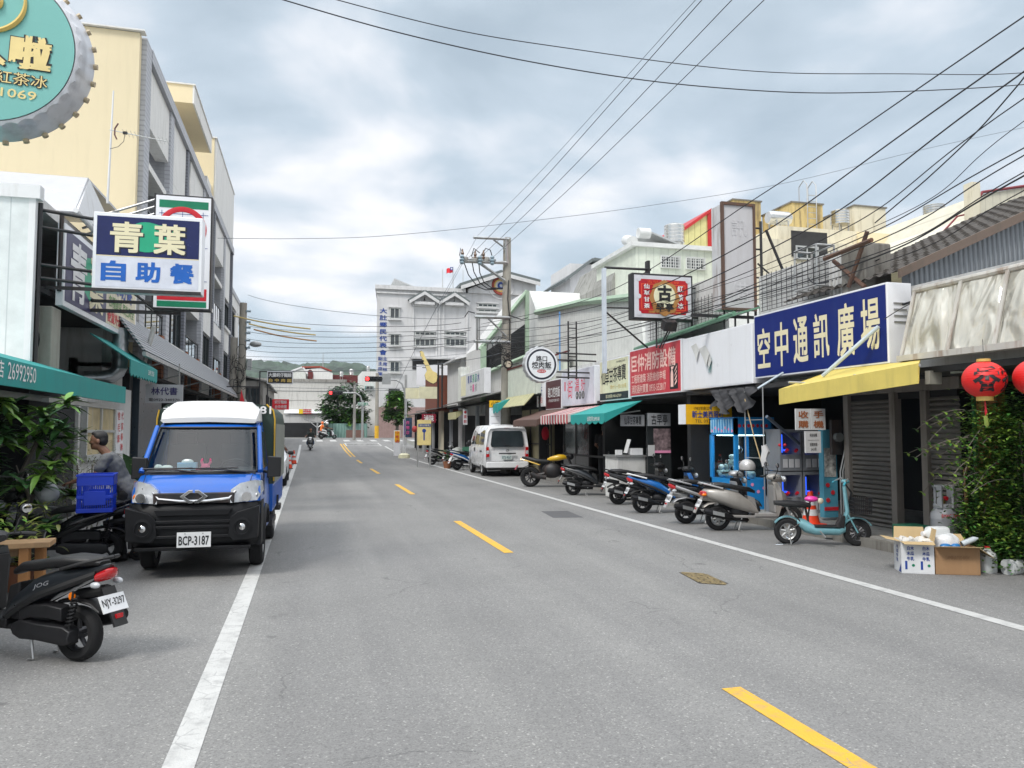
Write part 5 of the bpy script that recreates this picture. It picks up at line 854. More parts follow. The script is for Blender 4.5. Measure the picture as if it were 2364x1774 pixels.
for p in (((810, 500), (860, 640), (960, 770), (1050, 805), (1140, 800), (1240, 790)), ((900, 500), (920, 610), (985, 730), (1070, 790), (1160, 792)), ((975, 520), (985, 620), (1030, 720), (1110, 780), (1240, 790)), ((765, 430), (775, 350), (800, 420)), ((895, 440), (920, 350), (985, 400)), ((990, 440), (1050, 350), (1100, 370), (1120, 440)), ((1300, 700), (1290, 900), (1315, 1150), (1310, 1400)), ((820, 1100), (860, 1040), (930, 1060)), ((1300, 1080), (1440, 1130), (1510, 1110))): obj('jumper_cable', MB(inkb).tube([a(*q) for q in p], .022, 5), up_)
mb = MB(inkb); p = a(1278, 1500)
for k in range(26): r1 = rnd.uniform(.1, .45); a0 = rnd.uniform(0, 6.3); c = p+Vector((rnd.uniform(-.5, .3), -.2, rnd.uniform(-.4, .5))); mb.tube([c+Vector((r1*math.cos(a0+t_*.9), rnd.uniform(-.1, .1), r1*.7*math.sin(a0+t_*.9))) for t_ in range(5)], .013, 4)
obj('cable_tangle', mb, up_); mb = MB(cream); mb.cyl(a(1283, 1625)+Vector((0, -.22, 0)), a(1283, 1625)+Vector((0, .0, 0)), .12, 14); mb.use(blk); mb.torus(a(1280, 1620)+Vector((0, -.2, 0)), .17, .03, 'y', 18, 6); obj('meter', mb, up_)
for px, z1, l, x_ in ((541, 780, 'shorter grey utility pole with cut off top at the left kerb', 0), (562, 700, 'taller utility pole with cable clamps and street lamp on the left', 1)):
    p = FY(px, z1, 44); t = thing('utility_pole', l, 'utility pole', (p.x, 44, 0)); mb = MB(MATS['pole_concrete']); mb.tube([(p.x-.03, 44, 0), (p.x, 44, p.z)], [.24, .19], 12); obj('pole', mb, t)
    if x_:
        for z in (8.2, 7.6, 7.3, 7.0, 6.6, 6.2): obj('clamp', MB(insu).cb((p.x+.28, 43.9, z), (.25, .14, .09)), t)
        mb = MB(alu); q = FY(590, 795, 44); mb.tube([(p.x, 44, q.z-.55), (q.x-.3, 44, q.z-.08)], .03, 6); obj('lamp_arm', mb, t); mb = MB(steel); mb.ell((q.x, 44, q.z), (.32, .2, .17)); obj('lamp_head', mb, t); mb = MB(steel); mb.box(p.x+.25, p.x+.5, 43.8, 44, 5.0, 5.6); obj('cabinet', mb, t)
    else:
        mb = MB(inkb)
        for k in range(22): c = Vector((p.x+rnd.uniform(-.1, .55), 43.7, rnd.uniform(2.5, 6.2))); r1 = rnd.uniform(.15, .4); mb.tube([c+Vector((r1*math.cos(t_*.9+k), 0, r1*1.5*math.sin(t_*.9+k))) for t_ in range(5)], .016, 4)
        obj('cable_coil', mb, t)
def signal(label, Y, pts, lit, pole, arm):
    t = thing('traffic_light', label, 'traffic light', (FY(*pole[1], Y).x, Y, gz(Y))); p, q = FY(*pts[0], Y), FY(*pts[1], Y); mb = MB(blackp); mb.box(p.x, q.x, Y-.1, Y+.15, q.z, p.z); obj('housing', mb, t, .04); r = (p.z-q.z)*.4
    for k in range(4):
        cx_ = p.x+(q.x-p.x)*(k+.5)/4; mb = MB(lamp('red_lamp', (1, .03, .03), 3.) if k == 0 else mat('dark_lens', (.02, .025, .025), .2)); mb.lathe([(0, -.06), (r, -.02), (r, 0), (0, 0)], (cx_, Y-.1, (p.z+q.z)/2), 'y', 18); o = obj('lens', mb, t); mb = MB(blackp); mb.torus((cx_, Y-.14, (p.z+q.z)/2), r*1.05, .03, 'y', 18, 6, 3); obj('visor', mb, o)
    mb = MB(steel); P0, P1 = FY(*pole[0], Y+.2), FY(*pole[1], Y+.2); mb.cyl((P1.x, Y+.2, gz(Y)), (P1.x, Y+.2, P0.z), .11, 10); obj('pole', mb, t); mb = MB(steel); mb.tube([FY(x, y, Y+.2) for x, y in arm], .07, 8); obj('arm', mb, t); return t
signal('traffic light lit red on the arm beside the assembly building', 64, ((843, 869), (882, 882)), 0, ((936, 866), (936, 1005)), [(880, 876), (915, 878), (928, 886), (936, 910)])
signal('smaller traffic light lit red in front of the round tree', 72, ((760, 902), (790, 913)), 0, ((836, 925), (836, 1010)), [(788, 907), (822, 908), (832, 915), (836, 930)])
pl = thing('concrete_pole', 'pale concrete pole standing at the junction before the tree', 'pole', (FY(819, 900, 73).x, 73, .8)); mb = MB(conc); p = FY(819, 890, 73); mb.cyl((p.x, 73, .7), (p.x, 73, p.z), .15, 10, .12); obj('shaft', mb, pl)
pl = thing('concrete_pole', 'brownish stained pole beside the pink base of the assembly building', 'pole', (FY(871, 900, 78).x, 78, .9)); mb = MB(MATS['pole_concrete']); p = FY(871, 862, 78); mb.cyl((p.x, 78, .8), (p.x, 78, p.z), .2, 10, .16); mb.use(mat('hazard_yellow', C(220, 170, 40), .6)); mb.cyl((p.x, 78, .9), (p.x, 78, 2.2), .215, 10); obj('shaft', mb, pl)
gs_ = fr2('street_sign', 'small green street name sign at the junction', ((826, 929), (850, 937)), 71.8, signw, None, None, .05, 'sign'); p, q = FY(826, 929, 71.8), FY(850, 937, 71.8); mb = MB(gb); mb.box(p.x+.03, q.x-.03, 71.78, 71.8, q.z+.03, p.z-.03); mb.text('沙田路二段', frame(((p.x+q.x)/2, 71.77, (p.z+q.z)/2), NEAR), .8, .18, inkw, .02); obj('face', mb, gs_)
sb = fr2('road_sign', 'unpainted grey back of a road sign beside the traffic light', ((882, 863), (902, 888)), 63.8, mat('zinc_sheet', (.36, .37, .37), .5, .5), None, None, .04, 'sign')
def cover(label, pts, m1, m2):
    g = [G(*p) for p in pts]; c = sum(g, Vector())/4; t = thing('manhole_cover', label, 'manhole cover', (c.x, c.y, 0)); mb = MB(m1); mb.slab(*[p+Vector((0, 0, .003)) for p in g], .004); obj('frame', mb, t)
    if m2:
        mb = MB(m2); u, v = g[1]-g[0], g[3]-g[0]
        for i in range(12):
            for j in range(12):
                if (i*5+j*3) % 11: q = g[0]+u*((i+.5)/12)+v*((j+.5)/12); mb.box(q.x-.009, q.x+.009, q.y-.022, q.y+.022, .006, .011)
        obj('stud', mb, t)['kind'] = 'stuff'
cover('rusty yellow studded manhole cover near the right white line', ((1567, 1322), (1630, 1326), (1682, 1348), (1615, 1348)), mat('iron_cover', (.05, .045, .04), .6), mat('worn_yellow_iron', (.22, .17, .085), .75, var=.5, sc=20)); cover('flush dark grey rectangular cover farther up the lane', ((1250, 1181), (1310, 1180), (1347, 1195), (1277, 1196)), mat('dark_patch', (.085, .085, .088), .8), None)
# ------------------------------------------------------------------ vehicles
def paintm(name, col, rough=.28): return mat(name, col, rough, var=.04, sc=2, coat=.6, dirt=.12, dcol=(.2, .18, .15))
tblue = mat('truck_blue_paint', C(8, 98, 198, .85), .3, var=.04, coat=.35, dirt=.12, dcol=(.12, .13, .15)); vwhite = mat('white_car_paint', (.80, .81, .82), .28, var=.02, coat=.5); bumperm = mat('matte_black_bumper', (.009, .0095, .011), .5, var=.15, sc=10, bump=.1, bsc=200, spec=.25)
lensc = mat('clear_lamp_lens', (.50, .52, .54), .1, .0, coat=1., var=.25, sc=9); lensr = mat('red_lamp_lens', C(180, 16, 24), .15, coat=.8); lensa = mat('amber_lens', C(230, 120, 20), .2); platem = mat('white_plate', (.72, .73, .74), .35); ctarp = mat('dark_green_tarpaulin', (.022, .045, .034), .6, var=.2, dirt=.2, dcol=(.1, .12, .1), bump=.15, bsc=5); gpanel = mat('grey_green_panel', (.20, .215, .19), .6, dirt=.2)
def ring(y, pts): return [Vector((x, y, z)) for x, z in pts]
def mirror(pts): return pts+[(-x, z) for x, z in reversed(pts)]
def wheel(t, c, r, w, side, rimm=None, holes=6):
    """tyre with its rim as sub-part; axle along x"""
    mb = MB(rubber); mb.lathe([(r*.60, -w/2), (r*.9, -w/2), (r*.985, -w*.38), (r, -w*.2), (r, w*.2), (r*.985, w*.38), (r*.9, w/2), (r*.60, w/2), (r*.60, -w/2)], c, 'x', 32, False); o = obj('wheel', mb, t, world=False)
    mb = MB(rimm or steel); s = side; q = [(0, s*w*.34), (r*.16, s*w*.34), (r*.2, s*w*.22), (r*.45, s*w*.2), (r*.56, s*w*.42), (r*.63, s*w*.44), (r*.63, -s*w*.4), (0, -s*w*.4)]; mb.lathe(q, c, 'x', 28); mb.use(blk)
    for k in range(holes): a = 2*math.pi*k/holes; p = Vector(c)+Vector((s*w*.225, r*.36*math.cos(a), r*.36*math.sin(a))); mb.cyl(p, p+Vector((s*.008, 0, 0)), r*.075, 8)
    obj('rim', mb, o, world=False); return o
def strip(mb, prof, n=15, corner=.12, inset=0.):
    """skin over (y, z, half width, bow) stations; the front is bowed in plan and turns back at its corners"""
    rows = []
    for y, z, hw, bow in prof:
        r = []
        for i in range(n):
            t = -1+2*i/(n-1); c = max(0, abs(t)-.78)/.22; r.append(Vector((hw*t*(1-inset), y+bow*t*t+corner*c*c, z)))
        rows.append(r)
    k = len(mb.v); vs = [p for r in rows for p in r]; mb.add(vs, [(i*n+j, i*n+j+1, (i+1)*n+j+1, (i+1)*n+j) for i in range(len(rows)-1) for j in range(n-1)], True); return rows
tr = thing('pickup_truck', 'blue pickup truck with white roof fairing and dark green canopy beside the white line', 'truck', (-1.29, 9.55, 0), R(-1.2))
lb = dict(world=False); tr.scale = (.955, 1, 1); tr.location.x = -1.262
low = [(.18, .335, .70, .05), (.06, .36, .745, .06), (.0, .43, .76, .06), (-.015, .56, .765, .06), (.0, .72, .765, .06), (.03, .84, .76, .06), (.07, .87, .75, .06)]
up = [(.055, .865, .745, .06), (.085, .95, .745, .06), (.13, 1.035, .735, .06), (.26, 1.10, .73, .06), (.40, 1.16, .72, .05), (.47, 1.185, .71, .05)]
top = [(1.0, 1.735, .645, .05), (1.06, 1.775, .635, .05), (1.25, 1.81, .63, .02), (1.72, 1.82, .63, 0)]
mb = MB(tblue); r1 = strip(mb, up); r2 = strip(mb, top)
for s in (0, -1):       # cab sides as a grid between the front edge and the cab's back
    sx_ = -1 if s == 0 else 1; edge = [r[s] for r in r1]+[r[s] for r in r2[:2]]; zs = [.44, .6, .72, .8]+[p.z for p in edge[1:]]; g = []
    for z in zs:
        if z < edge[0].z: hw, yf = .75, .18
        else:
            for p, q in zip(edge, edge[1:]):
                if p.z <= z <= q.z+1e-6: u = (z-p.z)/max(1e-6, q.z-p.z); hw = abs(p.x+(q.x-p.x)*u); yf = p.y+(q.y-p.y)*u; break
        if z < .7: yf = 1.26
        g.append([Vector((sx_*hw, yf+(1.72-yf)*j/6, z)) for j in range(7)])
    n = 7; mb.add([p for r in g for p in r], [(i*n+j, i*n+j+1, (i+1)*n+j+1, (i+1)*n+j) for i in range(len(g)-1) for j in range(n-1)], True)
mb.add([(-.63, 1.72, 1.82), (.63, 1.72, 1.82), (.74, 1.72, 1.1), (.74, 1.72, .44), (-.74, 1.72, .44), (-.74, 1.72, 1.1)], [tuple(range(6))])
for sx_ in (-1, 1): mb.tube([(sx_*.715, .55, 1.2), (sx_*.68, .80, 1.47), (sx_*.645, 1.06, 1.75)], [.035, .032, .03], 8)
obj('cab', mb, tr, sharp=50, **lb); mb = MB(blk)
for sx_ in (-1, 1): mb.tube([(sx_*.60, .115, 1.03), (sx_*.62, .26, 1.105), (sx_*.63, .40, 1.165)], .005, 4); mb.tube([(sx_*.735, .74, .6), (sx_*.738, .72, 1.15), (sx_*.70, .86, 1.45)], .005, 4); mb.tube([(sx_*.752, 1.62, .5), (sx_*.74, 1.62, 1.2), (sx_*.665, 1.6, 1.7)], .005, 4)
mb.tube([(x*.1, .435+.05*(x*.1/.7)**2, 1.178) for x in range(-6, 7)], .006, 4); obj('panel_seam', mb, tr, **lb)
mb = MB(bumperm); strip(mb, low, corner=.16)
for sx_ in (-1, 1):
    q = [Vector((sx_*.765, .20, .34)), Vector((sx_*.765, .20, .86)), Vector((sx_*.76, .62, .86)), Vector((sx_*.76, .60, .72)), Vector((sx_*.765, .54, .60)), Vector((sx_*.765, .50, .34))]; mb.add(q+[p*1 + Vector((-sx_*.05, 0, 0)) for p in q], [tuple(range(6)), tuple(range(11, 5, -1))]+[(i, (i+1) % 6, (i+1) % 6+6, i+6) for i in range(6)])
    mb.tube([(sx_*.755, .56, .3), (sx_*.76, .6, .55), (sx_*.76, .74, .70), (sx_*.76, .95, .74), (sx_*.76, 1.16, .70), (sx_*.76, 1.28, .5)], .035, 6)
for z, w_ in ((.66, .46), (.60, .50), (.49, .52)): mb.cb((0, -.012, z), (w_*2, .03, .035))
[mb.prism([(s*.755, .83), (s*.50, .76), (s*.42, .70), (s*.40, .50), (s*.46, .43), (s*.74, .46)], 'y', -.032, .1) for s in (-1, 1)]; mb.prism([(-.44, .80), (.44, .80), (.40, .73), (-.40, .73)], 'y', -.03, .05); mb.slab((-.7, .0, .46), (-.3, -.03, .50), (.3, -.03, .50), (.7, .0, .46), .02); mb.cb((0, .06, .355), (1.3, .12, .04)); obj('bumper', mb, tr, .006, 50, **lb)
mb = MB(blk); mb.cb((0, .045, .925), (.92, .06, .12)); obj('grille', mb, tr, .01, **lb)
mb = MB(chrome); mb.tube([(-.47, .045, 1.0), (-.40, .02, .92), (-.15, .0, .895), (.15, .0, .895), (.40, .02, .92), (.47, .045, 1.0)], .016, 6)
obj('grille_bar', mb, tr, **lb); mb = MB(chrome)
for s in (-1, 1):
    q = [(0+s*.012, .075), (s*.055, .075), (s*.16, .0), (s*.055, -.075), (s*.012, -.075), (s*.012, -.045), (s*.04, -.042), (s*.10, 0), (s*.04, .042), (s*.012, .045)]; mb.prism([(x, z+.945) for x, z in q], 'y', -.02, .02)
obj('emblem', mb, tr, .004, **lb)
for sx_ in (-1, 1):
    mb = MB(lensc); P_ = [(.40, .03, .86), (.40, .065, 1.01), (.50, .12, 1.08), (.66, .24, 1.11), (.735, .40, 1.09), (.755, .36, .97), (.70, .17, .875)]; q = [Vector((sx_*x, y, z)) for x, y, z in P_]; q = [p+Vector((sx_*.014, -.024, .004)) for p in q]; q2 = [p+Vector((0, .12, -.0)) for p in q]; c = sum(q, Vector())/7+Vector((sx_*.02, -.05, .0)); n = 7
    mb.add(q+q2+[c], [(i, (i+1) % n, 14) for i in range(n)]+[(i, i+n, (i+1) % n+n, (i+1) % n) for i in range(n)], True); o = obj('headlight', mb, tr, sharp=60, **lb)
    mb = MB(chrome); mb.lathe([(.055, -.03), (.06, .03), (.0, .04)], (sx_*.60, .05, .93), 'y', 18); mb.use(lensa if sx_ < 0 else chrome); mb.ell((sx_*.70, .19, .93), (.018, .03, .035)); obj('reflector', mb, o, **lb)
    mb = MB(bumperm); mb.lathe([(.10, .02), (.115, -.03), (.085, -.035), (.07, .0)], (sx_*.56, -.012, .59), 'y', 22); o = obj('fog_lamp_bezel', mb, tr, **lb); mb = MB(chrome); mb.ell((sx_*.56, -.012, .59), (.052, .03, .052)); obj('fog_lamp', mb, o, **lb)
    xm = .88 if sx_ > 0 else -.75; mb = MB(blackp); mb.loft([[Vector((xm+x, y, 1.25+z)) for x, z in ((-.085, -.13), (.085, -.12), (.09, .12), (-.08, .135))] for y in (.56, .66)], sm=False); mb.tube([(sx_*.72, .66, 1.2), (sx_*.82, .62, 1.18)], .022, 6); obj('mirror', mb, tr, .02, **lb)
    wheel(tr, (sx_*.66, .93, .285), .285, .17, sx_)
    wheel(tr, (sx_*.63, 3.35, .285), .285, .17, sx_)
    mb = MB(glassd); x = sx_*.722; mb.add([(x, .86, 1.22), (x, 1.55, 1.22), (sx_*.66, 1.55, 1.68), (sx_*.655, 1.15, 1.70)], [(0, 1, 2, 3)]); mb.v = [v+Vector((sx_*.008, 0, 0)) for v in mb.v]; obj('side_window', mb, tr, **lb)
    mb = MB(blackp); mb.cb((sx_*.752, 1.5, 1.08), (.03, .14, .03)); mb.tube([(sx_*.75, .72, .9), (sx_*.75, .72, 1.18)], .005, 4); obj('door_handle', mb, tr, **lb)
mb = MB(blk); mb.box(-.56, .56, .62, 1.6, .30, .78); mb.box(-.54, .54, 2.9, 3.8, .28, .6); mb.box(-.62, .62, .4, 1.7, .78, .85); obj('chassis', mb, tr, **lb)
mb = MB(platem); mb.box(-.19+.02, .19+.02, -.055, -.04, .375, .545); mb.text('BCP-3187', frame((.02, -.056, .452), NEAR), .34, .105, inkb, .02, .002); mb.use(steel); [mb.cyl((x, -.06, .53), (x, -.05, .53), .008, 6) for x in (-.08, .12)]; obj('number_plate', mb, tr, **lb)
ws_ = [(.47, 1.185, .70, .05), (.62, 1.345, .69, .05), (.80, 1.53, .667, .05), (1.0, 1.735, .64, .05)]
mb = MB(glass('windscreen_glass', (.70, .78, .76), .02, .035)); strip(mb, ws_, inset=.025); obj('windscreen', mb, tr, sharp=80, **lb)
mb = MB(blackp); rr1 = strip(MB(), ws_, inset=.02); mb.tube([p+Vector((0, -.008, .008)) for p in rr1[0]], .018, 6); mb.tube([p+Vector((0, -.006, .006)) for p in rr1[-1]], .014, 6)
for i in (0, -1): mb.tube([r[i]+Vector((0, -.006, .004)) for r in rr1], .014, 6)
obj('windscreen_seal', mb, tr, **lb)
for x0_, x1_ in ((.55, -.12), (-.05, -.62)): mb = MB(blk); mb.tube([(x0_, .45, 1.20), ((x0_+x1_)/2, .45, 1.235), (x1_, .455, 1.225)], [.014, .011, .006], 6); mb.tube([((x0_+x1_)/2+.24, .452, 1.25), (x1_-.06, .462, 1.245)], .009, 4); obj('wiper', mb, tr, **lb)
mb = MB(mat('dash_plastic', (.05, .05, .055), .6)); mb.slab((-.66, .50, 1.17), (.66, .50, 1.17), (.62, .98, 1.20), (-.62, .98, 1.20), .04); mb.box(-.66, .66, .95, 1.0, .8, 1.2); obj('dashboard', mb, tr, **lb)
mb = MB(mat('seat_cloth', (.035, .036, .04), .9)); 
for x in (-.35, .35): mb.cb((x, 1.55, 1.15), (.5, .14, .75)); mb.cb((x, 1.52, 1.60), (.26, .1, .16))
mb.box(-.62, .62, 1.66, 1.7, .5, 1.8); obj('seat', mb, tr, .03, **lb)
mb = MB(blackp); mb.M = Matrix.Translation((.36, 1.05, 1.22)) @ Matrix.Rotation(R(-38), 4, 'X'); mb.torus((0, 0, 0), .185, .014, 'z', 28, 8); mb.cb((0, 0, -.02), (.34, .05, .03)); mb.cyl((0, 0, 0), (0, 0, -.4), .03, 8); obj('steering_wheel', mb, tr, **lb)
py = thing('plush_toy', 'pink long eared plush toy on the truck dashboard', 'toy', (-1.29, 10.15, 1.21)); mb = MB(mat('pink_plush', C(216, 86, 128), .9)); mb.ell((-1.22, 10.17, 1.28), (.055, .05, .06)); mb.tube([(-1.25, 10.17, 1.31), (-1.265, 10.17, 1.37), (-1.255, 10.17, 1.41)], [.018, .018, .008], 6); mb.tube([(-1.19, 10.17, 1.31), (-1.16, 10.17, 1.36), (-1.165, 10.17, 1.41)], [.018, .018, .008], 6); mb.ell((-1.29, 10.16, 1.25), (.05, .04, .03)); mb.ell((-1.15, 10.16, 1.25), (.04, .04, .03)); mb.v = [Vector((v.x, v.y, 1.19+(v.z-1.21)*.85)) for v in mb.v]; obj('body', mb, py)
bx = thing('tissue_box', 'white crumpled tissue packs and pale blue box on the truck dashboard', 'box', (-1.5, 10.15, 1.21)); mb = MB(mat('pale_blue_card', C(150, 190, 220), .7)); mb.cb((-1.43, 10.2, 1.26), (.22, .12, .1)); mb.use(inkw); mb.ell((-1.43, 10.2, 1.32), (.07, .04, .035)); mb.ell((-1.66, 10.18, 1.25), (.07, .05, .035)); mb.ell((-1.76, 10.2, 1.25), (.05, .05, .045)); obj('card', mb, bx)
fair = [[Vector((x*k, y, z)) for x, z in mirror([(.0, 1.815), (.60, 1.80), (.635, 1.83), (.62, zt*.6+1.83*.4), (.50, zt), (.30, zt+.012), (0, zt+.016)])] for y, zt, k in ((1.08, 1.86, .97), (1.2, 1.98, 1.), (1.34, 2.06, 1.), (1.6, 2.09, 1.), (1.74, 2.09, .99))]
mb = MB(mat('white_fairing', (.70, .70, .69), .35, var=.02)); mb.loft(fair); mb.use(blk); mb.box(-.6, .6, 1.1, 1.7, 1.80, 1.83); obj('roof_fairing', mb, tr, sharp=35, **lb)
sec = mirror([(0, .96), (.80, .96), (.80, 1.86), (.775, 1.98), (.68, 2.06), (.3, 2.09), (0, 2.09)])
mb = MB(ctarp); rows = []
for k in range(9):
    y = 1.80+2.5*k/8; rows.append([Vector((x*(1-.006*(k % 2)), y, z-(.015 if z > 1.95 and k % 2 else 0))) for x, z in sec])
mb.loft(rows); mb.use(gpanel); mb.box(.80, .815, 1.9, 4.25, .98, 1.80); mb.box(-.815, -.80, 1.9, 4.25, .98, 1.80); mb.use(mat('yellow_edge_tape', C(200, 160, 50), .6)); mb.tube([(.80, 1.79, 1.0), (.803, 1.79, 1.86), (.778, 1.79, 1.985), (.68, 1.79, 2.07)], .012, 6); mb.tube([(-.80, 1.79, 1.0), (-.803, 1.79, 1.86), (-.778, 1.79, 1.985)], .012, 6)
mb.text('志', frame((-.66, 1.785, 1.97), NEAR), .13, .12, inkw, .02, .006); mb.text('881', frame((.62, 1.785, 1.99), NEAR), .26, .11, inkw, .02, .006); obj('canopy', mb, tr, sharp=40, **lb)
mb = MB(tblue); mb.box(-.79, .79, 1.80, 4.3, .58, .96)
for k in range(9): mb.box(.79, .80, 1.88+k*.27, 1.98+k*.27, .62, .93); mb.box(-.80, -.79, 1.88+k*.27, 1.98+k*.27, .62, .93)
obj('cargo_bed', mb, tr, .008, **lb); mb = MB(blk); mb.box(.70, .78, 1.95, 2.8, .36, .44); mb.box(.70, .78, 3.8, 4.25, .4, .48); mb.box(-.4, .4, 1.7, 4.2, .42, .58); mb.box(.80, .83, 2.5, 2.56, .55, .75); obj('side_guard', mb, tr, **lb)
# ---- white van seen from behind
vn = thing('white_van', 'white delivery van with dark rear window, parked facing away on the right', 'van', (7.15, 27.75, 0), R(-2)); S_ = lambda y, hw, zb, zw, zr, hr: ring(y, mirror([(0, zb), (hw*.92, zb), (hw, zb+.1), (hw, zw), (hr+.04, zr-.16), (hr-.04, zr-.03), (hr*.5, zr), (0, zr+.015)]))
mb = MB(vwhite); mb.loft([S_(.06, .79, .36, .95, 1.86, .66), S_(.0, .81, .34, 1.05, 1.80, .68), S_(.03, .825, .34, 1.12, 1.88, .69), S_(.25, .832, .33, 1.14, 1.92, .70), S_(1.5, .832, .33, 1.14, 1.93, .705), S_(2.7, .832, .33, 1.14, 1.92, .70), S_(3.2, .825, .33, 1.14, 1.80, .67), S_(3.75, .80, .35, 1.05, 1.25, .68), S_(4.02, .72, .4, .8, .95, .64)]); obj('body', mb, vn, sharp=42, **lb)
mb = MB(glassd); q = [(-.60, 1.10), (.60, 1.10), (.63, 1.18), (.575, 1.66), (.5, 1.70), (-.5, 1.70), (-.575, 1.66), (-.63, 1.18)]; mb.add([(x, -.012+.045*(z-1.05), z) for x, z in q], [tuple(range(8))]); obj('rear_window', mb, vn, **lb)
mb = MB(vwhite); mb.box(-.80, .80, -.06, .14, .33, .56); obj('bumper', mb, vn, .03, **lb); mb = MB(blk); mb.box(-.78, .78, -.02, .02, .565, .58); mb.box(-.32, .32, -.035, -.005, .84, .885); mb.tube([(.02, -.02, 1.1), (.1, -.03, 1.15), (-.1, -.03, 1.18)], .012, 5); mb.box(-.7, .7, .1, 3.9, .24, .34); obj('trim', mb, vn, **lb)
for s in (-1, 1):
    mb = MB(lensr); mb.prism([(s*.80, .72), (s*.68, .74), (s*.70, 1.10), (s*.795, 1.10)], 'y', -.03, .14); mb.use(lensc); mb.prism([(s*.80, .84), (s*.69, .85), (s*.695, .97), (s*.80, .97)], 'y', -.036, .12); obj('tail_light', mb, vn, .006, **lb)
    wheel(vn, (s*.74, .82, .295), .295, .17, s); wheel(vn, (s*.74, 3.2, .295), .295, .17, s)
    mb = MB(glassd); x = s*.80
    for y0, y1 in ((.35, 1.25), (1.32, 2.25), (2.33, 2.95)): mb.add([(s*.838, y0, 1.18), (s*.838, y1, 1.18), (s*.748, y1-.02-(.25 if y1 > 2.9 else 0), 1.72), (s*.748, y0+.03, 1.72)], [(0, 1, 2, 3)])
    obj('side_window', mb, vn, **lb); mb = MB(blk); [obj('door_handle', MB(blk).cb(*q), vn, .008, **lb) for q in (((s*.845, 2.30, .98), (.02, .06, .14)), ((s*.845, 2.2, .98), (.02, .05, .14)), ((s*.84, .9, .93), (.02, .4, .05)))]; mb = MB(blackp); mb.ell((s*.93, 2.95, 1.2), (.09, .05, .13)); obj('mirror', mb, vn, **lb)
mb = MB(mat('pale_green_plate', (.62, .70, .68), .4)); mb.box(-.22, .16, -.03, -.02, .64, .80); mb.text('BTE-9567', frame((-.03, -.031, .715), NEAR), .33, .1, mat('teal_ink', C(16, 70, 84), .5), .015, .003); obj('number_plate', mb, vn, **lb)
mb = MB(chrome)
for rx, rz, cz in ((.062, .04, .965), (.026, .038, .967), (.046, .016, .982)): mb.tube([(rx*math.cos(a*math.pi/8), -.012, cz+rz*math.sin(a*math.pi/8)) for a in range(17)], .006, 5)
mb.box(-.62, -.48, -.012, -.004, .985, 1.0); obj('emblem', mb, vn, **lb); mb = MB(lensr); mb.box(-.11, .11, .03, .07, 1.80, 1.83); obj('brake_light', mb, vn, **lb)
# ---- white car behind the truck (mostly hidden)
cr_ = thing('white_car', 'white car facing the camera, half hidden behind the blue truck', 'car', (-1.5, 24.2, 0)); Q = lambda y, hw, zb, zw, zr, hr: ring(y, mirror([(0, zb), (hw*.95, zb), (hw, zb+.12), (hw, zw), (hr, zr-.06), (hr-.1, zr), (0, zr+.02)]))
mb = MB(vwhite); mb.loft([Q(0, .68, .32, .62, .74, .60), Q(.08, .78, .26, .72, .82, .7), Q(.4, .85, .24, .82, .92, .75), Q(1.0, .87, .24, .90, 1.0, .76), Q(1.75, .87, .24, .95, 1.42, .60), Q(2.4, .87, .24, .95, 1.50, .60), Q(3.4, .87, .24, .95, 1.45, .58), Q(4.1, .84, .28, .92, 1.0, .66), Q(4.35, .76, .34, .80, .9, .6)]); obj('body', mb, cr_, sharp=40, **lb)
mb = MB(glassd); mb.add([(-.66, 1.04, 1.03), (.66, 1.04, 1.03), (.52, 1.72, 1.42), (-.52, 1.72, 1.42)], [(0, 1, 2, 3)]); mb.v = [v+Vector((0, -.012, .014)) for v in mb.v]; obj('windscreen', mb, cr_, **lb)
for s in (-1, 1):
    wheel(cr_, (s*.78, .85, .31), .31, .19, s); wheel(cr_, (s*.78, 3.4, .31), .31, .19, s); mb = MB(lensc); mb.ell((s*.66, .1, .68), (.14, .12, .09)); obj('headlight', mb, cr_, **lb); mb = MB(blackp); mb.ell((s*.97, 1.35, 1.0), (.1, .05, .07)); obj('mirror', mb, cr_, **lb)
    mb = MB(glassd); mb.add([(s*.872, 1.3, .98), (s*.872, 3.3, .98), (s*.625, 3.2, 1.38), (s*.635, 1.85, 1.38)], [(0, 1, 2, 3)]); obj('side_window', mb, cr_, **lb)
# ---- motor scooters: x forward, y left
def se(x, zc, hw, hh, n=14, p=2.6, tilt=0.):
    r = []
    for k in range(n):
        a = 2*math.pi*k/n; c, s = math.cos(a), math.sin(a); r.append(Vector((x+tilt*hh*s, hw*math.copysign(abs(c)**(2/p), c), zc+hh*math.copysign(abs(s)**(2/p), s))))
    return r
def mwheel(t, x, r, w, rimm, spokes=5):
    mb = MB(rubber); mb.lathe([(r*.62, -w*.42), (r*.84, -w*.5), (r*.95, -w*.36), (r, -w*.12), (r, w*.12), (r*.95, w*.36), (r*.84, w*.5), (r*.62, w*.42), (r*.62, -w*.42)], (x, 0, r), 'y', 32, False); o = obj('wheel', mb, t, world=False)
    mb = MB(rimm); mb.torus((x, 0, r), r*.61, .02, 'y', 28, 8, 1.6); mb.cyl((x, -w*.5, r), (x, w*.5, r), r*.2, 14)
    for k in range(spokes): a = 2*math.pi*k/spokes+.3; mb.tube([(x+r*.15*math.cos(a), 0, r+r*.15*math.sin(a)), (x+r*.62*math.cos(a), 0, r+r*.62*math.sin(a))], [.022, .016], 6)
    obj('rim', mb, o, world=False); return o
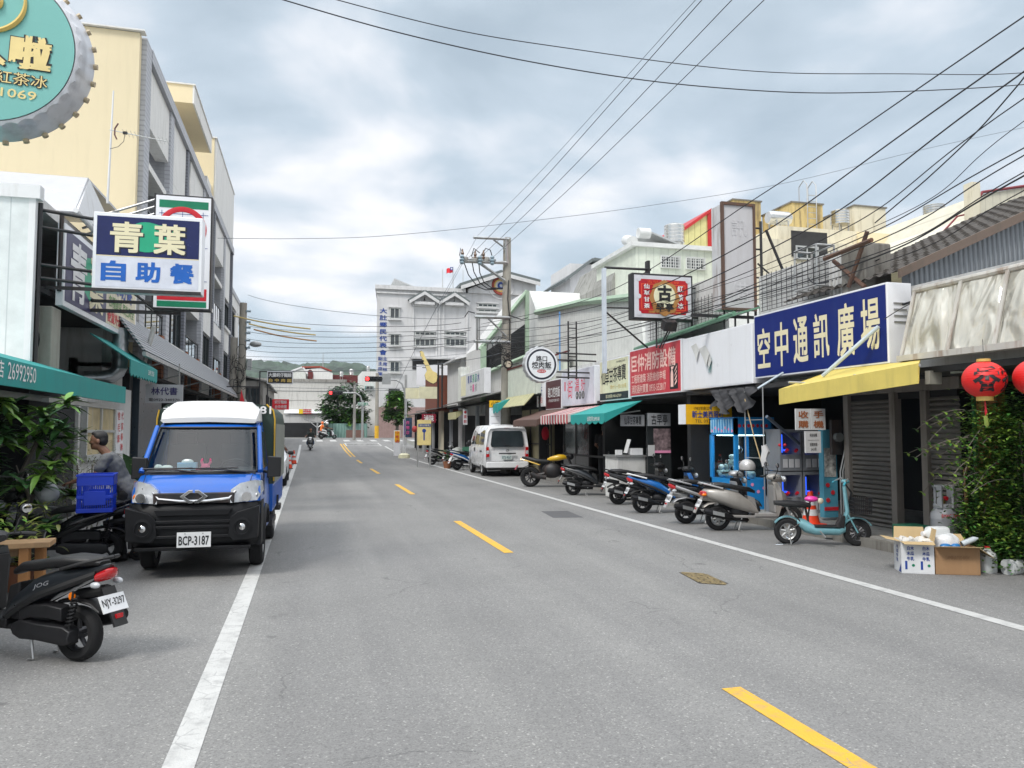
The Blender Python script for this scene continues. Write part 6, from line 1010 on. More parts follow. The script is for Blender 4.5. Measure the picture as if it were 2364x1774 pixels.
def scooter(label, loc, rz, col, trim=None, plate='', group='motor scooters parked along the shops', retro=False, r=.235, rack=False, seatc=None, inner=None, shield=True, rail=None, k=.9):
    loc = (loc[0]+.12*k*math.cos(rz), loc[1]+.12*k*math.sin(rz), loc[2]); t = thing('motor_scooter', label, 'motor scooter', loc, rz, group); t.scale = (k,)*3; trim = trim or blackp; inner = inner or trim; sm_ = seatc or mat('black_seat_vinyl', (.011, .011, .012), .45, bump=.2, bsc=150)
    rimm = mat('dark_alloy', (.06, .06, .065), .4, .6) if not retro else steel; wb = 1.26
    AX = -.12; mwheel(t, AX, r, .115, rimm, 5 if not retro else 8); mwheel(t, wb, r, .1, rimm, 5 if not retro else 8)
    mb = MB(col)
    if retro: rg = [(-.40, .70, .05, .05), (-.34, .70, .13, .09), (-.15, .66, .185, .15), (.1, .60, .20, .19), (.32, .54, .185, .19), (.52, .44, .16, .13), (.62, .36, .14, .06)]
    else: rg = [(-.46, .83, .03, .025), (-.34, .785, .085, .05), (-.15, .72, .135, .085), (.08, .655, .165, .125), (.3, .575, .17, .145), (.5, .46, .155, .12), (.62, .36, .13, .06)]
    mb.loft([se(a, b, c, d, tilt=-.35) for a, b, c, d in rg]); obj('body', mb, t, sharp=45, world=False)
    if not retro:
        mb = MB(trim)
        for s in (-1, 1): mb.loft([[Vector((x, s*(y+dy), z+dz)) for dy, dz in ((0, -.03), (.014, 0), (0, .03), (-.02, 0))] for x, y, z in ((-.36, .085, .76), (-.1, .15, .665), (.15, .172, .575), (.38, .172, .46), (.55, .15, .36))])
        obj('side_trim', mb, t, world=False)
    zs = .04 if retro else .0
    mb = MB(sm_); mb.loft([se(a, b+zs*0, c, d, p=3.2) for a, b, c, d in ((-.38, .845, .06, .02), (-.28, .86, .115, .045), (-.05, .855, .14, .055), (.14, .83, .14, .05), (.28, .80, .13, .05), (.48, .775, .10, .045), (.58, .73, .07, .03))]); obj('seat', mb, t, sharp=50, world=False)
    mb = MB(trim if not rail else rail)
    for s in (-1, 1): mb.tube([(-.05, s*.15, .80), (-.28, s*.14, .86), (-.44, s*.08, .90), (-.47, 0, .905)], .016, 7)
    if rack: [mb.tube([(-.22-.06*k, -.13, .885), (-.22-.06*k, .13, .885)], .009, 5) for k in range(5)]
    obj('grab_rail', mb, t, world=False)
    mb = MB(lensr); mb.loft([se(a, b, c, d) for a, b, c, d in (((-.455, .70, .04, .035), (-.43, .70, .10, .05), (-.36, .70, .125, .06)) if retro else ((-.485, .79, .02, .025), (-.45, .765, .075, .05), (-.37, .735, .105, .045)))]); obj('tail_light', mb, t, world=False)
    for s in (-1, 1): mb = MB(lensc if not retro else lensa); mb.ell((-.40, s*.12, .68), (.05, .03, .028)); obj('indicator', mb, t, world=False)
    mb = MB(trim); mb.slab((-.40, -.07, .64), (-.40, .07, .64), (-.56, .07, .33), (-.56, -.07, .33), .02); mb.tube([(-.1, 0, .56), (-.3, 0, .60), (-.42, 0, .62)], .05, 8); mb.loft([se(x, z, .075, .02) for x, z in ((-.40, .44), (-.3, .5), (-.12, .53), (.06, .5))]); obj('rear_fender', mb, t, world=False)
    fr0 = frame((-.475, 0, .515), (0, -1, 0), (.45, 0, .9)); mb = MB(platem); mb.M = fr0; mb.box(-.13, .13, -.075, .075, .0, .012); mb.M = None
    if plate: mb.text(plate, fr0, .235, .085, inkb, .015, .0145)
    obj('number_plate', mb, t, world=False); mb = MB(lensr); mb.cb((-.545, 0, .415), (.02, .07, .035)); obj('reflector', mb, t, world=False)
    mb = MB(inner); mb.box(.55, .98, -.15, .15, .27, .335); mb.prism([(.45, .335), (.62, .335), (.56, .62), (.44, .66)], 'y', -.12, .12); mb.prism([(.1, .25), (1.0, .24), (.96, .28), (.15, .3)], 'y', -.13, .13); obj('floorboard', mb, t, .012, world=False)
    mb = MB(col); mb.loft([[Vector((x-th*(abs(y_)**2)*.0+.0, y_*hw, z)) if f else Vector((x-th, y_*hw*.95, z)) for f, y_ in ((1, -1), (1, -.6), (1, 0), (1, .6), (1, 1), (0, 1), (0, 0), (0, -1))] for x, z, hw, th in ((1.0, .27, .13, .06), (1.04, .45, .19, .08), (1.06, .62, .205, .10), (1.03, .80, .19, .10), (.99, .92, .13, .09))]); mb.loft([se(a, b, c, d) for a, b, c, d in ((1.04, .60, .17, .2), (1.14, .58, .13, .16), (1.19, .58, .06, .09))]); obj('front_cowl', mb, t, sharp=50, world=False)
    mb = MB(inner); mb.prism([(.92, .34), (.97, .34), (.955, .80), (.90, .86)], 'y', -.16, .16); obj('leg_shield', mb, t, .02, world=False)
    mb = MB(col); mb.loft([[Vector((wb+(r+.035)*math.cos(a)*1.0, y_*.07, r+(r+.035+.012*(1-abs(y_)))*math.sin(a))) for y_ in (-1, -.5, 0, .5, 1)]+[Vector((wb+(r+.02)*math.cos(a), y_*.065, r+(r+.02)*math.sin(a))) for y_ in (1, 0, -1)] for a in [R(20+14*k) for k in range(10)]]); obj('front_fender', mb, t, world=False)
    mb = MB(steel); [mb.tube([(wb, s*.075, r), (1.1, s*.075, .62)], .022, 8) for s in (-1, 1)]; obj('fork', mb, t, world=False)
    mb = MB(trim); mb.loft([se(a, b, c, d) for a, b, c, d in ((.84, 1.0, .06, .03), (.90, 1.01, .13, .055), (1.0, 1.0, .15, .075), (1.08, .97, .11, .07), (1.12, .95, .05, .04))]); mb.tube([(.96, 0, .95), (1.03, 0, .7)], .05, 8); obj('handlebar_cowl', mb, t, world=False)
    mb = MB(blackp); mb.tube([(.86, .34, 1.0), (.93, .2, 1.02), (.96, 0, 1.02), (.93, -.2, 1.02), (.86, -.34, 1.0)], .014, 6)
    for s in (-1, 1): mb.tube([(.845, s*.36, .997), (.89, s*.24, 1.015)], .02, 8); mb.tube([(.91, s*.36, 1.01), (.95, s*.22, 1.03)], .007, 5)
    obj('handlebar', mb, t, world=False)
    for s in (-1, 1):
        mb = MB(blackp); mb.tube([(.92, s*.2, 1.03), (.95, s*.27, 1.14), (.93, s*.3, 1.2)], .008, 5); mb.ell((.93, s*.32, 1.24), (.02, .065, .05)); o = obj('mirror', mb, t, world=False); mb = MB(chrome); mb.ell((.915, s*.32, 1.24), (.008, .055, .042)); obj('mirror_glass', mb, o, world=False)
    mb = MB(lensc); mb.ell((1.15, 0, .86 if not retro else .97), (.05, .11, .06)); obj('headlight', mb, t, world=False)
    mb = MB(mat('engine_black', (.016, .016, .018), .5, .2, var=.3, sc=12)); mb.loft([[Vector((x, .06+y_, z_+z)) for y_, z_ in ((0, -hh), (.10, -hh*.8), (.12, 0), (.10, hh*.8), (0, hh))] for x, z, hh in ((AX-.06, r, .06), (AX+.02, r+.005, .095), (.2, r+.02, .085), (.38, r+.03, .10), (.46, r+.03, .06))], sm=False); mb.loft([[Vector((x, .07+y_, z+z_)) for y_, z_ in ((0, -.07), (.085, -.06), (.09, .05), (0, .07))] for x, z in ((AX+.04, .42), (.08, .44), (.3, .43), (.4, .38))], sm=False); mb.ell((.3, 0, .36), (.2, .1, .12)); obj('engine', mb, t, .008, world=False)
    mb = MB(mat('exhaust_black', (.014, .014, .016), .4, .5)); mb.tube([(.45, -.05, .2), (.3, -.12, .2), (.14, -.16, .25), (.05, -.165, .28)], .02, 8); mb.tube([(.12, -.165, .255), (.02, -.17, .28), (-.33, -.18, .36), (-.42, -.18, .385)], [.045, .065, .072, .05], 12); mb.use(steel); mb.slab((-.06, -.245, .28), (-.06, -.245, .35), (-.28, -.258, .40), (-.28, -.258, .33), .01); obj('exhaust', mb, t, world=False)
    mb = MB(blackp); mb.tube([(AX-.02, .13, .27), (AX-.06, .13, .62)], .012, 6)
    q = [Vector((AX-.024-.0012*k*.9+.028*math.cos(k*.9), .13+.028*math.sin(k*.9), .33+.0045*k)) for k in range(56)]; mb.tube(q, .008, 5); obj('shock_absorber', mb, t, world=False)
    [obj('stand', MB(steel).tube([(.32, s*.1, .27), (.24, s*.13, .02), (.30, s*.13, .01)], .012, 6), t, world=False) for s in (-1, 1)]
    return t
def rzf(rear, front): return math.atan2(front[1]-rear[1], front[0]-rear[0])
sc_blk = mat('gloss_black_paint', (.007, .0075, .009), .25, coat=.6, var=.1); sc_slate = mat('slate_black_paint', (.014, .017, .021), .3, coat=.5, var=.08); sc_sil = mat('worn_silver_paint', (.40, .38, .35), .35, .35, var=.08, dirt=.3, dcol=(.25, .22, .19)); sc_blue = mat('scooter_blue_paint', C(30, 100, 170), .3, .2, coat=.5); silv = mat('satin_silver_rail', (.5, .5, .5), .3, .6)
s0 = scooter('black scooter cut by the picture edge in front of the wooden bench', (-1.62, 6.44, 0), R(147), sc_slate, plate='NJY-3297', k=.86, group='motor scooters on the left')
mb = MB(mat('faint_silver_script', (.35, .36, .38), .4)); mb.text('JOG', frame((.12, .19, .66), (-1, 0, .28), (.1, .15, 1)), .2, .045, MATS['faint_silver_script'], 0, .0, shear=.4); obj('badge', mb, s0, world=False)
mb = MB(MATS['amber_lens']); mb.cyl((-.16, .12, .575), (-.16, .13, .575), .035, 14); obj('side_reflector', mb, s0, world=False)
scooter('black scooter with the blue crate and yellowed plate bracket beside the man', (-2.50, 10.95, 0), R(186), sc_blk, plate='', group='motor scooters on the left')
scooter('silver retro scooter with helmet on its mirror, before the claw machine', (6.80, 11.95, 0), rzf((6.76, 11.95), (7.78, 11.7)), sc_sil, sc_sil, 'EJ5-671', retro=True, rack=True, inner=mat('grey_inner_plastic', (.28, .27, .26), .5, dirt=.3), rail=silv)
scooter('black scooter with red tail lamp squeezed behind the silver scooter', (6.72, 12.95, 0), R(-6), sc_blk, silv, 'MHN-8825', rack=True, rail=silv)
scooter('blue and black scooter with white grab rail', (6.72, 14.85, 0), R(-10), sc_blue, blackp, 'NKA-6183', rail=inkw)
scooter('black scooter with orange tail lamp behind the blue scooter', (6.95, 16.7, 0), R(-8), sc_blk, blackp, 'KPR-3301')
scooter('black scooter with silver handlebar cap in front of the tea stall counter', (6.8, 19.4, 0), R(-22), sc_slate, blackp, '898-LKG')
scooter('blue scooter with white stripe parked just beyond the white van', (5.75+.5, 33.0, 0), R(14), sc_blue, inkw, '', r=.25)
scooter('dark scooter with navy seat second beyond the white van', (6.35, 35.2, 0), R(10), sc_blk, blackp, '', seatc=mat('navy_seat_vinyl', (.02, .03, .08), .5))
scooter('black scooter near the key board with silver front', (6.0, 38.3, 0), R(8), sc_blk, steel, '')
# yellow naked motorcycle
mo = thing('motorcycle', 'black and yellow naked motorcycle with pink tail plate behind the black scooter', 'motorcycle', (6.55, 22.6, 0), R(-24)); r = .31; mwheel(mo, 0, r, .17, MATS['dark_alloy'], 10); mwheel(mo, 1.4, r, .12, MATS['dark_alloy'], 10); ym = mat('motorcycle_yellow', C(214, 170, 30), .3, coat=.6)
mb = MB(ym); mb.loft([se(a, b, c, d) for a, b, c, d in ((.52, .82, .06, .04), (.62, .85, .12, .07), (.85, .89, .15, .10), (1.02, .91, .12, .075), (1.12, .89, .05, .04))]); obj('fuel_tank', mb, mo, world=False); mb = MB(MATS['black_seat_vinyl']); mb.loft([se(a, b, c, d) for a, b, c, d in ((-.25, .89, .06, .03), (-.1, .87, .12, .05), (.2, .80, .13, .05), (.5, .77, .13, .06), (.62, .79, .09, .04))]); obj('seat', mb, mo, world=False)
mb = MB(ym); [mb.tube([(-.3, s*.06, .84), (-.05, s*.11, .78), (.3, s*.13, .67)], .02, 6) for s in (-1, 1)]; obj('tail_frame', mb, mo, world=False); mb = MB(blk); mb.ell((.65, 0, .5), (.3, .17, .24)); mb.tube([(0, -.12, r), (.45, -.12, .42)], .045, 8); mb.tube([(0, .12, r), (.45, .12, .42)], .045, 8); mb.tube([(.5, -.15, .3), (.2, -.19, .34), (.05, -.2, .42)], .07, 10); mb.tube([(.3, 0, .45), (.25, 0, .75)], .035, 8); obj('engine', mb, mo, world=False)
mb = MB(blk); [mb.tube([(1.4, s*.1, r), (1.12, s*.1, .95)], .03, 8) for s in (-1, 1)]; mb.tube([(1.0, .38, 1.02), (1.1, .15, 1.04), (1.1, -.15, 1.04), (1.0, -.38, 1.02)], .015, 6); mb.ell((1.22, 0, .92), (.1, .1, .1)); [mb.tube([(1.05, s*.25, 1.04), (1.05, s*.36, 1.2)], .008, 5) for s in (-1, 1)]; [mb.ell((1.05, s*.38, 1.23), (.02, .06, .045)) for s in (-1, 1)]; obj('handlebar', mb, mo, world=False); mb = MB(mat('pink_plate', C(240, 110, 130), .4)); mb.M = frame((-.42, 0, .58), (0, -1, 0), (.5, 0, .9)); mb.box(-.13, .13, -.07, .07, 0, .015); obj('number_plate', mb, mo, world=False); mb = MB(blk); mb.tube([(0, .1, r), (-.36, .08, .52), (-.4, 0, .58)], .02, 6); mb.loft([se(x, z, .08, .012) for x, z in ((-.34, .45), (-.22, .58), (-.05, .65), (.15, .62))]); obj('rear_fender', mb, mo, world=False)
# pale blue electric bicycle
eb = thing('electric_bicycle', 'pale blue electric bicycle with black basket and chained rear wheel', 'electric bicycle', (6.98, 10.22, 0), rzf((6.98, 10.22), (7.95, 9.78))); eb.scale = (.92,)*3; pb = mat('pale_blue_paint', C(130, 186, 196, .85), .3, .2, coat=.5, dirt=.15); r = .215; wb = 1.07
for x in (0, wb):
    mwheel(eb, x, r, .075 if x else .1, steel if x == 0 else mat('dark_alloy', ()), 7 if x == 0 else 12)
    mb = MB(pb); mb.loft([[Vector((x+(r+.03)*math.cos(a), y_*.06, r+(r+.03)*math.sin(a)+.01*(1-abs(y_)))) for y_ in (-1, 0, 1)]+[Vector((x+(r+.015)*math.cos(a), y_*.055, r+(r+.015)*math.sin(a))) for y_ in (1, -1)] for a in [R((35 if x == 0 else 30)+14*k) for k in range(9)]]); obj('fender', mb, eb, world=False)
mb = MB(pb); mb.loft([se(a, b, c, d) for a, b, c, d in ((.14, .38, .06, .05), (.26, .31, .10, .11), (.42, .24, .11, .075), (.78, .235, .11, .07), (.88, .27, .07, .06))]); mb.tube([(.83, 0, .27), (.93, 0, .55), (.89, 0, .95)], [.045, .035, .03], 8); obj('frame', mb, eb, world=False); mb = MB(blackp); mb.box(.4, .8, -.12, .12, .30, .32); mb.prism([(.74, .29), (.86, .29), (.88, .48), (.83, .5)], 'y', -.09, .09); obj('footboard', mb, eb, .01, world=False)
mb = MB(MATS['black_seat_vinyl']); mb.loft([se(a, b, c, d) for a, b, c, d in ((-.2, .67, .09, .035), (.0, .66, .12, .055), (.2, .65, .12, .055), (.36, .64, .07, .035))]); obj('seat', mb, eb, world=False); mb = MB(blk); [mb.tube([(.02, s*.06, .62), (.2, s*.06, .36), (.05, s*.06, .26)], .014, 6) for s in (-1, 1)]; mb.tube([(.28, 0, .62), (.33, 0, .33)], .02, 6); obj('seat_post', mb, eb, world=False)
mb = MB(steel); mb.tube([(.82, .3, 1.02), (.9, .2, 1.08), (.9, .04, 1.02), (.9, -.04, 1.02), (.9, -.2, 1.08), (.82, -.3, 1.02)], .012, 6); mb.use(mat('teal_grip', C(70, 170, 190), .5)); [mb.tube([(.80, s*.36, .99), (.84, s*.28, 1.03)], .017, 7) for s in (-1, 1)]; mb.use(pb); mb.ell((.91, 0, 1.03), (.07, .08, .04)); mb.use(blk)
for k in range(3): mb.tube([(.9, .03*k-.03, 1.0), (1.0, .05*k-.05, .85), (.94, .02, .65)], .006, 4)
obj('handlebar', mb, eb, world=False); mb = MB(blk)
for k in range(9): a = -.16+.04*k; mb.tube([(1.0, a, .52), (1.0, a, .78)], .005, 4); mb.tube([(1.26, a, .56), (1.27, a, .78)], .005, 4); mb.tube([(1.0+.032*k, -.16, .53), (1.0+.033*k, -.16, .78)], .005, 4); mb.tube([(1.0+.032*k, .16, .53), (1.0+.033*k, .16, .78)], .005, 4)
for z in (.54, .6, .66, .72, .78): mb.tube([(1.0, -.16, z), (1.26, -.16, z), (1.26, .16, z), (1.0, .16, z), (1.0, -.16, z)], .006, 4)
mb.box(1.0, 1.26, -.16, .16, .52, .53); obj('basket', mb, eb, world=False)
mb = MB(pb); [mb.tube([(wb, s*.05, r), (.93, s*.04, .5)], .014, 6) for s in (-1, 1)]; obj('fork', mb, eb, world=False); mb = MB(steel); mb.tube([(.48, -.11, .24), (.56, -.13, .14)], .012, 6); mb.tube([(.0, -.08, r), (.03, -.14, .02)], .01, 6); mb.use(blk); mb.cb((.6, -.17, .13), (.1, .08, .02)); obj('pedal', mb, eb, world=False)
mb = MB(chrome); q = [Vector((.02+.05*math.cos(k*.5), -.08-.03*math.sin(k*.8), .2-.011*k)) for k in range(18)]; mb.tube(q, .009, 5); mb.tube([(.02, -.1, .02), (-.1, -.14, .012), (-.2, -.1, .012), (-.1, -.06, .012), (.08, -.12, .012)], .009, 5); obj('chain', mb, eb, world=False)
mb = MB(mat('magenta_saddle', C(226, 60, 160), .35, coat=.5)); mb.ell((.38, 0, .74), (.11, .07, .05)); mb.use(cream); mb.ell((.52, 0, .71), (.05, .03, .05)); mb.use(blk); mb.tube([(.36, 0, .7), (.32, 0, .42)], .015, 6); obj('child_saddle', mb, eb, world=False)
# ------------------------------------------------------------------ people
skin_m = mat('skin_tan', (.21, .105, .065), .55, var=.12, sc=12); hair_m = mat('black_hair', (.012, .011, .011), .6, var=.3, sc=60)
def V(*a): return Vector(a)
def remesh(o, vox, it=2):
    m = o.modifiers.new('remesh', 'REMESH'); m.mode = 'VOXEL'; m.voxel_size = vox; m.use_smooth_shade = True
    s = o.modifiers.new('smooth', 'SMOOTH'); s.iterations = it; s.factor = .5
def limb(mb, pts, rs, n=10):
    P = []; Q = []
    for (a, b), (r0, r1) in zip(zip(pts, pts[1:]), zip(rs, rs[1:])):
        for k in range(5): u = k/5; P.append(a.lerp(b, u)); Q.append(r0+(r1-r0)*u)
    P.append(pts[-1]); Q.append(rs[-1]); mb.tube(P, Q, n)
    for p, r in zip(pts, rs): mb.ell(p, (r, r, r), 10, 6)
def torso(mb, pel, wst, chs, neck, k=1., hips=True, fwd=V(1, 0, 0)):
    secs = [(pel-V(0, 0, .06), .165, .12), (pel+V(0, 0, .04), .17, .125), (wst, .15, .112), (wst.lerp(chs, .5), .165, .118), (chs, .18, .125), (chs.lerp(neck, .55), .165, .105), (chs.lerp(neck, .8), .10, .08)]
    rings = []
    for i, (c, a, b) in enumerate(secs):
        d = (chs-pel).normalized(); f = (fwd-d*fwd.dot(d)).normalized(); s = V(0, 1, 0); rings.append([c+s*(a*k*math.cos(t))+f*(b*k*math.sin(t)) for t in [2*math.pi*j/18 for j in range(18)]])
    mb.loft(rings)
def hand(mb, wrist, d, up, side=1, curl=.5):
    """palm, four bent fingers of unequal length and a thumb off the side of the palm"""
    d = d.normalized(); s = d.cross(up).normalized(); n = s.cross(d)
    for k in range(4): mb.tube([wrist+s*(.011*(k-1.5)), wrist+d*.04+s*(.017*(k-1.5)), wrist+d*.085+s*(.02*(k-1.5))], [.016, .017, .013], 7)
    for k, l in enumerate((.068, .078, .073, .056)):
        p = wrist+d*.085+s*(.02*(k-1.5)); a = p+d*l*.45-n*l*.15*curl; b = a+d*l*.3-n*l*.4*curl; c = b+d*l*.08-n*l*.35*curl; mb.tube([p-d*.01, p, a, b, c], [.0105, .0105, .0095, .0085, .007], 7)
    p = wrist+d*.025-s*side*.03; mb.tube([p, p-s*side*.022+d*.03-n*.008, p-s*side*.026+d*.058-n*.02], [.013, .011, .008], 7)
def head(mb, c, fwd, k=1.):
    f = fwd.normalized(); s = V(0, 0, 1).cross(f).normalized(); u = f.cross(s)
    def e(p, r): # ellipsoid in head axes
        i = len(mb.v); mb.ell((0, 0, 0), r, 14, 9); mb.v[i:] = [c+(f*(v.x+p[0])+s*(v.y+p[1])+u*(v.z+p[2]))*k for v in mb.v[i:]]
    e((0, 0, .025), (.098, .077, .10)); e((.022, 0, -.05), (.066, .058, .07)); e((.062, 0, -.088), (.028, .03, .024)); e((.09, 0, -.015), (.024, .014, .03)); e((.104, 0, -.026), (.014, .016, .012)); e((.083, 0, -.058), (.013, .024, .007)); e((.082, 0, -.07), (.013, .02, .007)); e((.078, 0, .028), (.02, .055, .012))
    for sd in (-1, 1): e((-.008, sd*.079, -.008), (.02, .012, .032)); e((.06, sd*.036, -.02), (.03, .025, .025))
    return f, s, u
fold_t = bpy.data.textures.new('cloth_folds', 'CLOUDS'); fold_t.noise_scale = .11; fold_t.noise_depth = 1
def person(label, loc, rz, J, shirt, trous, hairm=hair_m, face=None, shoe=None, vox=.0085, hairf=1., group=None, extras=None):
    t = thing('person', label, 'person', loc, rz, group); mb = MB(skin_m); fwd = face or V(1, 0, 0)
    torso(mb, J['pel'], J['wst'], J['chs'], J['neck'], .93); limb(mb, [J['chs'].lerp(J['neck'], .5), J['neck'], J['head']-V(0, 0, .05)], [.07, .058, .055]); f, s, u = head(mb, J['head'], fwd)
    for sd in ('l', 'r'):
        sh, el, wr = J['sh'+sd], J['el'+sd], J['wr'+sd]; limb(mb, [J['chs'].lerp(J['neck'], .4), sh, el, wr], [.06, .055, .04, .027]); hand(mb, wr, (wr-el), V(0, 0, 1), 1 if sd == 'l' else -1, J.get('curl', .8))
        hp, kn, an = J['hp'+sd], J['kn'+sd], J['an'+sd]; limb(mb, [hp, kn, an], [.085, .055, .038]); limb(mb, [an, an-V(0, 0, .03)+J.get('toe', V(.13, 0, -.02))], [.04, .033])
    o = obj('body', mb, t, world=False); remesh(o, vox)
    mb = MB(shirt); torso(mb, J['pel']-V(0, 0, .05), J['wst'], J['chs'], J['neck'], 1.1)
    for sd in ('l', 'r'): sh, el = J['sh'+sd], J['el'+sd]; limb(mb, [J['chs'].lerp(J['neck'], .4), sh, sh.lerp(el, J.get('slv', .62))], [.075, .075, .068])
    o = obj('shirt', mb, t, world=False); remesh(o, vox*1.2, 3); dm = o.modifiers.new('folds', 'DISPLACE'); dm.texture = fold_t; dm.strength = .035; dm.mid_level = .5
    mb = MB(trous)
    mb.ell(J['pel']-V(0, 0, .03), (.135, .178, .11), 16, 8)
    for sd in ('l', 'r'): hp, kn, an = J['hp'+sd], J['kn'+sd], J['an'+sd]; limb(mb, [hp, kn, an+V(0, 0, .04)], [.108, .076, .06])
    o = obj('trousers', mb, t, world=False); remesh(o, vox*1.3, 3)
    mb = MB(hairm); c = J['head']
    def e(p, r): i = len(mb.v); mb.ell((0, 0, 0), r, 16, 9); mb.v[i:] = [c+f*(v.x+p[0])+s*(v.y+p[1])+u*(v.z+p[2]) for v in mb.v[i:]]
    e((-.018, 0, .055), (.097, .083, .085)); e((-.045, 0, .01), (.07, .08, .085)); e((.03, 0, .10), (.06, .06, .03)); o = obj('hair', mb, t, world=False); remesh(o, .009, 1)
    mb = MB(shoe or blackp)
    for sd in ('l', 'r'): an = J['an'+sd]; limb(mb, [an-V(.03, 0, .03), an-V(0, 0, .035)+J.get('toe', V(.14, 0, -.015))], [.05, .042])
    o = obj('shoes', mb, t, world=False); remesh(o, .012, 1)
    for n_, m_ in (extras or []): obj(n_, m_, t, world=False)
    return t
man = dict(pel=V(-.04, 0, .90), wst=V(.10, 0, 1.06), chs=V(.20, 0, 1.25), neck=V(.29, 0, 1.42), head=V(.375, 0, 1.565), shl=V(.24, .185, 1.345), shr=V(.24, -.185, 1.345), ell=V(.36, .23, 1.12), elr=V(.36, -.2, 1.12), wrl=V(.62, .19, 1.045), wrr=V(.60, -.10, 1.05),
           hpl=V(.0, .09, .87), hpr=V(0, -.09, .87), knl=V(.10, .11, .47), knr=V(.02, -.10, .47), anl=V(.03, .12, .08), anr=V(-.10, -.11, .08), curl=1.0)
person('man in grey t-shirt leaning over the blue crate beside the truck', (-2.30, 11.25, -.0), R(182), man, mat('grey_marl_cotton', (.13, .135, .14), .9, var=.15, sc=30, bump=.15, bsc=14), mat('black_trousers', (.014, .014, .016), .85), vox=.0075)
stand = dict(pel=V(0, 0, .93), wst=V(.01, 0, 1.07), chs=V(.0, 0, 1.28), neck=V(-.01, 0, 1.46), head=V(.02, 0, 1.60), shl=V(0, .18, 1.39), shr=V(0, -.18, 1.39), ell=V(.0, .25, 1.12), elr=V(0, -.25, 1.12), wrl=V(.2, .2, 1.05), wrr=V(.2, -.2, 1.05), hpl=V(0, .09, .88), hpr=V(0, -.09, .88), knl=V(.02, .1, .48), knr=V(.02, -.1, .48), anl=V(0, .1, .08), anr=V(0, -.1, .08))
person('person in black t-shirt seen from behind at the dark food stall', (8.55, 21.6, .15), R(60), stand, mat('black_cotton', (.012, .012, .014), .9), mat('dark_apron_trousers', (.02, .022, .025), .9), hairm=mat('cropped_grey_hair', (.06, .055, .05), .8), vox=.013)
ride = dict(pel=V(0, 0, .82), wst=V(.03, 0, .97), chs=V(.06, 0, 1.17), neck=V(.08, 0, 1.33), head=V(.12, 0, 1.47), shl=V(.07, .18, 1.27), shr=V(.07, -.18, 1.27), ell=V(.22, .28, 1.06), elr=V(.22, -.28, 1.06), wrl=V(.5, .33, 1.0), wrr=V(.5, -.33, 1.0), hpl=V(.05, .10, .8), hpr=V(.05, -.10, .8), knl=V(.45, .17, .72), knr=V(.45, -.17, .72), anl=V(.42, .13, .38), anr=V(.42, -.13, .38))
p0 = (FY(717, 1030, 58).x, 58, gz(58)); sc1 = scooter('dark scooter with navy panniers ridden toward the camera in the left lane', p0, R(-92), sc_slate, silv, '', group='motor scooters on the road')
person('bareheaded rider in dark green jacket riding toward the camera', (p0[0]+.0, p0[1]-.42, p0[2]+.02), R(-92), ride, mat('dark_green_jacket', (.02, .028, .025), .8), mat('black_trousers', ()), vox=.014)
mb = MB(mat('navy_legcover', (.02, .05, .12), .7)); mb.ell((.62, .2, .62), (.1, .12, .2)); mb.ell((.62, -.2, .62), (.1, .12, .2)); obj('leg_cover', mb, sc1, world=False)
p1 = (FY(742, 1003, 76).x, 76, gz(76)); scooter('white scooter with riders crossing at the far junction', p1, R(10), vwhite, blackp, '', group='motor scooters on the road')
hm = MB(mat('white_helmet_shell', (.7, .7, .7), .3)); hm.ell((.10, 0, 1.52), (.14, .13, .14)); person('rider in black jacket on the white scooter at the junction', (p1[0]+.42, 76.05, p1[2]), R(10), ride, mat('black_cotton', ()), mat('black_trousers', ()), vox=.016, extras=[('helmet', hm)])
hm = MB(mat('orange_helmet_shell', C(230, 120, 60), .4)); hm.ell((.10, 0, 1.5), (.14, .13, .14)); person('pillion rider in orange and white behind the black jacketed rider', (p1[0]-.02, 76.0, p1[2]+.05), R(10), ride, mat('orange_vest', C(232, 120, 50), .8), mat('white_trousers', (.55, .55, .55), .8), vox=.016, extras=[('helmet', hm)])
# ------------------------------------------------------------------ left foreground things
cratem = mat('blue_crate_plastic', C(20, 60, 190), .35, var=.06)
cb_ = thing('plastic_crate', 'bright blue plastic crate on the rear of the black scooter', 'crate', (-2.72, 10.7, .80)); mb = MB(cratem)
ct = Vector((-2.54, 10.68, .84)); rot = Matrix.Rotation(R(7), 4, 'Z'); mb.M = Matrix.Translation(ct) @ rot; hw, hd, hh = .195, .21, .40
for s in (-1, 1):
    for z0, z1 in ((0, .05), (.17, .21), (.33, .46)): mb.box(-hw, hw, s*hd-.008, s*hd+.008, z0-.14, z1-.14); mb.box(s*hw-.008, s*hw+.008, -hd, hd, z0-.14, z1-.14)
    for k in range(18): x = -hw+.02+k*.0209; mb.box(x-.005, x+.005, s*hd-.006, s*hd+.006, -.09, .19)
    for k in range(17): y = -hd+.02+k*.0213; mb.box(s*hw-.006, s*hw+.006, y-.005, y+.005, -.09, .19)
    mb.box(-.12, .12, s*hd-.0085, s*hd+.0085, -.05, .12); mb.box(-hw-.015, hw+.015, s*hd-.014, s*hd+.014, .30, .325); mb.box(s*hw-.014, s*hw+.014, -hd, hd, .30, .325)
mb.box(-hw, hw, -hd, hd, -.14, -.125); mb.M = None; obj('basket', mb, cb_, .003)
rk = thing('hand_cart', 'chromed tubular hand cart rack between the blue crate and the truck', 'cart', (-2.3, 11.1, 0)); mb = MB(chrome)
for z in (.24, .42, .78): mb.tube([(-2.62, 11.25, z+.03), (-2.1, 11.15, z)], .014, 7); mb.tube([(-2.62, 11.55, z+.03), (-2.1, 11.45, z)], .014, 7)
for x, y in ((-2.12, 11.15), (-2.12, 11.45), (-2.55, 11.25)): mb.tube([(x, y, .12), (x, y, .82)], .014, 7)
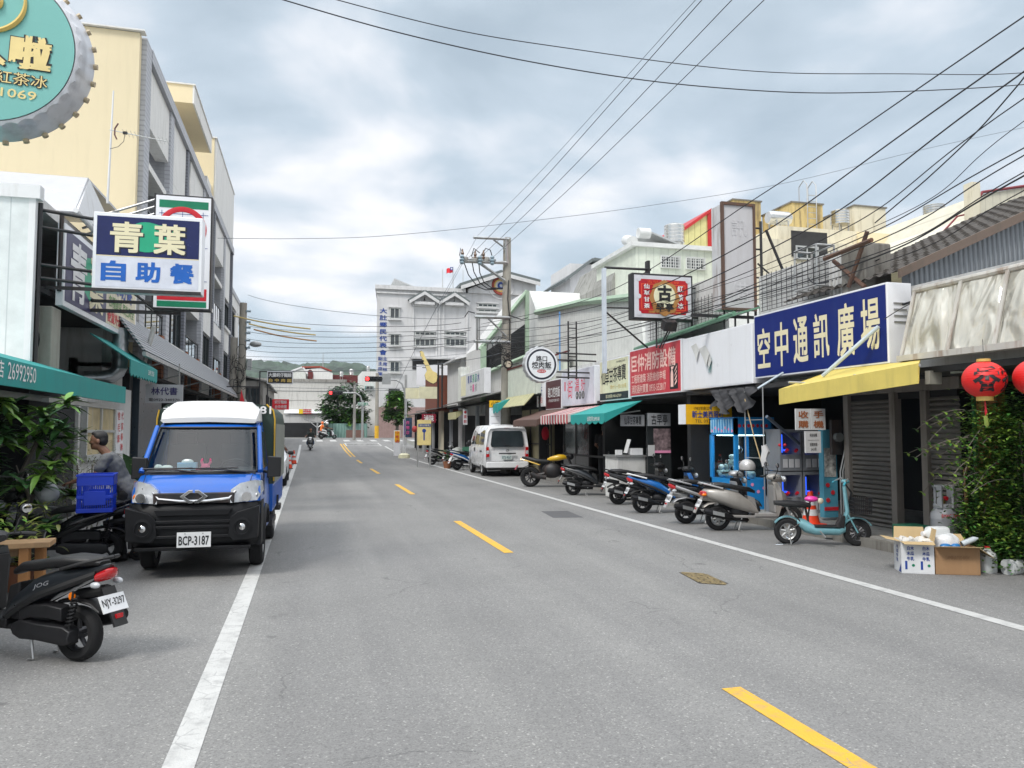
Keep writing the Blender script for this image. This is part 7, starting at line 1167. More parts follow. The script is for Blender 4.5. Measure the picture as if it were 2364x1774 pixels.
mb.tube([(-2.3, 11.18, .3), (-2.3, 11.18, .78)], .008, 5); mb.tube([(-2.2, 11.17, .3), (-2.2, 11.17, .78)], .008, 5); obj('frame', mb, rk); 
for x, y in ((-2.15, 11.15), (-2.15, 11.45)): mb = MB(rubber); mb.torus((x, y, .09), .07, .022, 'y', 16, 6); obj('wheel', mb, rk)
mb = MB(steel); mb.tube([(-2.95, 10.85, .98), (-3.5, 11.0, 1.1), (-4.1, 11.2, 1.16)], .014, 6); mb.tube([(-2.95, 11.0, .70), (-3.6, 11.1, .8), (-4.1, 11.2, .84)], .014, 6); obj('handle', mb, rk)
pbag = thing('plastic_bag', 'crumpled grey plastic bag hanging left of the blue crate', 'bag', (-3.12, 10.9, .8)); mb = MB(mat('grey_film_plastic', (.38, .40, .41), .25, var=.2)); i = len(mb.v); mb.ell((-3.15, 10.85, .93), (.14, .1, .13), 18, 12); mb.v = [v+Vector((noise.noise(v*9)*.03, noise.noise(v*9+V(3, 0, 0))*.03, noise.noise(v*11)*.03)) for v in mb.v]; obj('film', mb, pbag)
bn = thing('wooden_bench', 'pine plank bench in front of the potted plants', 'bench', (-3.5, 9.2, 0)); pine = mat('pine_wood', (.42, .26, .13), .65, sc=5, var=.25, dirt=.35); mb = MB(pine); mb.slab((-4.6, 8.75, .50), (-2.56, 8.97, .50), (-2.6, 9.32, .50), (-4.6, 9.1, .50), .055); obj('seat', mb, bn, .006)
for x, y in ((-2.80, 9.02), (-2.72, 9.24), (-4.3, 9.0)): mb = MB(mat('orange_pine', (.36, .17, .06), .65, sc=5, var=.25)); mb.cb((x, y, .25), (.09, .09, .5)); obj('leg', mb, bn, .005)
mb = MB(pine); mb.cb((-3.6, 9.1, .44), (1.4, .05, .09), Matrix.Rotation(.1, 3, 'Z')); obj('rail', mb, bn)
# ------------------------------------------------------------------ plants
def leafmat(name, c, k=.5): return mat(name, c, .42, var=.25, sc=3, island=k, spec=.5)
lf_d = leafmat('deep_green_leaf', (.035, .095, .026)); lf_m = leafmat('bright_green_leaf', (.12, .24, .035)); lf_y = leafmat('yellow_green_leaf', (.22, .26, .05)); lf_v = leafmat('vine_leaf', (.05, .12, .022), .55); lf_vl = leafmat('young_vine_leaf', (.17, .27, .04), .4); bark = mat('grey_bark', (.16, .14, .12), .85, sc=10, dirt=.5, bump=.4, bsc=30)
def leaf(mb, p, d, L_, w_, droop=.25, up=V(0, 0, 1), n=4):
    d = d.normalized(); s = d.cross(up); s = s.normalized() if s.length > .01 else V(1, 0, 0); nrm = s.cross(d); vs = []; fs = []
    for i in range(n+1):
        u = i/n; wd = w_*math.sin(math.pi*min(.98, .08+.9*u))**.8*(.55 if i == n else 1)*.5; c = p+d*(L_*u)-V(0, 0, 1)*(droop*L_*u*u); vs += [c-s*wd+nrm*wd*.3, c, c+s*wd+nrm*wd*.3]
    for i in range(n): fs += [(3*i, 3*i+1, 3*i+4, 3*i+3), (3*i+1, 3*i+2, 3*i+5, 3*i+4)]
    mb.add(vs, fs, True)
def rv(z=.3):
    a = rnd.uniform(0, 2*math.pi); zz = rnd.uniform(-.4, 1)*.8+z*.3; return V(math.cos(a), math.sin(a), zz).normalized()
fg = thing('frangipani_tree', 'frangipani shrub with long glossy leaves and pale curved branches under the teal canopy', 'tree', (-3.9, 11.6, 0)); mb = MB(bark); tips = []
base = V(-3.5, 11.2, .25)
for a, b, c, d in (((-3.55, 11.2, .2), (-3.45, 11.1, .7), (-3.30, 11.0, 1.02), (-3.05, 11.0, 1.42)), ((-3.55, 11.2, .3), (-3.9, 11.1, .9), (-3.95, 11.0, 1.3), (-3.75, 10.8, 1.75)), ((-3.6, 11.2, .3), (-3.7, 10.9, .8), (-3.85, 10.6, 1.25), (-3.55, 10.5, 1.55)), ((-3.9, 11.3, .2), (-4.1, 11.2, 1.0), (-4.3, 11.0, 1.6), (-4.2, 10.8, 2.05)), ((-3.9, 11.3, .2), (-4.3, 11.3, .9), (-4.5, 10.8, 1.4), (-4.45, 10.3, 1.75)), ((-3.6, 11.2, .3), (-3.45, 11.0, .65), (-3.3, 10.7, .9), (-3.25, 10.4, 1.05)), ((-4.1, 10.9, .2), (-4.2, 10.6, .8), (-4.1, 10.2, 1.2), (-4.0, 10.0, 1.45)), ((-3.9, 11.2, .2), (-3.6, 11.3, 1.1), (-3.4, 11.3, 1.6), (-3.2, 11.2, 1.95))):
    q = [V(*a), V(*b), V(*c), V(*d)]; mb.tube(q, [.04, .034, .028, .02], 8); tips += [q[3], q[3]+V(rnd.uniform(-.25, .25), rnd.uniform(-.3, .2), rnd.uniform(-.05, .2)), q[2]+V(rnd.uniform(-.15, .15), rnd.uniform(-.2, .1), .1)]
obj('trunk', mb, fg); mb = MB(lf_m)
for i, t_ in enumerate(tips+[V(rnd.uniform(-4.5, -3.0), rnd.uniform(10.4, 11.7), rnd.uniform(.4, 2.1)) for _ in range(64)]):
    mb.use(lf_m if i % 2 == 0 else lf_d)
    for k in range(13): d = rv(.5); leaf(mb, t_, d, rnd.uniform(.18, .34), rnd.uniform(.06, .1), rnd.uniform(.1, .6))
obj('leaves', mb, fg)
sh_ = thing('shrub', 'feathery olive green shrub behind the crate and man', 'plant', (-3.4, 12.6, 0)); mb = MB(leafmat('olive_leaf', (.08, .10, .025)))
for k in range(1500): p = V(rnd.gauss(-3.3, .38), rnd.gauss(12.8, .35), abs(rnd.gauss(.75, .36))); leaf(mb, p, rv(.6), rnd.uniform(.05, .11), .02, .2, n=2)
obj('leaves', mb, sh_); mb = MB(bark)
for k in range(9): mb.tube([(-3.3+.1*k-.4, 12.8, 0), (-3.3+.16*k-.6, 12.7, .6), (-3.3+.2*k-.8, 12.7, 1.2)], .01, 5)
obj('stems', mb, sh_)
bl = thing('broadleaf_plant', 'broad leaved plant with paddle shaped leaves between the man and truck', 'plant', (-2.7, 13.8, 0)); mb = MB(lf_d)
for k in range(16): a = rnd.uniform(0, 6.28); leaf(mb, V(-2.75+rnd.uniform(-.25, .4), 13.8, .5+rnd.uniform(0, .3)), V(math.cos(a)*.5, math.sin(a)*.4, 1), rnd.uniform(.5, .8), rnd.uniform(.2, .3), .15, up=V(.3, -1, .2), n=6)
obj('leaves', mb, bl); mb = MB(mat('terracotta', (.25, .10, .05), .8, dirt=.4)); mb.lathe([(.15, 0), (.22, .45), (.24, .5), (0, .48)], (-2.7, 13.8, 0), 'z', 18); obj('pot', mb, bl)
for i, (x, y, z, m, l, n_, L_, w_) in enumerate(((-3.25, 9.55, .42, lf_m, 'leafy potted shrub behind the pine bench', 130, .15, .05), (-2.95, 9.35, .30, lf_y, 'variegated yellow green plant beside the bench leg', 60, .24, .035), (-3.0, 9.75, .6, lf_y, 'cream flowering yellow green plant above the bench end', 50, .16, .04), (-3.75, 9.6, .4, lf_d, 'dark crinkled leaf plant at the bench middle', 70, .28, .08), (-4.2, 9.7, .5, lf_d, 'tall dark foliage plant at the left end of the bench', 110, .32, .09))):
    t = thing('potted_plant', l, 'plant', (x, y, 0)); mb = MB(m)
    for k in range(n_): p = V(x+rnd.gauss(0, .12), y+rnd.gauss(0, .1), z+rnd.uniform(-.12, .3)); leaf(mb, p, rv(.7), L_*rnd.uniform(.7, 1.2), w_*rnd.uniform(.8, 1.2), .35, n=3)
    obj('leaves', mb, t); mb = MB(MATS['terracotta'] if i % 2 else blackp); mb.lathe([(.10, 0), (.15, z-.06), (.165, z-.02), (0, z-.03)], (x, y, 0), 'z', 16); obj('pot', mb, t)
sp = thing('snake_plant', 'upright pointed snake plant leaves beside the bench', 'plant', (-3.55, 9.5, 0)); mb = MB(lf_d)
for k in range(14): a = rnd.uniform(0, 6.28); leaf(mb, V(-3.5+rnd.gauss(0, .07), 9.5+rnd.gauss(0, .05), .3), V(math.cos(a)*.18, math.sin(a)*.18, 1), rnd.uniform(.4, .62), .06, .0, up=V(0, -1, .1))
obj('leaves', mb, sp); mb = MB(MATS['terracotta']); mb.lathe([(.12, 0), (.16, .3), (0, .29)], (-3.5, 9.5, 0), 'z', 16); obj('pot', mb, sp)
# right-hand bush
bu = thing('climbing_shrub', 'dense small leaved climbing shrub spilling over the right edge under the lanterns', 'plant', (8.6, 7.5, 0)); mb = MB(lf_v)
def blob(n, c, s, m, L_=(.05, .085)):
    mb.use(m)
    for k in range(n):
        p = V(rnd.gauss(c[0], s[0]), rnd.gauss(c[1], s[1]), rnd.gauss(c[2], s[2]))
        if p.z < .03: p.z = rnd.uniform(.03, .4)
        leaf(mb, p, rv(.2), rnd.uniform(*L_), rnd.uniform(.03, .048), .2, n=2)
for c, s, n in (((8.34, 7.9, .45), (.18, .22, .26), 2300), ((8.42, 7.85, 1.1), (.17, .22, .32), 2700), ((8.5, 7.85, 1.75), (.17, .22, .24), 2000), ((8.25, 7.6, .25), (.2, .15, .15), 1300), ((8.6, 7.5, 1.1), (.2, .3, .55), 1900), ((8.2, 8.1, .4), (.1, .12, .22), 600)): blob(n, c, s, lf_v)
for c, s, n in (((8.25, 7.8, .9), (.16, .2, .5), 600), ((8.35, 7.75, 1.7), (.17, .2, .22), 600), ((8.15, 7.6, .5), (.16, .15, .2), 300)): blob(n, c, s, lf_vl)
stems = []
for k in range(26):
    p = V(8.38+rnd.gauss(0, .1), 8.0+rnd.gauss(0, .16), rnd.uniform(1.0, 2.0)); d = V(rnd.uniform(-.7, -.2), rnd.uniform(-.1, .75), rnd.uniform(-.2, .3)); q = [p+d*(.17*i)-V(0, 0, .012*i*i) for i in range(6)]; stems.append(q)
    for i in range(1, 6):
        for s in (-1, 1): mb.use(lf_vl if (i+k) % 2 else lf_v); leaf(mb, q[i], V(d.x*.4, d.y*.4+s*.6, .25*s+.1), .075, .042, .2, n=2)
obj('leaves', mb, bu); mb = MB(bark); [mb.tube(q, .005, 4) for q in stems]
for k in range(7): mb.tube([(8.55+.05*k, 7.9-.1*k, 0), (8.5, 7.8-.08*k, .9), (8.6-.04*k, 7.9-.1*k, 1.8)], .012, 5)
obj('stems', mb, bu)
mb = MB(wood)
for a, b in (((8.4, 8.35, 1.2), (8.42, 8.36, .1)), ((8.4, 8.35, 1.2), (8.7, 7.9, 1.25)), ((8.55, 8.15, 1.22), (8.6, 8.1, .6))): mb.cyl(a, b, .025, 6)
tag(obj('plant_trellis', mb), 'weathered wooden trellis stakes in front of the climbing shrub', 'trellis')
oc = thing('wooden_column', 'orange brown wooden column with green lintel behind the shrub', 'column', (8.95, 8.55, 0)); mb = MB(mat('orange_wood', (.34, .13, .04), .6, sc=4, dirt=.4)); mb.box(8.9, 9.05, 8.3, 8.62, 0, 2.35); obj('post', mb, oc); mb = MB(mat('green_paint', (.03, .18, .07), .5)); mb.box(8.86, 8.9, 5, 8.66, 2.35, 2.42); mb.box(8.86, 8.9, 8.62, 8.66, .1, 2.35); obj('lintel', mb, oc)
# far trees
def tree(label, px, pyb, pyt, Y, wpx, m2=None, seed=3, n=1700, mm=(lf_d, lf_v)):
    c = FY(px, (pyb+pyt)/2, Y); top = FY(px, pyt, Y).z; bot = FY(px, pyb, Y).z; r = FY(px+wpx/2, pyt, Y).x-c.x; t = thing('round_tree', label, 'tree', (c.x, Y, gz(Y))); mb = MB(bark); mb.tube([(c.x, Y, gz(Y)), (c.x+.1, Y, bot+.6), (c.x, Y, (top+bot)/2)], [.18, .14, .06], 8)
    for k in range(6): a = k*1.05; mb.tube([(c.x, Y, bot+.5), (c.x+r*.6*math.cos(a), Y+r*.5*math.sin(a), (top+bot)/2+rnd.uniform(0, .8))], [.08, .02], 5)
    obj('trunk', mb, t); mb = MB(mm[0]); cl = []
    for k in range(34): a, z = rnd.uniform(0, 6.28), rnd.uniform(-1, 1); q = math.sqrt(1-z*z)*rnd.uniform(.55, .95); cl.append(V(c.x+r*q*math.cos(a), Y+r*q*math.sin(a), (top+bot)/2+(top-bot)/2*z*.82))
    for k in range(n): p = cl[k % 34]; p = p+V(rnd.gauss(0, r*.15), rnd.gauss(0, r*.15), rnd.gauss(0, r*.13)); mb.use(mm[(k % 34) % 2]); leaf(mb, p, rv(.2), rnd.uniform(.4, .7), rnd.uniform(.26, .4), .3, n=2)
    obj('crown', mb, t); return t
tree('round dark leafy tree behind the far teal fence', 800, 1000, 888, 88, 112, n=3000); tree('bright green clipped tree at the foot of the assembly building', 916, 985, 903, 80, 62, n=1900, mm=(lf_m, lf_v)); tree('small paler tree rising behind the teal fence', 815, 985, 945, 87, 56, n=900, mm=(lf_m, lf_m))
# ------------------------------------------------------------------ cones
orange = mat('cone_orange', C(226, 66, 26), .5, dirt=.3); refl = mat('cone_white_band', (.62, .62, .62), .4)
def cone(label, loc, h=.7, group=None, band=True):
    t = thing('traffic_cone', label, 'traffic cone', loc, 0, group); mb = MB(blk if band else orange); mb.box(-.18, .18, -.18, .18, 0, .035); obj('base', mb, t, .008, world=False); mb = MB(orange); mb.lathe([(.145, .035), (.035, h), (.0, h)], (0, 0, 0), 'z', 20); obj('body', mb, t, world=False); mb = MB(refl)
    for z0, z1 in ((.3*h, .48*h), (.6*h, .75*h)): f = lambda z: .148-(.11)*(z-.035)/(h-.035); mb.lathe([(f(z0), z0), (f(z1), z1)], (0, 0, 0), 'z', 20)
    obj('reflective_band', mb, t, world=False); return t
c1 = cone('orange traffic cone on the white line, nearest in the row behind the truck', (-.98, 27.5, 0), group='traffic cones in a row behind the truck')
for (x, y), l in zip(((-.95, 30), (-.9, 32.5), (-.82, 36), (-.7, 41)), ('second cone of the row behind the blue truck', 'third cone of the row, beside the hidden white car bonnet', 'fourth cone of the row beside the white car', 'farthest cone of the row along the white line')): dup(c1, (x, y, 0), 0, l)
cone('orange cone with white band behind the pale blue electric bicycle', (8.02, 11.1, .15), .55, band=False)
# ------------------------------------------------------------------ right pavement clutter
gc = thing('gas_cylinder', 'grey gas cylinder with red writing standing on the pavement', 'gas cylinder', (8.55, 8.75, .15)); gm = mat('grey_cylinder_paint', (.36, .37, .39), .45, dirt=.4, dcol=(.2, .12, .08)); o_ = (8.45, 8.78, .15); mb = MB(gm); mb.lathe([(.14, 0), (.155, .02), (.17, .06), (.17, .34), (.172, .345), (.172, .36), (.17, .365), (.165, .42), (.12, .49), (.05, .52), (0, .525)], o_, 'z', 28)
mb.text('8M4C 7M0', frame((8.39, 8.61, .55), (1, -.35, 0)), .24, .055, red, .02, .012); obj('body', mb, gc, sharp=50); mb = MB(gm); mb.lathe([(.12, .49), (.125, .5), (.125, .54), (.12, .55)], o_, 'z', 24)
for a in (.3, 2.0, 3.4, 5.0): mb.cb((8.45+.12*math.cos(a), 8.75+.12*math.sin(a), .80), (.07, .03, .3), Matrix.Rotation(a+1.57, 3, 'Z'))
mb.torus((8.45, 8.78, .94), .12, .018, 'z', 24, 6); obj('collar', mb, gc); mb = MB(mat('brass_valve', (.4, .3, .1), .4, .8)); mb.cyl((8.45, 8.78, .66), (8.45, 8.78, .8), .025, 8); mb.use(red); mb.cyl((8.42, 8.73, .78), (8.42, 8.69, .78), .03, 10); obj('valve', mb, gc)
gcr = thing('green_crate', 'dark green perforated plastic crate upturned beside the gas cylinder', 'crate', (8.3, 9.15, .15)); mb = MB(mat('green_crate_plastic', (.02, .13, .075), .5)); mb.box(8.05, 8.42, 8.95, 9.3, .15, .38); obj('basket', mb, gcr, .01); mb = MB(dark)
for i in range(9):
    for j in range(5): mb.cyl((8.075+.04*i, 8.949, .19+.04*j), (8.075+.04*i, 8.945, .19+.04*j), .013, 6)
for i in range(8):
    for j in range(5): mb.cyl((8.049, 8.98+.04*i, .19+.04*j), (8.045, 8.98+.04*i, .19+.04*j), .013, 6)
o = obj('perforation', mb, gcr); o['kind'] = 'stuff'
cardb = mat('brown_cardboard', (.34, .20, .10), .8, var=.1, sc=4, dirt=.2); cardi = mat('pale_cardboard', (.52, .38, .2), .8); cardw = mat('white_carton', (.64, .65, .66), .6)
def carton(label, o, rz, sx_, sy_, h, m, flaps, art=None, name='cardboard_box'):
    t = thing(name, label, 'box', o, rz); mb = MB(m); d = .006
    for q in ((-sx_, sx_, -sy_, -sy_+d), (-sx_, sx_, sy_-d, sy_), (-sx_, -sx_+d, -sy_+d, sy_-d), (sx_-d, sx_, -sy_+d, sy_-d)): mb.box(*q, 0, h)
    mb.box(-sx_, sx_, -sy_, sy_, .0, .006)
    if art: art(mb)
    obj('carton', mb, t, world=False); F_ = {'f': ((-sx_, -sy_), (sx_, -sy_), (0, -1)), 'b': ((sx_, sy_), (-sx_, sy_), (0, 1)), 'l': ((-sx_, sy_), (-sx_, -sy_), (-1, 0)), 'r': ((sx_, -sy_), (sx_, sy_), (1, 0))}
    for k, ln, ang in flaps:
        a, b, n = F_[k]; c, s = math.cos(R(ang)), math.sin(R(ang)); e = V(n[0]*c*ln, n[1]*c*ln, s*ln); a, b = V(*a, h), V(*b, h); mb = MB(cardi); i_ = (b-a)*.04; mb.slab(a, b, b+e-i_, a+e+i_, .005); obj('flap', mb, t, world=False)
    return t
def art1(mb):
    for x, w_ in ((-.08, .13), (.09, .13)):
        mb.text('白木\n木瓜\n牛乳', frame((x, -.1715, .24), NEAR), w_*.62, .17, inkn, .03); mb.use(inkn); mb.box(x-.06, x-.035, -.1725, -.171, .05, .15); mb.use(gb); mb.cyl((x+.03, -.171, .1), (x+.03, -.1735, .1), .017, 10)
    mb.text('木\n瓜\n牛\n乳', frame((-.1815, .0, .22), (0, -1, 0)), .09, .2, inkn, .03); mb.use(inkn); mb.add([(-.1815, -.16, .01), (-.1815, -.05, .01), (-.1815, -.16, .12)], [(0, 1, 2)])
carton('white and blue printed carton full of rubbish at the kerb', (7.12, 7.88, 0), R(-28), .18, .17, .38, cardw, (('f', .12, -8), ('b', .14, 75), ('l', .16, 10), ('r', .15, 78)), art1)
carton('open plain brown cardboard box beside the white carton', (7.52, 7.72, 0), R(-24), .245, .18, .32, cardb, (('f', .14, 12), ('b', .16, 40), ('r', .2, -35), ('l', .12, 30)), lambda mb: mb.text('LAMINATED BOX', frame((.0, -.1815, .2), NEAR), .26, .045, mat('faded_print', (.25, .14, .07), .8), .0))
plw = mat('white_translucent_plastic', (.62, .64, .64), .3, var=.04)
def jug(label, o, rz, lie=False):
    t = thing('plastic_jug', label, 'jug', o, rz); mb = MB(plw); mb.M = Matrix.Translation((0, 0, .085)) @ Matrix.Rotation(R(90), 4, 'Y') if lie else None; q = [se(0, 0, 0, 0)]
    rings = [[V(a*sx_, b*sy_, z) for a, b in [(math.copysign(abs(math.cos(k*math.pi/8))**.6, math.cos(k*math.pi/8)), math.copysign(abs(math.sin(k*math.pi/8))**.6, math.sin(k*math.pi/8))) for k in range(16)]] for z, sx_, sy_ in ((0, .085, .075), (.015, .092, .082), (.2, .092, .082), (.235, .08, .07), (.26, .045, .04), (.275, .03, .03), (.29, .03, .03))]
    mb.loft(rings); obj('body', mb, t, world=False); mb2 = MB(red if not lie else inkw); mb2.M = mb.M; mb2.cyl((0, 0, .285), (0, 0, .31), .032, 12); obj('cap', mb2, t, world=False); return t
jug('upright white plastic jug with red cap right of the brown box', (7.93, 7.6, 0), 0); jug('white plastic jug lying on its side under the shrub', (8.02, 7.42, 0), R(10), True); jug('large white jug lying on top of the brown box', (7.55, 7.82, .36), R(170), True)
bt = thing('plastic_bottle', 'clear plastic bottles piled in the brown cardboard box', 'bottle', (7.6, 7.7, .3)); bt['label'] = 'small clear bottle sticking out of the brown cardboard box'; mb = MB(mat('clear_pet', (.5, .55, .58), .15, var=.2)); mb.tube([(7.62, 7.66, .34), (7.76, 7.62, .40), (7.8, 7.6, .41)], [.035, .033, .012], 10); obj('body', mb, bt)
bt = thing('rubbish_bag', 'white crumpled bag and blue wrappers heaped in the brown box', 'bag', (7.45, 7.72, .3)); mb = MB(mat('white_film_plastic', (.68, .69, .7), .3, var=.1)); mb.ell((7.47, 7.74, .36), (.17, .12, .1), 22, 14); mb.v = [v+V(noise.noise(v*10), noise.noise(v*10+V(5, 0, 0)), noise.noise(v*10+V(0, 7, 0)))*.035 for v in mb.v]; mb.use(mat('blue_wrapper', C(40, 110, 170), .4)); mb.ell((7.36, 7.64, .33), (.07, .05, .03)); mb.ell((7.48, 7.61, .33), (.06, .04, .03)); obj('film', mb, bt)
bt = thing('paper_waste', 'crumpled paper sticking out of the white carton', 'paper', (7.05, 7.9, .36)); mb = MB(mat('crumpled_paper', (.6, .58, .54), .8))
for k in range(6): c = V(7.0+.05*k+rnd.uniform(-.02, .02), 7.95-.03*k, .37); mb.ell(c, (.05, .05, .045), 9, 6)
mb.v = [v+V(noise.noise(v*18), noise.noise(v*18+V(5, 0, 0)), noise.noise(v*18+V(0, 7, 0)))*.03 for v in mb.v]; obj('sheet', mb, bt)
# lanterns
lr = mat('red_lantern_silk', C(214, 30, 28), .45, var=.06, sc=3)
def lantern(label, c, ch, r=.225):
    t = thing('paper_lantern', label, 'lantern', c); mb = MB(lr); pr = []
    for i in range(61):
        a = -math.pi/2*.86+math.pi*.86*i/60; pr.append((r*math.cos(a)*(1-.012*(i % 3 == 0)), r*.92*math.sin(a)))
    mb.lathe(pr, c, 'z', 40); C_ = V(*c)
    for phi, s in ((-2.25, ch), (-.95, ch)):     # characters wrapped round the globe
        vs, fs = glyphs(s, .03, 0); y0, y1 = min(v[1] for v in vs), max(v[1] for v in vs); x0, x1 = min(v[0] for v in vs), max(v[0] for v in vs); k0 = mb.k; mb.use(inkb); pv = []
        for x, y in vs: el = ((y-y0)/(y1-y0)-.5)*1.45; az = phi+((x-x0)/(x1-x0)-.5)*1.25; pv.append(C_+V(math.cos(az)*math.cos(el), math.sin(az)*math.cos(el), .92*math.sin(el))*(r+.006))
        mb.add(pv, fs); mb.k = k0
    obj('globe', mb, t, sharp=60); mb = MB(gold); mb.lathe([(.085, 0), (.085, .05), (.0, .05)], V(*c)+V(0, 0, -r*.92-.03), 'z', 20); obj('rim', mb, t); obj('rim', MB(gold).lathe([(.07, 0), (.07, .03), (.0, .03)], V(*c)+V(0, 0, r*.9), 'z', 20), t); mb = MB(red); mb.tube([C_+V(0, 0, -.23), C_+V(.01, 0, -.36), C_+V(0, 0, -.40)], [.006, .014, .002], 6); mb.use(lf_y); mb.tube([C_+V(0, 0, -.40), C_+V(.015, 0, -.5), C_+V(.02, 0, -.53)], [.02, .025, .004], 6); obj('tassel', mb, t); mb = MB(inkb); mb.cyl(C_+V(0, 0, r*.9), C_+V(0, 0, r*.9+.25), .004, 4); obj('cord', mb, t); return t
p = FY(2272, 877, 6.9); lantern('red paper lantern with black characters, fully in view', (p.x, 6.9, p.z), '香', .222); p = FY(2392, 872, 6.6); lantern('red paper lantern cut by the picture edge', (p.x, 6.6, p.z), '香', .222)
sc_ = thing('security_camera', 'white security camera on a junction box under the vinyl sheets', 'camera', (8.0, 8.6, 2.4)); p = FY(2180, 868, 8.4); mb = MB(MATS['cream_plastic_case']); mb.cb((p.x-.08, 8.5, p.z-.02), (.2, .08, .18)); mb.use(alu); mb.cyl((p.x+.05, 8.35, p.z+.06), (p.x+.16, 8.25, p.z+.07), .04, 12); mb.use(blk); mb.cyl((p.x+.16, 8.25, p.z+.07), (p.x+.165, 8.246, p.z+.07), .034, 12); obj('housing', mb, sc_, .006)
# ------------------------------------------------------------------ inside the right-hand shops
cl = thing('claw_machine', 'bright blue glass claw machine cabinet with white plush toys inside', 'claw machine', (8.5, 14.3, .15)); bluep = mat('claw_blue_plastic', C(36, 140, 210, .9), .35); mb = MB(bluep); x0, x1, y0, y1 = 8.12, 9.0, 13.55, 14.55
for x in (x0, x1-.07):
    for y in (y0, y1-.07): mb.box(x, x+.07, y, y+.07, .15, 1.95)
mb.box(x0, x1, y0, y1, .15, .74); mb.box(x0, x1, y0, y1, 1.62, 1.97); cab_ = mb; mb = MB(paneg); mb.box(x0+.02, x0+.025, y0+.07, y1-.07, .74, 1.62); mb.box(x0+.07, x1-.07, y0+.02, y0+.025, .74, 1.62); obj('glass_panel', mb, cl)
mb = cab_.use(mat('pale_blue_film', C(150, 205, 235), .5))
for k in range(9): mb.box(x0-.004, x0, y0+.1+k*.1, y0+.15+k*.1, 1.66, 1.93)
mb.use(mat('pink_film2', C(238, 150, 190), .5)); [mb.cyl((x0-.005, y0+.1+.13*k, 1.7+.03*(k % 3)), (x0-.007, y0+.1+.13*k, 1.7+.03*(k % 3)), .03, 8) for k in range(7)]; [mb.cyl((x0-.005, y0+.1+.13*k, .3+.1*(k % 3)), (x0-.007, y0+.1+.13*k, .3+.1*(k % 3)), .04, 8) for k in range(7)]; [mb.cyl((x0+.1+.13*k, y0-.005, .5+.07*(k % 3)), (x0+.1+.13*k, y0-.007, .5+.07*(k % 3)), .035, 8) for k in range(6)]; mb.use(inkr); [mb.cyl((x0+.1+.1*k, y0-.005, 1.8), (x0+.1+.1*k, y0-.007, 1.8), .035, 8) for k in range(7)]; obj('cabinet', mb, cl)
mb = MB(chrome); mb.cyl((8.5, 14.05, 1.62), (8.5, 14.05, 1.4), .012, 6); [mb.tube([(8.5, 14.05, 1.4), (8.5+.09*math.cos(a), 14.05+.09*math.sin(a), 1.33), (8.5+.05*math.cos(a), 14.05+.05*math.sin(a), 1.24)], .008, 5) for a in (0, 2.1, 4.2)]; obj('claw', mb, cl); obj('lamp', MB(lamp('cabinet_lamp', (.9, .96, 1.), 5.)).box(8.2, 8.9, 13.7, 14.4, 1.60, 1.615), cl)
for i, (x, y, z, h) in enumerate(((8.26, 13.75, .74, .3), (8.28, 14.1, .74, .32), (8.3, 14.38, .74, .28), (8.3, 13.95, .98, .26), (8.6, 13.75, .74, .28))):
    t = thing('plush_toy', ['white plush toy at the near corner of the claw machine', 'white plush toy in the middle of the claw machine', 'white plush toy at the far corner of the claw machine', 'white plush toy lying on top of the others in the claw machine', 'white plush toy behind the near glass of the claw machine'][i], 'toy', (x, y, z)); mb = MB(mat('white_plush', (.62, .66, .68), .9)); mb.ell((x, y, z+h*.3), (.08, .09, h*.3)); mb.ell((x-.01, y, z+h*.75), (.07, .08, h*.22)); [mb.ell((x-.03, y+s*.08, z+h*.42), (.04, .05, .035)) for s in (-1, 1)]; mb.use(inkb); [mb.ell((x-.075, y+s*.03, z+h*.78), (.006, .01, .012), 8, 5) for s in (-1, 1)]; obj('body', mb, t)
glow = lamp('blue_led', (.02, .09, .8), 1.2)
for i, (xa, l) in enumerate(((8.55, 'small stacked prize machines with blue light behind the notice cards'), (9.05, 'second column of small prize machines deeper in the claw shop'))):
    t = thing('prize_machine', l, 'prize machine', (xa, 12.9, .15)); mb = MB(mat('grey_machine_case', (.22, .23, .25), .5))
    for z in (.15, .95): mb.box(xa, xa+.46, 12.7, 13.2, z, z+.3); mb.box(xa, xa+.46, 12.7, 13.2, z+.72, z+.78); mb.box(xa, xa+.03, 12.7, 13.2, z+.3, z+.72); mb.box(xa+.43, xa+.46, 12.7, 13.2, z+.3, z+.72); mb.box(xa, xa+.46, 13.15, 13.2, z+.3, z+.72)
    cs_ = mb; mb = MB(glow); [mb.box(xa+.05, xa+.41, 13.1, 13.12, z+.36, z+.39) for z in (.15, .95)]; [mb.box(xa+.05, xa+.08, 12.74, 12.76, z+.34, z+.68) for z in (.15, .95)]; obj('light_strip', mb, t); mb = cs_.use(mat('button_white', (.6, .6, .62), .4)); [mb.box(xa+.06+.13*k, xa+.15+.13*k, 12.69, 12.7, z+.06, z+.22) for k in range(3) for z in (.15, .95)]; mb.use(red); [mb.cyl((xa+.12+.2*k, 12.69, z+.36), (xa+.12+.2*k, 12.64, z+.40), .03, 8) for k in range(2) for z in (.15, .95)]; obj('case', mb, t)
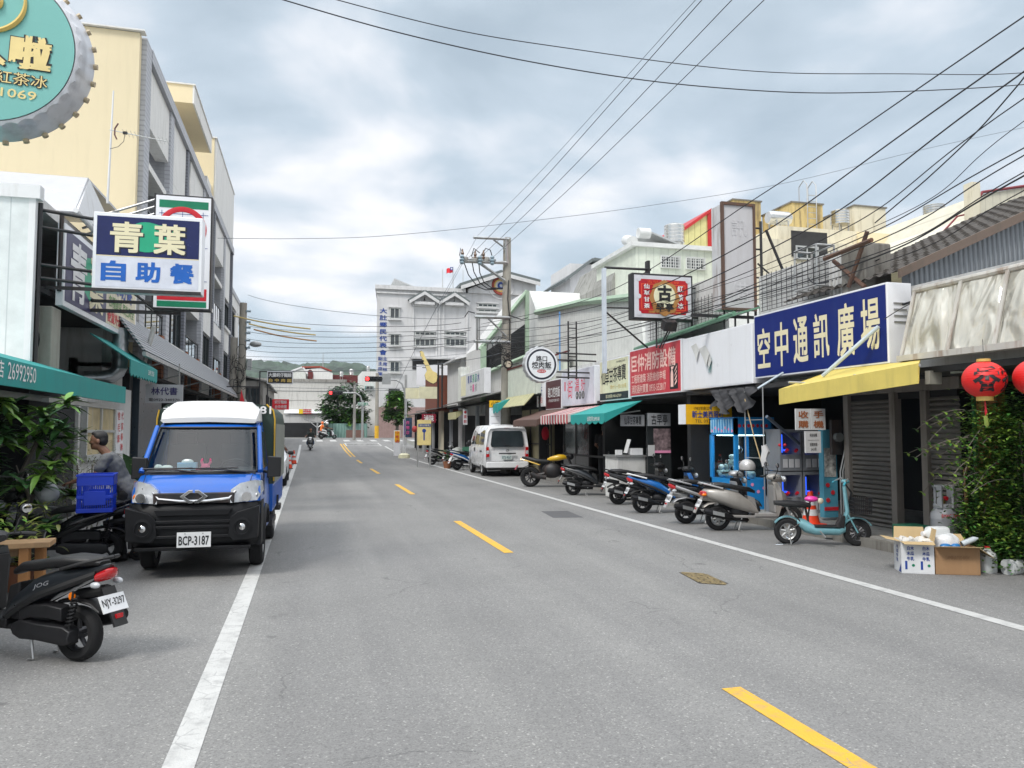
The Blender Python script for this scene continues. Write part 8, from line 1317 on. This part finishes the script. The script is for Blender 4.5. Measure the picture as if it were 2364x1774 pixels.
pc = thing('prize_cabinet', 'pale blue poster covered cabinet standing beside the roller shutter', 'cabinet', (8.7, 11.6, .15)); p, q = FY(1899, 1000, 11.6), FY(1935, 1170, 11.6); mb = MB(mat('poster_blue', C(90, 165, 190, .8), .5)); mb.box(p.x, q.x, 11.6, 11.72, .2, 1.72); mb.use(mat('poster_collage', (.4, .4, .38), .5, var=.7, sc=14)); mb.box(p.x+.02, q.x-.03, 11.59, 11.6, .9, 1.4); mb.use(inkr); mb.box(p.x, q.x, 11.59, 11.6, .32, .38); [mb.cyl((p.x+.07+.1*(k % 2), 11.59, .5+.13*k), (p.x+.07+.1*(k % 2), 11.585, .5+.13*k), .04, 10) for k in range(3)]; obj('case', mb, pc)
ct_ = thing('stall_counter', 'white stall counter with till below the dim stall signs', 'counter', (8.3, 17.8, 0)); p, q = FY(1425, 1050, 17.6), FY(1491, 1118, 17.6); mb = MB(mat('white_counter', (.62, .62, .6), .4, dirt=.3)); mb.box(p.x, q.x, 17.6, 18.4, .05, p.z-.06); obj('cabinet', mb, ct_, .01); mb = MB(steel); mb.box(p.x-.05, q.x+.02, 17.55, 18.4, p.z-.06, p.z-.02); mb.use(white); mb.cb((p.x+.55, 17.75, p.z+.07), (.3, .2, .16)); mb.cb((p.x+.1, 17.75, p.z+.05), (.14, .12, .12)); mb.cb((p.x+.35, 17.8, p.z+.2), (.02, .2, .35), Matrix.Rotation(.3, 3, 'Y')); obj('till', mb, ct_)
pn = thing('poster_panel', 'dark glazed stall partition covered with food posters', 'panel', (8.9, 17.3, 0)); p, q = FY(1494, 954, 17.35), FY(1550, 1115, 17.35); mb = MB(mat('dark_glazed_panel', (.03, .034, .036), .2)); mb.box(p.x, q.x, 17.35, 17.42, .05, p.z); obj('panel', mb, pn); mb = MB(mat('food_poster', (.22, .16, .17), .5, var=.9, sc=9)); a, b = FY(1509, 990, 17.34), FY(1548, 1046, 17.34); mb.box(a.x, b.x, 17.33, 17.35, b.z, a.z); mb.use(mat('pink_film2', ())); mb.box(a.x, b.x, 17.325, 17.33, b.z, b.z+.06); mb.use(pap); a, b = FY(1496, 1028, 17.34), FY(1511, 1053, 17.34); mb.box(a.x, b.x, 17.32, 17.34, b.z, a.z); obj('poster', mb, pn)
pr_ = thing('red_cushion', 'dark red oval cushion hanging by the yellowish panel door', 'cushion', (8.1, 25, 1.3)); p = FY(1259, 1001, 24.5); mb = MB(mat('crimson_cloth', C(170, 14, 40), .8)); mb.ell((p.x, 24.5, p.z), (.13, .06, .23), 18, 10); obj('cloth', mb, pr_)
gl2 = thing('glazed_stall', 'dark glazed stall front with dim panes behind the brown awning', 'stall', (8.4, 23, 0)); mb = MB(blk)
for y in (21.0, 22.2, 23.4, 24.6): mb.box(8.3, 8.38, y, y+.07, .15, 2.4)
mb.box(8.3, 8.36, 21, 24.6, .9, .96); mb.box(8.3, 8.36, 21, 24.6, 1.95, 2.0); obj('frame', mb, gl2); mb = MB(mat('dim_green_glass', (.06, .07, .068), .15)); mb.box(8.33, 8.34, 22.27, 24.6, .96, 1.95); mb.use(mat('steel_sink', (.2, .2, .2), .4, .7)); mb.box(8.3, 8.34, 22.27, 24.6, .2, .9); obj('pane', mb, gl2)
# cloth and sticks hanging by the claw machine
hc = thing('hanging_cloth', 'dark bundled tarpaulin and rags hanging from the phone shop eave', 'cloth', (7.9, 13.3, 2)); mb = MB(mat('dark_tarp', (.05, .05, .055), .7, var=.3)); vs = []; n, m_ = 16, 7
for i in range(n+1):
    for j in range(m_+1): u, v = i/n, j/m_; vs.append((7.95+.08*math.sin(i*1.9+j), 12.6+1.5*u, 2.52-.5*v*(.55+.45*abs(math.sin(u*7)))+.03*noise.noise((i, j, 0))))
mb.add(vs, [(i*(m_+1)+j, i*(m_+1)+j+1, (i+1)*(m_+1)+j+1, (i+1)*(m_+1)+j) for i in range(n) for j in range(m_)], True); obj('cloth', mb, hc, sharp=80)
wr = thing('wire_rack', 'thin wire rack with white rag and red plastic flowers beside the claw machine', 'rack', (8, 12.4, .15)); mb = MB(steel)
for y in (12.35, 12.95): mb.cyl((7.98, y, .15), (7.98, y, 2.5), .012, 6)
for z in (1.2, 1.9): mb.cyl((7.98, 12.35, z), (7.98, 12.95, z), .008, 6)
mb.use(mat('grey_blue_pipe', (.12, .15, .19), .4, .4)); p, q = FY(1770, 962, 12.2), FY(1845, 1025, 12.6); mb.cyl(p, q, .03, 8); mb.use(mat('bamboo', (.4, .3, .15), .7)); mb.tube([(7.95, 12.9, 2.3), (7.97, 12.65, 1.6), (7.95, 12.4, 1.15)], .012, 5); obj('frame', mb, wr); mb = MB(mat('white_rag', (.6, .6, .6), .9)); p = FY(1763, 1050, 12.2); mb.tube([p+V(0, 0, .16), p+V(.04, 0, .05), p+V(0, 0, -.08), p+V(.03, 0, -.2)], [.04, .07, .05, .06], 7); mb.v = [v+V(noise.noise(v*12), 0, noise.noise(v*12+V(4, 0, 0)))*.035 for v in mb.v]; obj('rag', mb, wr); mb = MB(red); [mb.ell(FY(1800+12*k, 1028, 12.2), (.03, .03, .03), 10, 6) for k in range(2)]; obj('flower', mb, wr)
hl = thing('helmet', 'silver half helmet hooked on the silver scooter handlebar', 'helmet', (7.5, 11.8, 1.1)); p = FY(1725, 1078, 11.55); mb = MB(mat('silver_helmet_shell', (.5, .49, .48), .25, .3, coat=.6)); pr = [(.135*math.cos(a), .13*math.sin(a)) for a in [R(-25+115*k/10) for k in range(11)]]; mb.lathe(pr, p, 'z', 26); mb.use(blk); mb.torus(p+V(0, 0, -.055), .122, .01, 'z', 24, 6); mb.tube([p+V(-.1, 0, -.06), p+V(-.03, -.02, -.2), p+V(.05, 0, -.22)], .008, 5); obj('shell', mb, hl, sharp=60)
em = thing('electric_meter', 'round electric meters on the post beside the roller shutter', 'meter', (8.7, 11.5, 1.5)); p = FY(1932, 1010, 11.4); mb = MB(mat('meter_glass', (.12, .13, .13), .15)); mb.cyl(p, p+V(0, -.08, 0), .08, 16); mb.use(blk); mb.box(p.x-.1, p.x+.1, 11.4, 11.46, p.z-.3, p.z+.3); mb.use(steel); [mb.tube([(p.x+.12+.05*k, 11.35, 2.4), (p.x+.12+.05*k, 11.35, 1.4), (p.x+.05+.05*k, 11.4, 1.0), (p.x+.05+.05*k, 11.4, .2)], .013, 5) for k in range(3)]; obj('case', mb, em)
# far clutter in front of old shops
th = thing('covered_heap', 'grey tarpaulin covered heap beside the potted plant and key board', 'heap', (6.4, 36.8, 0)); mb = MB(mat('grey_tarp', (.33, .34, .32), .6, var=.2)); mb.ell((6.75, 35.6, .45), (.4, .4, .5), 22, 14); mb.v = [v+V(noise.noise(v*4), noise.noise(v*4+V(5, 0, 0)), 0)*.12 for v in mb.v]; obj('cloth', mb, th)
pt = thing('potted_plant', 'small bushy plant in terracotta pot before the covered heap', 'plant', (6.05, 34.6, 0)); mb = MB(MATS['terracotta']); mb.lathe([(.14, 0), (.2, .32), (0, .3)], (6.1, 34.6, 0), 'z', 14); obj('pot', mb, pt); mb = MB(lf_v); [leaf(mb, V(6.1+rnd.gauss(0, .12), 34.6, .4+rnd.uniform(0, .4)), rv(.6), .16, .05, .3, n=2) for k in range(120)]; obj('leaves', mb, pt)
gt = thing('market_table', 'green topped table with bottles and grey crates behind the covered heap', 'table', (7.2, 35.5, 0)); mb = MB(mat('green_top', (.02, .16, .09), .5)); mb.box(6.95, 7.7, 33.5, 35.4, .78, .95); obj('tabletop', mb, gt)
for x, y in ((7.0, 33.6), (7.65, 33.6), (7.0, 35.3), (7.65, 35.3)): obj('leg', MB(steel).box(x-.03, x+.03, y-.03, y+.03, 0, .78), gt)
rd = thing('red_paper_lantern_pair', 'two small red hanging lanterns by the key board', 'lantern', (6, 38, 1.6)); 
for k in range(2): p = FY(957+9*k, 991, 39); mb = MB(mat('dull_red_cloth', C(170, 60, 60), .7)); mb.ell(p, (.13, .13, .17), 14, 8); obj('globe', mb, rd)
ap_ = thing('patterned_banner', 'dark blue market banner with pink lettering near the feather flags', 'banner', (6.8, 46, .2)); p, q = FY(936, 965, 46), FY(951, 1010, 46); mb = MB(mat('night_blue_cloth', (.02, .05, .1), .7, var=.7, sc=5)); mb.box(p.x, q.x, 46, 46.04, q.z, p.z); mb.text('炸\n物\n店', frame((p.x+.14, 45.99, (p.z+q.z)/2), NEAR), .2, .8, MATS['pink_film'], .02); obj('cloth', mb, ap_)
# roof antenna on the left
an = thing('tv_antenna', 'thin yagi television antenna on a white mast above the buffet roof', 'antenna', (-4.35, 17, 6)); p0, p1 = FY(262, 210, 17), FY(248, 470, 17); mb = MB(white); mb.cyl((p1.x, 17, p1.z), (p0.x, 17, p0.z), .025, 8, .015); obj('mast', mb, an); a, b = FY(253, 300, 16.9), FY(384, 327, 16.9); mb = MB(alu); mb.cyl(a, b, .01, 6)
for k in range(12): c = a.lerp(b, .25+.07*k); mb.cyl(c+V(-.01, -.12, .03), c+V(.01, .12, -.03), .004, 4)
mb.use(mat('brown_red_plastic', (.12, .05, .05), .5)); c = a.lerp(b, .1); mb.tube([c+V(.05, 0, .16), c+V(-.01, 0, .05), c+V(-.01, 0, -.08), c+V(.03, 0, -.17)], .016, 6); mb.use(blk); c = a.lerp(b, .27); mb.cb(c, (.08, .05, .05)); mb.tube([c, c+V(-.02, 0, -.18), c+V(-.12, 0, -.3), c+V(-.27, 0, -.36)], .006, 5); obj('boom', mb, an)
# ------------------------------------------------------------------ overhead wires
wirem = mat('black_cable', (.012, .013, .018), .5); wireg = mat('grey_cable', (.10, .11, .13), .5); yclr = mat('yellow_line_guard', (.55, .42, .16), .5)
def wire(label, pts, r=.012, m=wirem, sag=0., group='overhead cables', name='overhead_cable', n=18):
    """pts: places in the street; a smooth hanging curve through them"""
    P = [V(*p) for p in pts]; q = []
    for i in range(len(P)-1):
        a, b, c, d = P[max(i-1, 0)], P[i], P[i+1], P[min(i+2, len(P)-1)]
        for k in range(n):
            t = k/n; v = .5*((2*b)+(c-a)*t+(2*a-5*b+4*c-d)*t*t+(3*b-a-3*c+d)*t**3); q.append(v-V(0, 0, sag*4*t*(1-t)))
    q.append(P[-1]); mb = MB(m); mb.tube(q, r*(.62 if group == 'cable bundle over the right shops' else .72 if group == 'overhead cables' else .75 if name == 'cable_guard' else .85), 5); o = obj(name, mb); return tag(o, label, 'cable', group)
X_ = lambda x, y, X: FX(x, y, X)
k = 1/.9357
def d(x, y): return (x*k, y*k)
# two thick cables across the top of the street (nearly square to it)
Y1 = 11.0
wire('upper thick black cable crossing the top of the sky', [FY(*d(x, y), Y1) for x, y in ((640, -30), (735, 2), (1000, 68), (1250, 108), (1500, 142), (1700, 158), (1950, 160), (2150, 161), (2300, 150))], .0105)
wire('lower thick black cable crossing the top of the sky', [FY(*d(x, y), Y1) for x, y in ((520, -30), (615, 1), (850, 68), (1100, 125), (1350, 168), (1550, 190), (1750, 201), (1950, 198), (2150, 188), (2300, 175))], .013)
wire('thin grey wire rising slowly across the middle sky', [FY(*d(x, y), 26) for x, y in ((470, 515), (640, 516), (830, 510), (1100, 483), (1400, 445), (1700, 395), (2000, 322), (2230, 272))], .012, wireg)
# lines from the pole top toward and over the camera
a_ = lambda x, y: FY(900+x/4.7425, 500+y/4.7425, 29.8)
for (x, y), (x1, y1), l in zip(((960, 212), (865, 450), (985, 455), (1120, 455)), ((1530, -30), (1543, -30), (1610, -30), (1682, -30)), ('thin line from the pole crossarm tip, leftmost of the four', 'second of the four lines climbing from the pole top', 'third of the four lines climbing from the pole top', 'rightmost of the four lines climbing from the pole top')):
    p = a_(x, y); e = FX(*d(x1, y1), p.x); m = p.lerp(e, .5)-V(0, 0, .12); wire(l, [p, m, e, e+(e-p)*.3], .009 if y > 300 else .006, wirem, group='lines over the street from the pole top')
# the bundle that runs above the right-hand shops: (frame-edge point, far point) in picture, on X planes
far = lambda x, y: FY(900+x/4.7425, 500+y/4.7425, 29.6)
bund = [((2212, 36), (1640, 424), 7.3, 'topmost cable of the bundle over the right shops', .014, (1290, 640), far(1000, 1180)),
        ((2212, 104), (1585, 540), 7.4, 'second cable of the bundle over the right shops', .016, (1290, 662), far(975, 1215)),
        ((2212, 155), (1700, 520), 7.5, 'third cable of the bundle, passing in front of the blank tall sign', .016, (1290, 692), far(960, 1250)),
        ((2212, 213), (1740, 535), 7.6, 'fourth cable of the bundle over the right shops', .012, (1250, 712), far(960, 1350)),
        ((2212, 262), (1900, 485), 7.6, 'thin fifth cable of the bundle over the right shops', .008, (1400, 662), far(950, 1360)),
        ((2212, 320), (1800, 540), 7.7, 'sixth cable of the bundle, just above the roof tanks', .013, (1340, 715), far(1000, 1400)),
        ((2212, 336), (1850, 540), 7.8, 'seventh cable of the bundle over the cream apartment', .013, (1340, 730), far(1270, 1440)),
        ((2212, 372), (1900, 545), 7.8, 'eighth cable of the bundle grazing the yellow apartment', .012, (1500, 655), far(1275, 1480)),
        ((2212, 380), (1880, 560), 7.85, 'thick ninth cable of the bundle above the lattice wall', .018, (1500, 672), far(1275, 1500)),
        ((2212, 412), (1930, 560), 7.9, 'lowest cable of the bundle running to the roof pillar', .011, (1500, 680), far(1280, 1520))]
for e, m, X, l, r, m2, f in bund: wire(l, [X_(*d(*e), X)+(X_(*d(*e), X)-X_(*d(*m), X))*2.2, X_(*d(*e), X), X_(*d(*m), X), X_(*d(*m2), X-.1), f], r, group='cable bundle over the right shops')
wire('twisted service cable dropping from the bundle to the roof pillar', [X_(*d(2230, 145), 7.7)+(X_(*d(2230, 145), 7.7)-X_(*d(2190, 195), 7.7))*3]+[X_(*d(x, y), 7.7) for x, y in ((2230, 145), (2190, 195), (2110, 285), (2010, 380), (1940, 440), (1890, 482))], .014, group='cable bundle over the right shops')
wire('black pipe like cable along the corrugated gable of the restaurant', [FY(*d(x, y), 9.1) for x, y in ((2240, 590), (2100, 622), (2000, 645), (1950, 658))], .022, group='cables on the right facades'); wire('thin cable hanging across the grey gable', [FY(*d(x, y), 9.05) for x, y in ((2230, 560), (2140, 600), (2040, 625), (1960, 660), (1910, 690))], .008, group='cables on the right facades')
wire('slack cable drooping beside the tall blank sign', [FY(*d(x, y), 13.5) for x, y in ((1745, 560), (1730, 590), (1690, 610), (1640, 618), (1560, 650))], .014, group='cables on the right facades')
wire('drooping cable over the lattice wall', [X_(*d(x, y), 8.45) for x, y in ((1745, 600), (1760, 612), (1800, 606), (1900, 560))], .012, group='cables on the right facades')
# cables between the left pole and the right pole (across the street, far)
pl_ = lambda z, dx=0: V(FY(562, 700, 44).x+.25+dx, 43.9, z)
for (x, y), z, l, sg in (((820, 1110), 9.1, 'top cable strung between left pole and right pole', .35), ((780, 1165), 7.9, 'second cable strung between the two poles', .3), ((890, 1220), 7.4, 'third cable strung between the two poles', .25), ((880, 1245), 7.1, 'fourth cable strung between the two poles', .3), ((830, 1300), 6.7, 'fifth cable strung between the two poles', .3), ((930, 1360), 6.4, 'sixth cable strung between the two poles', .25), ((930, 1372), 6.1, 'seventh cable strung between the two poles', .3), ((1270, 1480), 5.2, 'lowest slack cable strung between the two poles', .5)):
    wire(l, [pl_(z), far(x, y)], .013, wireg if z in (9.1, 5.2) else wirem, sag=sg, group='cables between the two poles')
for pts, l in ((((505, 683), (560, 695), (620, 705), (671, 711)), 'yellow insulating guard sleeve, topmost on the left pole'), (((537, 700), (590, 712), (640, 720), (682, 724)), 'yellow insulating guard sleeve, middle one on the left pole'), (((548, 712), (600, 725), (650, 733), (684, 737)), 'orange tinted insulating guard sleeve, lowest on the left pole')):
    o = wire(l, [FY(*d(x, y), 43.4+.1*i) for i, (x, y) in enumerate(pts)], .055, yclr if 'orange' not in l else mat('orange_line_guard', (.5, .27, .12), .5), group='cable guards on the left pole', name='cable_guard')
for i, (y0, y1, Yw) in enumerate(((770, 772, 60), (778, 779, 62), (799, 800, 64), (835, 838, 60), (843, 842, 63))): wire(['thin wire across the street before the hills, uppermost', 'second thin wire across the street before the hills', 'third thin wire across the street before the hills', 'fourth thin wire, low across the junction', 'lowest thin wire across the junction'][i], [FY(*d(528, y0), Yw), FY(*d(700, (y0+y1)/2+3), Yw), FY(*d(900, y1), Yw), FY(*d(1010, y1-8), Yw)], .018, wireg, group='thin wires across the junction')
wire('guy wire slanting from the pole top down past the key sign', [a_(780, 510), a_(400, 1210), FY(*d(850, 850), 44)], .01, wireg, group='wires on the right pole'); wire('second guy wire slanting from the crossarm across the assembly facade', [a_(940, 250), a_(610, 860), a_(520, 1050)], .009, wireg, group='wires on the right pole')
# ------------------------------------------------------------------ air between the street and the hills
hz = MB(None); hz.box(-2600, 2600, -60, 3100, -7.5, 135)
hm_ = bpy.data.materials.new('haze_air'); hm_.use_nodes = True; t = hm_.node_tree; t.nodes.remove(t.nodes['Principled BSDF']); pv = N(t, 'ShaderNodeVolumePrincipled'); pv.inputs['Color'].default_value = (.86, .92, 1, 1); pv.inputs['Density'].default_value = .00016; L(t, pv.outputs[0], t.nodes['Material Output'].inputs['Volume'])
hz.use(hm_); hz.mi = [0]*6; tag(obj('haze', hz), kind='stuff')
